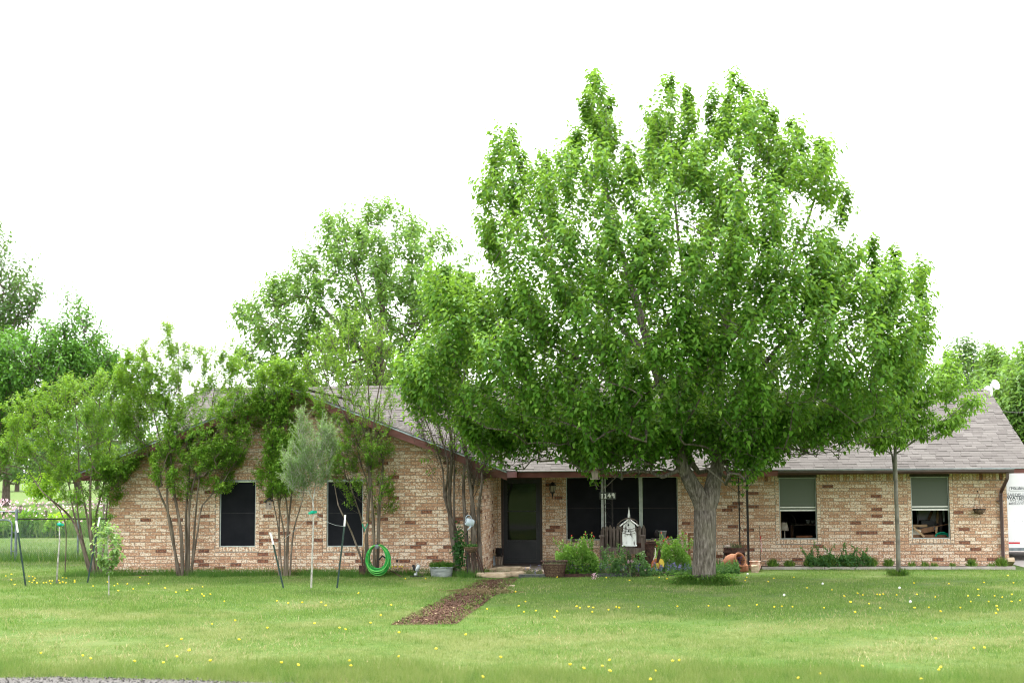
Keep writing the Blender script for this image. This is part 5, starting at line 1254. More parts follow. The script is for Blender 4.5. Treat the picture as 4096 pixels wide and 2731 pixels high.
# ---- things left and right of the bench
b = P(2585, 2250, -.9); b.z = .02
t = thing('rusty_cauldron', 'dark rusty cauldron at the right end of the picket bench under the window', 'cauldron', b)
MB().lathe([(.10, 0), (.20, .04), (.26, .18), (.27, .36), (.255, .50), (.28, .56), (.30, .57), (.30, .60), (.26, .60), (.24, .50)], 20, b).build('kettle', 'rust', t, True)
c = P(2650, 2140, -.45); t = thing('galvanised_pail', 'dull metal pail of dry stalks standing on the window ledge', 'pail', c)
MB().bbox((c.x-.28, -.6, c.z-.10), (c.x+.22, -.2, c.z-.075)).build('ledge', 'wood_grey', t); MB().lathe([(.075, -.075), (.10, .10), (.106, .10), (.106, .11), (.09, .11), (.08, 0)], 14, c).build('pail', 'galv', t, True)
c2 = P(2628, 2135, -.45); MB().lathe([(.0, -.07), (.05, -.06), (.07, .03), (.03, .10), (.0, .11)], 8, c2).build('finial', 'iron', t)
c = P(2298, 2158, -.30); MB().lathe([(.0, -.06), (.07, -.05), (.09, .0), (.05, .02), (.0, .025)], 10, c).top('clay_shell', 'wood_grey', c, 'small dull clay piece lying on the left end of the window sill', 'ornament')
# wooden chair
b = P(2775, 2262, -.9); b.z = .02; yb = b.y
def HP(px, py): return P(1900+px/2.24, 1750+py/2.24, yb)
t = thing('wooden_chair', 'brown slatted wooden chair on the porch, half hidden by the big trunk', 'chair', b)
xa, xb = HP(1895, 0).x, HP(2075, 0).x; zt_, zseat = HP(0, 862).z, HP(0, 1010).z-.05
for xx in (xa, xb):
    MB().bbox((xx, yb+.2, .02), (xx+.04, yb+.24, zt_)).build('back_leg', 'wood_brown', t); MB().bbox((xx, yb-.2, .02), (xx+.04, yb-.16, zseat)).build('front_leg', 'wood_brown', t)
for zz in (zt_-.03, zt_-.13, zt_-.23): MB().bbox((xa+.041, yb+.205, zz-.035), (xb-.001, yb+.225, zz+.035)).build('slat', 'wood_brown', t)
MB().bbox((xa-.01, yb-.22, zseat+.001), (xb+.05, yb+.199, zseat+.03)).build('seat', 'wood_brown', t)
MB().bbox((xa+.041, yb-.19, .20), (xb-.001, yb-.17, .25)).build('stretcher', 'wood_brown', t)
# metal garden ornament
oy = -3.0
def OP(px, py): return P(2200+px/3.137, 1850+py/3.137, oy)
b = OP(1350, 1300); t = thing('tin_ornament', 'painted tin garden ornament, orange and yellow with brown and cream leaf blades', 'ornament', (b.x, oy, 0))
def blob(pts, y, th, name, mat, rnd=True):
    q = [(OP(*p).x, OP(*p).z) for p in pts]; MB().prism(q, None, oy+y-th/2, oy+y+th/2).build(name, mat, t)
blob([(1265, 1310), (1275, 1250), (1300, 1205), (1345, 1195), (1385, 1210), (1395, 1260), (1385, 1330), (1265, 1340)], .0, .05, 'body', 'orange')
blob([(1325, 1300), (1328, 1265), (1345, 1250), (1365, 1265), (1370, 1300), (1345, 1330)], -.035, .012, 'petal', 'yellow')
blob([(1365, 1240), (1375, 1205), (1395, 1198), (1420, 1215), (1434, 1260), (1430, 1305), (1410, 1300), (1395, 1270), (1380, 1275)], -.04, .014, 'petal', 'yellow')
blob([(1335, 1245), (1340, 1180), (1355, 1120), (1372, 1070), (1388, 1120), (1392, 1170), (1370, 1225), (1352, 1252)], -.05, .010, 'leaf_blade', 'rust')
blob([(1290, 1215), (1312, 1160), (1318, 1100), (1312, 1062), (1322, 1062), (1332, 1110), (1328, 1165), (1305, 1215)], -.03, .010, 'leaf_blade', 'cream')
MB().tube([(b.x, oy, -.1), (b.x, oy, OP(0, 1260).z)], .01, 5).build('stake', 'iron', t)
# wire basket planter
by2 = -3.7
c = P(2218, 2295, by2); zt_ = P(2216, 2243, by2).z; wx = P(2268, 2250, by2).x-P(2165, 2250, by2).x
b = Vector((c.x, by2, .0)); t = thing('wire_basket_planter', 'rusty wire basket planter of dark purple leaves before the round salvia bush', 'planter', b)
def ring(z, sx, sy): return [(b.x+sx*math.copysign(abs(math.cos(a))**.6, math.cos(a)), b.y+sy*math.copysign(abs(math.sin(a))**.6, math.sin(a)), z) for a in [2*math.pi*k/28 for k in range(29)]]
mb = MB()
for f in (0, .2, .42, .62, .8): mb.tube(ring(.04+(zt_-.06)*f, wx*(.36+.13*f), .14+.04*f), .005, 4, caps=False)
lo, hi = ring(.04, wx*.36, .14), ring(zt_-.01, wx*.49, .18)
for k in range(28): mb.tube([lo[k], hi[k]], .0045, 4)
mb.build('wire_cage', 'rust', t); MB().tube(ring(zt_, wx*.5, .185), .016, 6, caps=False).build('rim', 'rust', t, True)
lo, hi = ring(.02, wx*.34, .13), ring(zt_-.06, wx*.46, .165); n = 28
MB().add(lo[:28]+hi[:28], [tuple(range(27, -1, -1)), tuple(range(28, 56))]+[(k, (k+1) % 28, 28+(k+1) % 28, 28+k) for k in range(28)]).build('liner', 'nest', t)
n = 260; q = np.array([b.x, by2, zt_-.04])+rng.uniform(-1, 1, (n, 3))*np.array([wx*.42, .13, .035])
leaves('plants', q, rng.normal(0, 1, (n, 3))+np.array([0, 0, .6]), np.tile([0, -.3, 1.], (n, 1)), np.full(n, .05), np.full(n, .02), rng.random(n), 'leaf_grey', t, False)

M['leaf_purple'] = m_leaf('dark_purple_leaves', (.02, .012, .025), (.05, .03, .06), (.12, .07, .16), .2)
# ---- right of the trunk: kettle, tipped jar, pots
def QP(px, py, y): return P(2800+px/5.88, 2100+py/5.88, y)
ky = -1.3; c = QP(800, 600, ky); b = Vector((c.x, ky, 0)); zt_, zr2, zb_ = QP(0, 520, ky).z, QP(0, 640, ky).z, QP(0, 790, ky).z; rr = (QP(1058, 0, ky).x-QP(548, 0, ky).x)/2
t = thing('iron_kettle_planter', 'big black iron kettle on legs planted with grass behind the tipped terracotta jar', 'planter', b)
MB().lathe([(.02, zb_), (rr*.45, zb_+.02), (rr*.85, zr2-.06), (rr*.97, zr2-.01), (rr*1.03, zr2), (rr*1.03, zr2+.02), (rr*.96, zr2+.03), (rr*.95, zt_-.03), (rr*1.0, zt_), (rr*.93, zt_), (rr*.90, zt_-.06), (.0, zt_-.06)], 24, (c.x, ky, 0)).build('kettle', 'rust', t, True)
for a in (3.5, 5.9, 1.6): MB().tube([(c.x+rr*.97*math.cos(a), ky+rr*.97*math.sin(a), zr2), (c.x+rr*1.15*math.cos(a), ky+rr*1.15*math.sin(a), 0)], [.018, .012], 6).build('leg', 'iron', t)
n = 170; q = np.array([c.x, ky, zt_-.03])+rng.uniform(-1, 1, (n, 3))*np.array([rr*.85, rr*.6, .02])
blades('grass', q, np.array([0, 0, 1.])+rng.normal(0, .5, (n, 3)), rng.uniform(.05, .16, n), np.full(n, .01), rng.uniform(.2, .9, n), 'leaf_grey', t)
MB().lathe([(.0, .0), (.07, .0), (.09, .05), (.05, .09), (.0, .1)], 8, (c.x-rr*.6, ky-.05, zt_-.03)).build('driftwood', 'wood_feeder', t, True)
jy = -2.0; c = QP(830, 880, jy); b = Vector((c.x, jy, 0))
t = thing('terracotta_jar', 'large terracotta jar tipped on its side with a wide lipped mouth facing right', 'jar', b)
jr = (QP(1000, 0, jy).x-QP(640, 0, jy).x)/2; ax = Vector((.62, -.62, .34)).normalized(); jm = Vector((0, 0, 1)).rotation_difference(ax).to_matrix()
cc = Vector((c.x-.05, jy, QP(0, 890, jy).z))
s_ = .88
MB().lathe([(0, -.26*s_), (.12*s_, -.25*s_), (.20*s_, -.18*s_), (.245*s_, -.05*s_), (.24*s_, .06*s_), (.20*s_, .15*s_), (.165*s_, .20*s_), (.165*s_, .225*s_), (.195*s_, .235*s_), (.205*s_, .26*s_), (.195*s_, .285*s_), (.165*s_, .29*s_), (.145*s_, .26*s_), (.14*s_, .2*s_), (.17*s_, .10*s_), (.0, .0)], 28, cc, jm).build('jar', 'terra', t, True)
m_ = cc+ax*.20*s_; n = 60; q = np.array(m_)+rng.normal(0, .05, (n, 3))
leaves('purple_plant', q, np.array(ax)*.5+rng.normal(0, 1, (n, 3)), rng.normal(0, 1, (n, 3)), np.full(n, .07), np.full(n, .018), rng.random(n), 'leaf_purple', t, False)
MB().lathe([(.15, .0), (.17, .05), (.17, .16), (.13, .2)], 14, (c.x+.13, jy+.08, -.02)).top('broken_pot', 'terra', (c.x+.13, jy+.08, 0), 'broken terracotta pot propping up the tipped jar', 'pot')
py_ = -1.75; c = QP(1295, 940, py_); rr = (QP(1437, 0, py_).x-QP(1155, 0, py_).x)/2; h_ = QP(0, 838, py_).z
t = thing('terracotta_pot', 'squat limed terracotta pot with scalloped band at the foot of the iron post', 'pot', (c.x, py_, 0))
MB().lathe([(rr*.68, 0), (rr*.72, .02), (rr*.93, h_*.35), (rr*.97, h_*.55), (rr*.86, h_*.76), (rr*.84, h_*.86), (rr*.97, h_*.92), (rr*1.0, h_*.97), (rr*.98, h_), (rr*.86, h_), (rr*.80, h_*.9), (0, h_*.88)], 26, (c.x, py_, 0)).build('pot', 'terra_pale', t, True)
mb = MB()
for k in range(20): a = 2*math.pi*k/20; mb.lathe([(.0, -.012), (.017, 0), (.0, .012)], 6, (c.x+rr*.965*math.cos(a), py_+rr*.965*math.sin(a), h_*.55))
mb.build('scalloped_band', 'terra', t, True)
x = QP(1403, 0, py_).x; z0_, z1_ = QP(0, 845, py_).z, QP(0, 30, py_).z
t = thing('ribbon_stake', 'thin dark stake with a red and white ribbon rising from the squat pot', 'stake', (x, py_, z0_))
MB().tube([(x, py_, z0_-.03), (x, py_, z1_)], .006, 5).build('rod', 'iron', t)
MB().prism([(x+.004, QP(0, 240, py_).z), (x+.022, QP(0, 260, py_).z), (x+.045, QP(0, 610, py_).z), (x+.028, QP(0, 630, py_).z)], None, py_-.012, py_-.008).build('ribbon', 'red', t)
MB().prism([(x+.016, QP(0, 330, py_).z), (x+.022, QP(0, 330, py_).z), (x+.042, QP(0, 600, py_).z), (x+.035, QP(0, 605, py_).z)], None, py_-.0145, py_-.0125).build('white_stripe', 'white', t)
# agave blades left of the jar
b = QP(440, 900, -1.9); b.z = 0; t = thing('agave', 'few stiff grey green agave blades between the trunk and the tipped jar', 'plant', b)
for dx, hh in ((-.14, .42), (-.05, .30), (.03, .34), (.10, .22)): 
    MB().add([b+Vector((dx*.3-.02, 0, 0)), b+Vector((dx*.3+.02, 0, 0)), b+Vector((dx*.8+.018, -.02, hh*.6)), b+Vector((dx, -.03, hh)), b+Vector((dx*.8-.018, -.02, hh*.6)), b+Vector((dx*.5, .02, hh*.4))], [(0, 1, 2, 3, 4), (0, 4, 5), (1, 5, 2), (5, 4, 3), (5, 3, 2)], R.random()).build('blade', 'leaf_bed', t)
# hanging half basket on the right wall
c = P(3917, 2035, -.16); t = thing('hanging_basket', 'half round wire basket with dry liner hung by three wires on the right wall', 'hanging basket', c)
mb = MB().lathe([(.015, -.125), (.07, -.115), (.12, -.07), (.145, .0), (.13, .0), (.06, -.09)], 16, c); mb.build('liner', 'nest', t, True)
mb = MB().tube([(c.x+.15*math.cos(a*.3927), c.y+.15*math.sin(a*.3927), c.z) for a in range(17)], .006, 4)
for a in (3.4, 4.2, 5.0, 5.8): mb.tube([(c.x+.15*math.cos(a), c.y+.15*math.sin(a), c.z), (c.x+.11*math.cos(a), c.y+.11*math.sin(a), c.z-.08), (c.x, c.y, c.z-.13)], .005, 4)
mb.build('cage', 'iron', t); hk = c+Vector((0, .10, .42))
for a in (3.14, 0, 4.71): MB().tube([(c.x+.15*math.cos(a), c.y+.13*math.sin(a), c.z), hk], .0035, 4).build('wire', 'iron', t)
MB().box(hk+Vector((0, .03, 0)), (.02, .06, .02)).build('bracket', 'iron', t)
# splash stone at the downspout
b = P(4035, 2255, -.7); b.z = .0
MB().box((b.x, b.y, .10), (.16, .52, .10), Matrix.Rotation(math.radians(-24), 3, 'X')).top('splash_block', 'flag', (b.x, b.y, 0), 'pale tan stone slab propped under the downspout at the right corner', 'stone')

# ---- beds: edging, curb, soil
e0, e1 = G(2075, 2310), G(2830, 2300)
ed = thing('bed_edging', 'dark weathered timber edging along the front of the porch flower bed', 'edging', e0)
k = 5
for i in range(k):
    a, b_ = e0+(e1-e0)*(i/k), e0+(e1-e0)*((i+1)/k-.006); MB().beam(a+Vector((0, 0, .015)), b_+Vector((0, 0, .015+R.uniform(-.01, .01))), .10, .12).build('timber', 'rust' if i in (1, 3) else 'sign_board', ed)
sheet('flower_bed', [(e0.x, e0.y+.05), (e1.x, e1.y+.05), (e1.x+.9, -2.0), (e1.x+.9, -.3), (P(2720, 2250, 0).x, -.06), (P(2720, 2250, 0).x, -2.055), (e0.x, -2.055)], 'soil', .012)
c0, c1 = G(3048, 2277), G(4062, 2276)
sheet('side_bed', [(c0.x-.3, c0.y+.05), (c1.x, c1.y+.05), (c1.x, -.02), (c0.x-.3, -.02)], 'soil', .010)
cb = thing('concrete_curb', 'low concrete curb edging the narrow bed along the right wall', 'curb', c0)
for i in range(4): MB().beam(c0+(c1-c0)*(i/4)+Vector((0, 0, .02)), c0+(c1-c0)*((i+1)/4-.002)+Vector((0, 0, .02)), .12, .09).build('curb_block', 'concrete', cb)
ws = MB().bbox((WXL+.1, -3.05, -.05), (WXR-.1, WY-.03, .012)); ws.build('wing_bed', 'soil')['kind'] = 'structure'

# ---- trailer
tx0, ty = P(4014, 2050, 1.8).x, 1.8; zt0, ztop = P(4050, 2190, ty).z, 2.75
t = thing('white_trailer', 'white enclosed cargo trailer with black lettering parked beyond the right corner', 'trailer', (tx0+1.1, ty, 0))
tb_ = MB().bbox((tx0-.35, ty, zt0), (tx0+1.95, ty+4.2, ztop)).build('body', 'trailer', t)
MB().bbox((tx0-.36, ty-.02, zt0-.075), (tx0+1.96, ty+.05, zt0-.002)).build('bumper', 'grey_metal', t)
MB().bbox((tx0+.10, ty-.006, zt0+.10), (tx0+.37, ty-.001, zt0+.142)).build('reflector', 'red', t); MB().bbox((tx0+.375, ty-.006, zt0+.10), (tx0+.62, ty-.001, zt0+.142)).build('reflector', 'white', t)
for xx in (tx0-.05, tx0+1.65):
    w = MB().lathe([(.0, -.1), (.2, -.1), (.30, -.09), (.32, -.05), (.32, .05), (.30, .09), (.2, .1), (0, .1)], 20, (xx, ty+1.6, .32), Matrix.Rotation(math.pi/2, 3, 'Y')).build('wheel', 'black', t, True)
    MB().lathe([(.0, -.11), (.16, -.11), (.18, -.09), (.18, .09), (.16, .11), (0, .11)], 14, (xx, ty+1.6, .32), Matrix.Rotation(math.pi/2, 3, 'Y')).build('rim', 'galv', w)
MB().tube([(tx0+.0-.30+.31, ty-.02, 1.35), (tx0+.01, ty-.035, 1.1), (tx0+.05, ty-.035, .95), (tx0+.06, ty-.035, .78)], .014, 6).build('door_strap', 'tpost', t)
for z_ in (zt0+.06, 1.0, 1.75): MB().box((tx0+.66, ty-.008, z_), (.05, .014, .06)).build('door_hardware', 'iron', t)
mb = MB()
for zz in (zt0+.18, .98, 1.62, ztop-.1):
    for k in range(7): mb.lathe([(.007, -.003), (.004, .003)], 6, (tx0+.05+k*.2, ty-.003, zz), Matrix.Rotation(math.pi/2, 3, 'X'))
mb.build('rivets', 'grey_metal', t, kind='stuff')
def text(s, x, z, size, mat, parent, name, y, bold=0.0, shear=0.0, align='LEFT', sx=1.0):
    cu = bpy.data.curves.new(name, 'FONT'); cu.body = s; cu.size = size; cu.offset = bold; cu.shear = shear; cu.align_x = align; cu.extrude = .001
    tmp = bpy.data.objects.new(name, cu); COL.objects.link(tmp); bpy.context.view_layer.update()
    me = bpy.data.meshes.new_from_object(tmp.evaluated_get(bpy.context.evaluated_depsgraph_get())); bpy.data.objects.remove(tmp)
    me.materials.clear(); me.materials.append(M[mat]); o = bpy.data.objects.new(name, me); COL.objects.link(o); o.parent = parent
    o.location = Vector((x, y, z))-origin(parent); o.rotation_euler = (math.pi/2, 0, 0); o.scale = (sx, 1, 1); ORG[o.name] = origin(parent); return o
def TP(px, py): return P(3900+px/3.485, 1850+py/3.485, ty)
q0, q1 = TP(474, 392), TP(760, 334); mb = MB(); r_ = .02
pts = [(q0.x+r_, q0.z), (q1.x, q0.z), (q1.x+r_, q0.z+r_), (q1.x+r_, q1.z-r_), (q1.x, q1.z), (q0.x+r_*1.5, q1.z), (q0.x+r_*.6, q1.z-r_), (q0.x, q0.z+r_), (q0.x+r_, q0.z)]
mb.tube([(a, ty-.003, b_) for a, b_ in pts], .004, 4).build('badge_outline', 'ink', t)
a = TP(500, 374); text('Haulmark', a.x, a.z, .093, 'ink', t, 'badge_lettering', ty-.004, .001, .15, sx=1.25)
a = TP(452, 466); text('SARDIS-LONE ELM', a.x, a.z, .105, 'ink_grey', t, 'lettering', ty-.003, .003, sx=1.0)
a = TP(444, 510); text('WATER SUPPLY', a.x, a.z, .115, 'ink', t, 'lettering', ty-.003, .003, sx=1.08)
a = TP(486, 550); text('972-775-856', a.x, a.z, .092, 'ink_grey', t, 'lettering', ty-.003, .001, sx=1.15)
a = TP(468, 584); text('MIDLOTHIAN, TEXAS', a.x, a.z, .078, 'ink_grey', t, 'lettering', ty-.003, .002, .2, sx=1.15)

# ---- dishes and wire at the right ridge
def RP(px, py, y): return P(3850+px/3.268, 1480+py/3.268, y)
ry_ = RYR-.4; b = RP(365, 335, ry_); t = thing('satellite_dish', 'white round dish on a bent white mast at the right end of the roof ridge', 'satellite dish', b)
MB().tube([b+Vector((-.06, 0, -.08)), b+Vector((.02, 0, .0)), RP(382, 290, ry_), RP(380, 180, ry_)], .028, 8).build('mast', 'white', t, True)
d = RP(425, 195, ry_); MB().lathe([(.0, -.03), (.08, -.025), (.135, .02), (.14, .03), (.08, .01), (.0, .0)], 20, d, Matrix.Rotation(math.radians(70), 3, 'X') @ Matrix.Rotation(math.radians(30), 3, 'Y')).build('dish', 'white', t, True)
MB().tube([RP(380, 185, ry_), d], .02, 6).tube([d+Vector((.02, -.02, -.08)), RP(425, 262, ry_), RP(400, 270, ry_), RP(384, 250, ry_)], .005, 4).build('bracket', 'white', t)
b = RP(340, 285, ry_+.4); t = thing('small_dish', 'smaller white dish low on the ridge, left of the bent mast dish', 'satellite dish', b)
MB().tube([b+Vector((.06, 0, -.12)), b+Vector((0, 0, .06))], .02, 6).build('mast', 'white', t); MB().lathe([(.0, -.02), (.09, .0), (.10, .015), (.0, .0)], 16, b+Vector((-.03, -.04, .06)), Matrix.Rotation(math.radians(70), 3, 'X') @ Matrix.Rotation(math.radians(-25), 3, 'Y')).build('dish', 'white', t, True)
b = RP(296, 262, ry_+.4); MB().lathe([(.0, -.05), (.035, -.04), (.04, .03), (.0, .05)], 10, b).tube([b+Vector((0, 0, -.1)), b], .012, 6).top('roof_antenna', 'white', b-Vector((0, 0, .1)), 'stubby white antenna on the ridge left of the dishes', 'antenna', smooth=True)
a, b_ = RP(440, 520, 5.5), RP(1100, 478, 9); MB().tube([a+(b_-a)*(k/8)-Vector((0, 0, .12*math.sin(math.pi*k/8))) for k in range(9)], .010, 5).top('power_wire', 'iron', a, 'thin dark service wire running right from the roof past the trees', 'wire')

# ---- what shows inside the two open windows
def IP(px, py, y): return P(3050+px/3.485, 1850+py/3.485, y)
b = IP(585, 1060, .5); MB().lathe([(.0, -.02), (.20, -.02), (.215, 0), (.20, .02), (.0, .02)], 24, (b.x, .5, IP(0, 1028, .5).z)).lathe([(.03, -.55), (.03, -.02)], 8, (b.x, .5, IP(0, 1028, .5).z)).top('round_stool', 'terra', (b.x, .5, 0.1), 'round red topped stool just inside the open window nearer the porch', 'stool', smooth=True)
b = IP(305, 945, .9); MB().lathe([(.115, 0), (.07, .20), (.065, .20), (.10, 0)], 18, b).lathe([(.03, -.5), (.015, -.1), (.012, .02)], 8, b).top('table_lamp', 'cream', b-Vector((0, 0, .5)), 'pale table lamp in the dark room of the window nearer the porch', 'lamp', smooth=True)
b = IP(320, 900, 1.5); t = thing('windsor_chair', 'dark spindle back chair in the room behind the window nearer the porch', 'chair', (b.x, 1.5, 0))
zt_ = IP(0, 690, 1.5).z; mb = MB().tube([(b.x-.26*math.cos(a*.314), 1.5, zt_-.3+.3*math.sin(a*.314)) for a in range(11)], .018, 6); mb.build('bow', 'bronze', t)
for k in range(6): MB().tube([(b.x-.2+.08*k, 1.5, .5), (b.x-.2+.08*k, 1.5, zt_-.04-.06*abs(k-2.5))], .008, 5).build('spindle', 'bronze', t)
MB().bbox((b.x-.26, 1.1, .46), (b.x+.26, 1.55, .5)).build('seat', 'bronze', t)
for dx in (-.22, .22):
    for yy in (1.14, 1.5): MB().bbox((b.x+dx-.02, yy-.02, 0.01), (b.x+dx+.02, yy+.02, .459)).build('leg', 'bronze', t)
b = IP(640, 850, 2.2); t = thing('dining_table', 'table with white cups deep in the room behind the window nearer the porch', 'table', (b.x, 2.2, 0))
MB().bbox((b.x-.5, 1.9, b.z-.03), (b.x+.5, 2.6, b.z)).build('table_top', 'wood_feeder', t)
for dx in (-.42, .42): MB().bbox((b.x+dx-.03, 2.2, 0.01), (b.x+dx+.03, 2.26, b.z-.031)).build('leg', 'wood_brown', t)
for dx in (-.03, .1): 
    q = Vector((b.x+dx, 2.1, b.z+.001)); MB().lathe([(.03, 0), (.05, .05), (.05, .10), (.03, .10)], 12, q).top('cup', 'white', q, 'white cup on the table in the room, %s of two' % ('left' if dx < 0 else 'right'), 'cup', 'cups on the dining table', True)
def JP(px, py, y): return P(3550+px/4.48, 1850+py/4.48, y)
def jbox(name, mat, lab, cat, a, b2, y, th=.05, group=None):
    a, b2 = JP(*a, y), JP(*b2, y); MB().bbox((a.x, y, min(a.z, b2.z)), (b2.x, y+th, max(a.z, b2.z))).top(name, mat, ((a.x+b2.x)/2, y, min(a.z, b2.z)), lab, cat, group)
def jbeam(name, mat, lab, a, b2, y, w, group='boards stacked behind the right window'):
    a, b2 = JP(*a, y), JP(*b2, y); MB().beam(a, b2, .03, w, up=(0, 0, 1)).top(name, mat, (a+b2)/2, lab, 'board', group)
jbox('wall_board', 'room_light', 'pale panel standing at the back behind the right open window', 'panel', (548, 700), (900, 1200), 1.4)
jbox('panel_edge', 'alu', 'grey upright frame left of the pale panel behind the right window', 'frame', (520, 700), (546, 1200), 1.3)
jbeam('wooden_board', 'wood_brown', 'brown board leaning diagonally against the pale panel behind the right window', (735, 1020), (800, 860), 1.2, .06)
jbeam('wooden_board', 'wood_pale', 'upright pale batten right of the pale panel behind the right window', (890, 1080), (900, 840), 1.1, .05)
jbox('cabinet', 'bronze', 'dark brown cabinet side at the right inside the right window', 'cabinet', (925, 840), (990, 1330), 1.0, .4)
jbeam('steel_pipe', 'galv', 'grey pipe leaning at the far right inside the right window', (1010, 1060), (1000, 840), .95, .04)
jbox('black_case', 'black', 'black tool case lying on the clutter behind the right window', 'case', (605, 1035), (860, 1110), .8, .3)
jbeam('wooden_board', 'wood_pale', 'yellowish plank lying level across the left of the right window', (455, 1130), (712, 1128), .6, .06)
jbeam('wooden_board', 'wood_brown', 'thin brown strip slanting up to the right inside the right window', (550, 1195), (1080, 1100), .5, .02)
jbeam('wooden_board', 'wood_pale', 'pale stick slanting down to the sill inside the right window', (460, 1150), (660, 1325), .3, .05)
jbeam('wooden_board', 'wood_brown', 'wide brown board low in the clutter inside the right window', (600, 1230), (830, 1190), .5, .10)
jbeam('wooden_board', 'wood_pale', 'short upright board end near the green hose inside the right window', (870, 1260), (880, 1150), .45, .05)
jbox('work_bench', 'wood_brown', 'brown workbench top under the clutter inside the right window', 'bench', (440, 1290), (1090, 1345), .35, .9)
jbeam('white_sack', 'cream', 'crumpled pale bag at the lower left inside the right window', (455, 1230), (590, 1270), .4, .16, None)
c = JP(985, 1320, .28); t = thing('green_cord_coil', 'coil of green garden hose just inside the sill of the right window', 'hose', c)
for k in range(7): MB().tube([(c.x+(.17-.012*k)*math.cos(a*.314), .28+.02*k, c.z+(.10-.010*k)*math.sin(a*.314)) for a in range(11)], .011, 5).build('loop', 'tape', t)

# ================================================================== PLANTS OF THE BEDS
def bush(name, label, c, rx, ry, rz, n, leafm, L, Wd, cat='bush', sprigs=0, group=None, stemmat='stalk', flowers=None, young=.4, flat=.0):
    """leafy mound standing on the ground at c: stems from the base, leaves through the outer shell"""
    t = thing(name, label, cat, c, group); c = np.array(c)
    zz = rng.uniform(-.12, .98, n)*(1-flat); th = rng.uniform(0, 6.283, n); u = np.stack([np.sqrt(1-zz*zz)*np.cos(th), np.sqrt(1-zz*zz)*np.sin(th), zz], 1); rr = rng.uniform(.35, 1.0, n)**.45
    lump = 1+.16*np.sin(u[:, 0]*5+1)*np.cos(u[:, 1]*4)+.12*np.sin(u[:, 0]*11+u[:, 2]*7)
    p = c+np.sign(u)*np.abs(u)**.85*rr[:, None]*lump[:, None]*np.array([rx, ry, rz*.92])+np.array([0, 0, .05]); p[:, 2] = np.maximum(p[:, 2], c[2]+.01)
    d = u+rng.normal(0, .6, (n, 3))+np.array([0, 0, .1]); nr = u*.6+np.array([0, -.1, .8])+rng.normal(0, .3, (n, 3))
    ti = np.clip(young*rr*rr+.25*(u[:, 2])+rng.normal(0, .16, n), 0, 1)
    mb = MB()
    for k in range(26):
        q = p[rng.integers(n)]; mb.tube([c+(q-c)*np.array([.12, .12, 0]), c+(q-c)*np.array([.6, .6, .55]), q], [.006, .005, .003], 4, caps=False)
    P_, D_, N_, T_ = [p], [d], [nr], [ti]; fl = []
    for k in range(sprigs):
        a = unit(np.array([rng.normal(0, .45), rng.normal(0, .35), 1.0])); b = c+np.array([rng.uniform(-.75, .75)*rx, rng.uniform(-.6, .3)*ry, rz*rng.uniform(.62, .88)]); ln = rng.uniform(.22, .42)
        mb.tube([b, b+a*ln*.5, b+a*ln+np.array([rng.normal(0, .02), 0, 0])], .003, 4, caps=False); m = 26; f = np.arange(m)/m
        P_.append(b+a*(f*ln)[:, None]); D_.append(rng.normal(0, 1, (m, 3))+a*.3); N_.append(np.tile(a, (m, 1))); T_.append(np.clip(f*.8+.2, 0, 1)); fl.append(b+a*ln)
    mb.build('stems', stemmat, t)
    p, d, nr, ti = map(np.concatenate, (P_, D_, N_, T_)); s = rng.uniform(.7, 1.25, len(p))
    leaves('foliage', p, d, nr, L*s, Wd*s, ti, leafm, t, False)
    if flowers:
        for q in fl[:flowers]: MB().lathe([(.004, -.02), (.016, .0), (.010, .02)], 6, q).build('flower', 'redpetal', t)
    return t
def bedpt(px, py, Y): p = P(px, py, Y); p.z = 0; return p
by_ = -3.15
def wid(a, b, Y): return (P(b, 2200, Y).x-P(a, 2200, Y).x)/2
zt = lambda px, py, Y: P(px, py, Y).z
bush('salvia_bush', 'round bright green salvia bush left of the bench, before the porch window', bedpt(2312, 2290, by_), wid(2215, 2402, by_), .42, zt(2310, 2172, by_), 6500, 'leaf_bush', .056, .034, sprigs=12, flowers=6, young=.8)
bush('salvia_bush', 'looser salvia bush with red flowers behind the tin ornament, beside the trunk', bedpt(2695, 2290, by_+.6), wid(2620, 2775, by_+.6), .42, zt(2690, 2172, by_+.6), 4600, 'leaf_bush', .054, .032, sprigs=18, flowers=8, young=.7)
for k, (px, pt, w_, lab) in enumerate(((2440, 2215, 40, 'loose leafy plant below the left half of the bench'), (2490, 2235, 50, 'low leafy plant between the bench and the chapel birdhouse post'), (2560, 2240, 46, 'low leafy plant right of the chapel birdhouse post'))):
    bush('bed_plant', lab, bedpt(px, 2290, -3.4+.1*k), wid(px-w_, px+w_, -3.4), .2, zt(px, pt, -3.4), 520, 'leaf_bed', .062, .034, 'plant', 5, 'loose plants in the porch bed', young=.7)
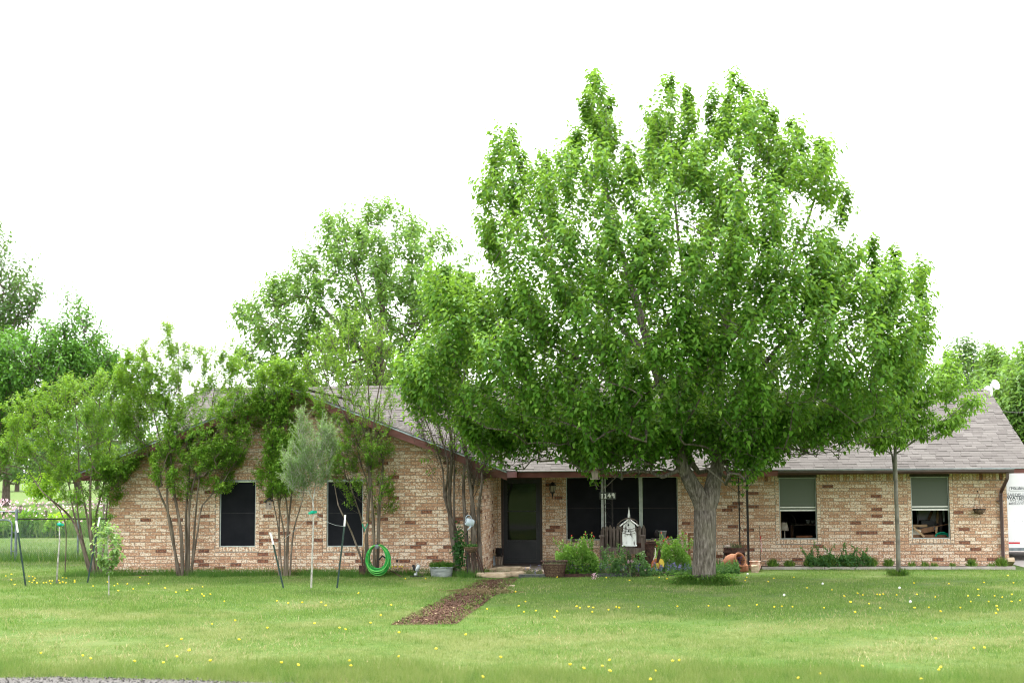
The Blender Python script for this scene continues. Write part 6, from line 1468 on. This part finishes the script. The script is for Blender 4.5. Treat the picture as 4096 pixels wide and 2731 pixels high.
# grey green ground cover with blue flower spikes behind the timber edging
def ground_cover(name, lab, segs, n, leafm, hgt, fl=0, flm='purple', group='low plants along the bed edging', L=.032, Wd=.012):
    t = thing(name, lab, 'ground cover', G(*segs[0]), group)
    P_, D_ = [], []
    a, b = [np.array(G(*q)) for q in segs]
    f = rng.random(n); q = a+(b-a)*f[:, None]; dep = rng.uniform(-.20, .34, n); hh = .82*hgt*(.65+.35*np.sin(f*37+1)*np.sin(f*17))*np.sin(np.pi*np.clip((dep+.20)/.54, .16, .85))
    q = q+np.array([0, .06, 0])+np.stack([np.zeros(n), dep, rng.uniform(.15, 1, n)*hh], 1)
    leaves('foliage', q, rng.normal(0, .7, (n, 3))+np.array([0, -.1, .7]), rng.normal(0, 1, (n, 3))+np.array([0, -.5, .3]), np.full(n, L), np.full(n, Wd), rng.random(n), leafm, t, False)
    if fl:
        k = rng.choice(n, fl); k = k[hh[k] > hgt*.3]; m = 9; s = q[k].copy(); s[:, 2] = hh[k]
        V = (s[:, None]+rng.normal(0, .010, (len(k), m, 3))+np.array([0, 0, 1.])*(np.arange(m)[None, :, None]*.011)).reshape(-1, 3)
        leaves('flower_spikes', V, rng.normal(0, 1, V.shape), rng.normal(0, 1, V.shape), np.full(len(V), .022), np.full(len(V), .017), rng.random(len(V)), flm, t, False)
    return t
ground_cover('ground_cover', 'grey thyme like mound at the left end of the timber edging, by the step', [(2098, 2306), (2165, 2306)], 1500, 'leaf_grey', .22, 8, L=.045)
ground_cover('ground_cover', 'grey green creeper with blue flower spikes along the left timbers', [(2195, 2303), (2350, 2304)], 3600, 'leaf_grey', .27, 190)
ground_cover('ground_cover', 'bluish flowered creeper spilling over the middle timbers', [(2350, 2304), (2560, 2303)], 5200, 'leaf_grey', .31, 230)
ground_cover('ground_cover', 'dark leafy creeper with few blue flowers along the right timbers to the trunk', [(2560, 2303), (2780, 2300)], 5200, 'leaf_bed', .30, 130, L=.045, Wd=.022)
ground_cover('ground_cover', 'soft grey green leafy plants between the trunk and the tipped jar', [(2865, 2296), (2955, 2292)], 1900, 'leaf_bed', .36, L=.06, Wd=.030)
p = G(2378, 2303, .1); n = 40; q = np.array(p)+rng.normal(0, .035, (n, 3)); t = thing('pink_flowers', 'tiny clump of pink flowers at the bed edging right of the round bush', 'flowers', p)
leaves('petals', q, rng.normal(0, 1, (n, 3)), rng.normal(0, 1, (n, 3)), np.full(n, .035), np.full(n, .03), rng.random(n), 'pink', t, False)
p = P(2520, 2245, -3.5); t = thing('white_iris', 'pale pink and white bloom on a stalk before the chapel birdhouse post', 'flower', (p.x, -3.5, 0))
for dx in (-.03, .035):
    q = np.array(p)+np.array([dx, 0, 0])+rng.normal(0, .012, (12, 3)); MB().tube([(p.x, -3.5, 0), (p.x+dx, -3.5, p.z)], .004, 4).build('stalk', 'stalk', t)
    leaves('petals', q, rng.normal(0, 1, (12, 3)), rng.normal(0, 1, (12, 3)), np.full(12, .035), np.full(12, .025), rng.random(12), 'pink', t, False)
# right bed: dark mounds and strap leaved tufts
for k, (a, b, top, lab) in enumerate(((3225, 3310, 2217, 'dark green mound in the right bed, left of three under the wall'), (3295, 3400, 2209, 'dark green mound in the right bed, the tallest and middle one'), (3385, 3490, 2208, 'dark green mound in the right bed, nearest the young tree'))):
    bush('mounded_plant', lab, bedpt((a+b)/2, 2270, -.95), wid(a, b, -.95), .35, zt((a+b)/2, top, -.95), 1300, 'leaf_bed', .065, .036, 'plant', 4, 'dark mounded plants in the right bed', young=.35, flat=.25)
TG = 'strap leaved tufts in the right bed'
for px, top, wd, lab in ((3092, 2238, 26, 'dark leafy tuft right of the squat pot'), (3158, 2242, 26, 'yellow green tuft with dry blades under the open window'), (3238, 2240, 22, 'strap leaved tuft at the left foot of the dark mounds'), (3318, 2226, 32, 'tall arching tuft before the middle mound'), (3395, 2236, 30, 'arching tuft before the mound nearest the young tree'), (3488, 2230, 26, 'tuft right of the mounds'), (3556, 2236, 22, 'tuft left of the young tree stem'), (3648, 2246, 14, 'small tuft below the left edge of the right window'), (3700, 2246, 14, 'small leafy tuft below the right window'), (3738, 2250, 14, 'small yellow green tuft below the right window sill'), (3812, 2252, 14, 'low sparse tuft right of the right window'), (3888, 2238, 22, 'yellow green tuft below the hanging basket'), (3968, 2252, 18, 'small tuft left of the downspout'), (4008, 2232, 30, 'large grassy tuft at the downspout corner')):
    b = bedpt(px, 2272, -1.15); t = thing('strap_leaf_plant', lab, 'plant', b, TG); n = 60 if wd < 20 else 110
    w_ = wid(px-wd, px+wd, -1.15); h_ = zt(px, top, -1.15)*1.15; a = rng.uniform(0, 6.28, n); sp_ = rng.uniform(.1, 1, n)
    base = np.array(b)+np.stack([np.cos(a)*.03, np.sin(a)*.03, np.zeros(n)], 1)
    d = np.stack([np.cos(a)*sp_*w_, np.sin(a)*sp_*w_*.7, h_*(1.15-.55*sp_)], 1)
    blades('leaf_blades', base, d, np.linalg.norm(d, axis=1), np.full(n, .018), np.clip(rng.normal(.55, .25, n), 0, 1), 'leaf_blade', t, curl=.22)
# sprouts round the foot of the big trunk
b = Vector(TB); t = thing('trunk_sprouts', 'ring of taller grass and leafy weeds round the foot of the big trunk', 'weeds', b)
n = 1900; a = rng.uniform(0, 6.28, n); r_ = .24+np.abs(rng.normal(0, .20, n))*(1+.4*np.sin(a*3+1)); q = np.array(b)+np.stack([np.cos(a)*r_*1.2, np.sin(a)*r_*.8, np.zeros(n)], 1); q[:, 2] = 0
hgt = np.clip(.24-.42*(r_-.24), .035, .24)
blades('tall_grass', q, np.stack([np.cos(a)*.35, np.sin(a)*.35, np.ones(n)], 1)+rng.normal(0, .3, (n, 3)), hgt*rng.uniform(.6, 1.2, n), np.full(n, .011), rng.uniform(.1, .85, n), 'grass_tall', t)
n = 700; a = rng.uniform(0, 6.28, n); r_ = .26+np.abs(rng.normal(0, .14, n)); q = np.array(b)+np.stack([np.cos(a)*r_*1.2, np.sin(a)*r_*.8, rng.uniform(.03, .22, n)], 1)
leaves('weed_leaves', q, np.stack([np.cos(a), np.sin(a), rng.normal(.1, .5, n)], 1), np.tile([0, -.3, 1.], (n, 1))+rng.normal(0, .3, (n, 3)), np.full(n, .07), np.full(n, .032), rng.random(n), 'leaf_bush', t, False)
b = Vector(SB); n = 260; a = rng.uniform(0, 6.28, n); r_ = .06+np.abs(rng.normal(0, .09, n)); q = np.array(b)+np.stack([np.cos(a)*r_, np.sin(a)*r_*.8, np.zeros(n)], 1)
t = thing('grass_tuft', 'uncut tuft of grass at the foot of the young twin stemmed tree', 'grass', b)
blades('blades', q, np.stack([np.cos(a)*.4, np.sin(a)*.4, np.ones(n)], 1)+rng.normal(0, .2, (n, 3)), rng.uniform(.08, .20, n), np.full(n, .010), rng.uniform(0, .7, n), 'grass_tall', t)

# ================================================================== LAWN
PATHX = np.array([(p.x, p.y) for p in path_pts]); ROADP = np.array([(p.x, p.y) for p in edge])
def road_y(x): return np.interp(x, ROADP[:, 0], ROADP[:, 1])
def clump_noise(x, y, s):
    return np.sin(x*s+1.3*np.sin(y*s*.7))*np.sin(y*s*1.1+1.7*np.sin(x*s*.6+.5))
def lawn(name, n, ynear, yfar, Lr, Wr, mat, keep=None, lean=.45, curl=.3, tint=(.0, .9), xpad=1.0, tri=True, z=0.0, hmod=None):
    y = rng.uniform(ynear, yfar, n); D = y-CAM_Y
    x = D*rng.uniform(-.50, .31, n)
    k = np.ones(n, bool)
    k &= ~inside(PATHX, np.stack([x+rng.normal(0, .13, n), y+rng.normal(0, .10, n)], 1)) & (y > road_y(x)+rng.normal(0, .10, n))
    if keep is not None: k &= keep(x, y)
    x, y = x[k], y[k]; n = len(x); L = rng.uniform(*Lr, n); W_ = rng.uniform(*Wr, n)
    if hmod is not None: L = L*hmod(x, y)
    d = unit(np.stack([rng.normal(0, lean, n), rng.normal(0, lean, n), np.ones(n)], 1)); a = rng.uniform(0, 6.28, n); s = np.stack([np.cos(a), np.sin(a)*.6, np.zeros(n)], 1)*W_[:, None]*.5
    p = np.stack([x, y, np.full(n, z-.004)], 1); V = np.stack([p-s, p+s, p+d*L[:, None]], 1).reshape(-1, 3); Fc = np.arange(3*n).reshape(-1, 3)
    tv = np.repeat(np.clip(rng.beta(1.6, 2.0, n)*(tint[1]-tint[0])+tint[0]+(rng.random(n) < .05)*.5, 0, 1), 3)
    o = np_mesh(name, V, Fc, tv, mat); o['kind'] = 'stuff'; return o
STEPS = (G2(1150, 1330).y, G2(1094, 1322).x, G2(1204, 1322).x)
def not_beds(x, y):
    inb = (y > np.interp(x, [e0.x, e1.x], [e0.y, e1.y])-.02) & (x > e0.x) & (x < e1.x+.2)
    inc = (y > c0.y-.04) & (x > e1.x+.1)
    inw = (y > -2.72) & (x < WXR+.05) & (x > WXL); inp = (y > -2.3) & (x > WXR-.1) & (x < e0.x+.1)
    inp = inp | ((y > STEPS[0]) & (x > STEPS[1]) & (x < STEPS[2]))
    gap = (x > MXR+.1) & (y > -1.2)
    return ~(inb | inc | inw | inp | gap)
var = lambda x, y: .75+.35*clump_noise(x, y, 1.1)+.3*clump_noise(x+3, y, 3.1)
lawn('lawn_grass', 430000, -20.2, -12.5, (.022, .062), (.004, .008), 'grass', not_beds, .6, hmod=var)
lawn('lawn_grass', 420000, -12.5, -1.0, (.025, .075), (.006, .011), 'grass', not_beds, .5, hmod=var)
# longer unmown fringe by the road
lawn('verge_grass', 120000, -20.2, -17.2, (.06, .17), (.004, .007), 'grass_tall', lambda x, y: (y < -18.1+.35*np.sin(x*1.3)+.25*np.sin(x*3.7)+rng.normal(0, .3, len(x))), .4)
# taller tufts scattered in the lawn under the tree
lawn('long_tufts', 60000, -12, -4.6, (.06, .15), (.005, .009), 'grass_tall', lambda x, y: ((clump_noise(x, y, 1.9) > .62) & (clump_noise(x+5, y+2, .7) > .1)) & not_beds(x, y), .45)
# coarse weedy tufts and dry stalks all over the lawn
lawn('coarse_tufts', 70000, -19, -3.2, (.05, .11), (.009, .016), 'grass_tall', lambda x, y: (np.sin(x*7.3+2*np.sin(y*3.1))*np.sin(y*8.9+1.5*np.sin(x*2.7)) > .62) & not_beds(x, y), .55, tint=(0, .9))
lawn('dry_blades', 26000, -19.5, -6, (.04, .10), (.004, .008), 'chip_pale', lambda x, y: (clump_noise(x, y, .9)+.4*rng.random(len(x))-.04*(y+13) > .35) & not_beds(x, y), .9)
# uncut strip along the foot of the wing
lawn('uncut_grass', 60000, -3.85, -2.7, (.08, .24), (.006, .012), 'grass_tall', lambda x, y: (x > -13.2) & (x < WXR+.15) & (y > -3.45+.3*np.sin(x*2.1)+.15*np.sin(x*5.3)), .5, tint=(0, .55))
lawn('uncut_grass', 14000, -3.4, -2.2, (.06, .20), (.006, .011), 'grass_tall', lambda x, y: (x > WXR-.5) & (x < WXR+.9) & (y < -2.25), .5, tint=(0, .55))
# left of the house: fence foot and the strip beyond
lawn('uncut_grass', 40000, 1.6, 4.6, (.15, .42), (.008, .016), 'grass_tall', lambda x, y: (x < WXL-.02) & (rng.random(len(x)) < np.exp(-np.abs(y-FY+.2)*1.1)), .3, tint=(0, .6))
lawn('far_lawn_grass', 90000, -1.0, 14, (.03, .09), (.010, .018), 'grass', lambda x, y: (x < WXL-.02), .4)
lawn('tall_meadow', 42000, 15.5, 24, (.5, 1.1), (.03, .06), 'grass_tall', lambda x, y: (x < WXL+.5), .25, tint=(.2, .9))
n = 1300; y = rng.uniform(15.6, 24, n); x = (y-CAM_Y)*rng.uniform(-.50, -.33, n); k = (clump_noise(x, y, .5) > -.55); x, y = x[k], y[k]; n = len(x)
q = np.stack([x, y, rng.uniform(.55, 1.35, n)], 1)
o = leaves('pink_wildflowers', q, rng.normal(0, 1, (n, 3)), np.tile([0, -1., .6], (n, 1))+rng.normal(0, .3, (n, 3)), np.full(n, .10), np.full(n, .09), rng.random(n), 'pink', None, False)
for px, w_, top, lab in ((120, 60, 2100, 'dark leafy bush in the wildflower strip behind the leaning post'), (30, 40, 2110, 'dark low bush in the wildflower strip at the left edge'), (235, 34, 2050, 'yellow green bush beyond the chain link fence, behind the leaning stems'), (115, 46, 2035, 'light leafy bush behind the far top rail')):
    Yb = 16.2; bush('field_bush', lab, bedpt(px, 2150, Yb), wid(px-w_, px+w_, Yb), .6, max(.5, zt(px, top, Yb)), 700, 'leaf_lime' if px == 235 else 'leaf_bush', .16, .10, 'bush', 0, 'bushes in the wildflower strip')
n = 800; f = rng.random(n); sd = rng.random(n) < .5; e_l = np.array([[p.x, p.y] for p in path_pts[:6]]); e_r = np.array([[p.x, p.y] for p in path_pts[6:][::-1]])
yy = rng.uniform(min(e_l[:, 1].min(), e_r[:, 1].min()), e_l[:, 1].max(), n); xl = np.interp(yy, e_l[::-1, 1], e_l[::-1, 0]); xr = np.interp(yy, e_r[::-1, 1], e_r[::-1, 0]) if e_r[0, 1] > e_r[-1, 1] else np.interp(yy, e_r[:, 1], e_r[:, 0])
wob = .14*np.sin(yy*5.1)+.10*np.sin(yy*11.3+1); xx = np.where(sd, xl+np.abs(rng.normal(0, .10, n))+wob*(wob > 0), xr-np.abs(rng.normal(0, .10, n))-wob*(wob > 0))
blades('path_edge_grass', np.stack([xx, yy, np.zeros(n)], 1), np.array([0, 0, 1.])+rng.normal(0, .45, (n, 3)), rng.uniform(.04, .10, n), np.full(n, .010), rng.uniform(.1, .8, n), 'grass', None)
# mulch chips and straw on the path
def chips(name, n, mat, L, dens=None):
    lo, hi = PATHX.min(0), PATHX.max(0); q = rng.uniform(lo, hi, (n*3, 2)); q = q[inside(PATHX, q)]
    if dens: q = q[dens(q)]
    q = q[:n]; n = len(q); p = np.stack([q[:, 0], q[:, 1], rng.uniform(.010, .03, n)], 1)
    o = leaves(name, p, np.stack([rng.normal(0, 1, n), rng.normal(0, 1, n), rng.normal(0, .25, n)], 1), np.tile([0, 0, 1.], (n, 1))+rng.normal(0, .4, (n, 3)), rng.uniform(.5, 1.4, n)*L, rng.uniform(.5, 1.2, n)*L*.35, rng.random(n), mat, None, False); return o
chips('mulch_chips', 9000, 'chip', .05)
chips('dry_leaves', 260, 'chip_pale', .06, lambda q: clump_noise(q[:, 0], q[:, 1], 2.3) > -.2)
pc = G2(1105, 1360); n = 900; q = np.array(pc)+rng.normal(0, 1, (n, 3))*np.array([.28, .22, 0]); q[:, 2] = rng.uniform(.01, .05, n)
o = leaves('straw', q, rng.normal(0, 1, (n, 3))*np.array([1, 1, .2]), np.tile([0, 0, 1.], (n, 1)), np.full(n, .13), np.full(n, .007), rng.random(n), 'chip_pale', None, False)
q = G2(1590, 1313); n = 500; 
# gravel
n = 2600; x = rng.uniform(-11, -2.5, n); y = road_y(x)-np.abs(rng.normal(0, .45, n))+.03; p = np.stack([x, y, np.full(n, .012)], 1)
o = leaves('gravel', p, rng.normal(0, 1, (n, 3))*np.array([1, 1, .2]), np.tile([0, 0, 1.], (n, 1)), rng.uniform(.015, .05, n), rng.uniform(.012, .035, n), rng.random(n), 'gravel', None, False)

# ---- dandelions
D7 = [(27,120),(53,112),(52,138),(67,160),(133,121),(150,123),(160,130),(155,140),(135,145),(148,150),(170,152),(200,152),(213,150),(228,143),(232,155),(240,143),(270,140),(288,128),(305,130),(288,148),(303,152),(275,152),(343,140),(343,148),(428,167),(493,148),(525,165),(540,157),(543,188),(585,157),(612,180),(643,127),(683,155),(758,176),(808,195),(860,186),(882,178),(930,170),(928,204),(937,213),(966,204),(1030,237),(1272,235),(1324,245),(1388,242),(1476,242),(1497,256),(1647,199),(1797,253),(1749,301),(1863,132),(1955,132),(1080,325),(974,341),(1228,359),(1445,338),(1560,359),(1587,366),(1703,336),(1098,413),(834,411),(768,443),(870,462),(188,475),(380,487),(416,500),(618,513),(750,519),(813,491),(966,510),(1293,519),(1370,530),(1605,511),(1612,534),(1831,491),(1833,380),(2003,455),(2300,494),(2217,585),(2140,390),(2237,273)]
D8 = [(17,193),(31,258),(62,238),(55,286),(110,280),(207,283),(195,310),(297,260),(313,267),(352,262),(373,266),(369,286),(443,276),(479,263),(492,266),(581,262),(267,528),(330,546),(415,536),(448,508),(450,558),(659,558),(637,596),(738,512),(769,509),(760,260),(903,258),(998,258),(973,140),(1003,134),(1027,135),(1072,141),(1078,127),(1177,146),(1203,131),(1295,126),(1125,253),(1205,263),(1240,260),(1289,262),(1355,175),(1470,184),(1434,267),(1526,213),(1555,240),(1587,200),(1612,208),(1640,248),(1678,205),(1690,207),(1705,204),(1691,268),(1576,287),(1767,208),(1847,153),(1860,205),(1850,267),(1915,265),(1945,217),(1969,283),(2007,156),(2060,266),(2095,212),(2108,238),(2141,182),(2143,210),(2168,150),(2189,238),(2217,212),(2227,259),(2231,275),(2223,292),(2253,218),(2278,118),(2297,205),(2295,238),(2304,152),(2335,233),(1947,408),(2122,452),(2170,450),(1970,541),(1962,553),(1609,536),(1415,571),(1315,591),(1880,595),(676,127),(433,128),(540,140),(712,133),(208,125)]
PUFF = [(1082,110),(1427,155),(1250,207),(1780,174),(1830,238)]
zf = 2352/2048
proto = {}
def dandelion(px, py, puff=False):
    h = .035+.04*R.random(); b = G(px, py, h); b.z = 0; v = R.randrange(3)
    rows = ((2540, 'in the long roadside grass'), (2400, 'mid lawn'), (0, 'near the house'))
    cols = ((330, 'at the posts and sticks on the far left'), (700, 'below the widest crepe myrtle'), (1200, 'below the first dark wing window'), (1560, 'left of the mulch path'), (2160, 'beside the mulch path'), (2640, 'before the porch bench'), (3000, 'below the big trunk'), (3450, 'below the half open porch side window'), (3760, 'below the young twin stemmed tree'), (9999, 'below the right corner downspout'))
    where = next(w for q, w in rows if py >= q)+', '+next(w for q, w in cols if px < q)
    if puff: lab = 'white dandelion clock '+{0: 'near the squat pot', 1: 'left of the young tree, nearest the house', 2: 'right of the big trunk, out in the lawn', 3: 'below the young tree, farther back', 4: 'below the young tree, foremost'}[PUFF.index((round((px-2048)*zf), round((py-2200)*zf)))]
    else: lab = 'yellow dandelion '+where
    t = thing('dandelion_clock' if puff else 'dandelion', lab, 'flower', b, 'dandelion seed heads in the lawn' if puff else 'yellow dandelions scattered over the lawn')
    key = (puff, v)
    if key not in proto:
        r = .024 if puff else .016+.0025*v
        hd = MB()
        if puff: hd.lathe([(.0, -r), (r*.7, -r*.7), (r, 0), (r*.7, r*.7), (.0, r)], 10)
        else:
            hd.lathe([(.004, -.010), (r*.55, -.004), (r, .004), (r*.9, .010), (r*.45, .015), (.0, .014)], 12)
        st = MB().tube([(0.0, 0, 0), (.006*v-.006, 0, .5), (0, 0, 1.0)], .0028, 5)
        proto[key] = (hd.mesh('flower_head', M['puff' if puff else 'yellow_petal']), st.mesh('stalk', M['stalk']))
    o = link('flower_head', proto[key][0], t); o.location = (0, 0, h+.01); o.rotation_euler = (R.uniform(-.1, .75), R.uniform(-.35, .35), R.uniform(0, 6))
    o = link('stalk', proto[key][1], t); o.scale = (1, 1, h+.01)
for x, y in D7: dandelion(x/zf, 2200+y/zf)
for x, y in D8: dandelion(2048+x/zf, 2200+y/zf)
for x, y in PUFF: dandelion(2048+x/zf, 2200+y/zf, True)

# ---- the wood across the road, which the glass reflects
n = 5200; x = rng.uniform(-110, 110, n); y = -118+rng.uniform(-3, 3, n); top = 11+2.5*np.sin(x*.13)+1.6*np.sin(x*.41); z = rng.uniform(0, 1, n)*top
o = leaves('woods', np.stack([x, y, z], 1), rng.normal(0, 1, (n, 3)), np.tile([0, 1., .3], (n, 1))+rng.normal(0, .4, (n, 3)), np.full(n, 2.6), np.full(n, 1.7), rng.random(n), 'leaf_far', None, False)
sheet('meadow', [(-300, -300, 0), (300, -300, 0), (300, -4000, 0), (-300, -4000, 0)], 'ground')
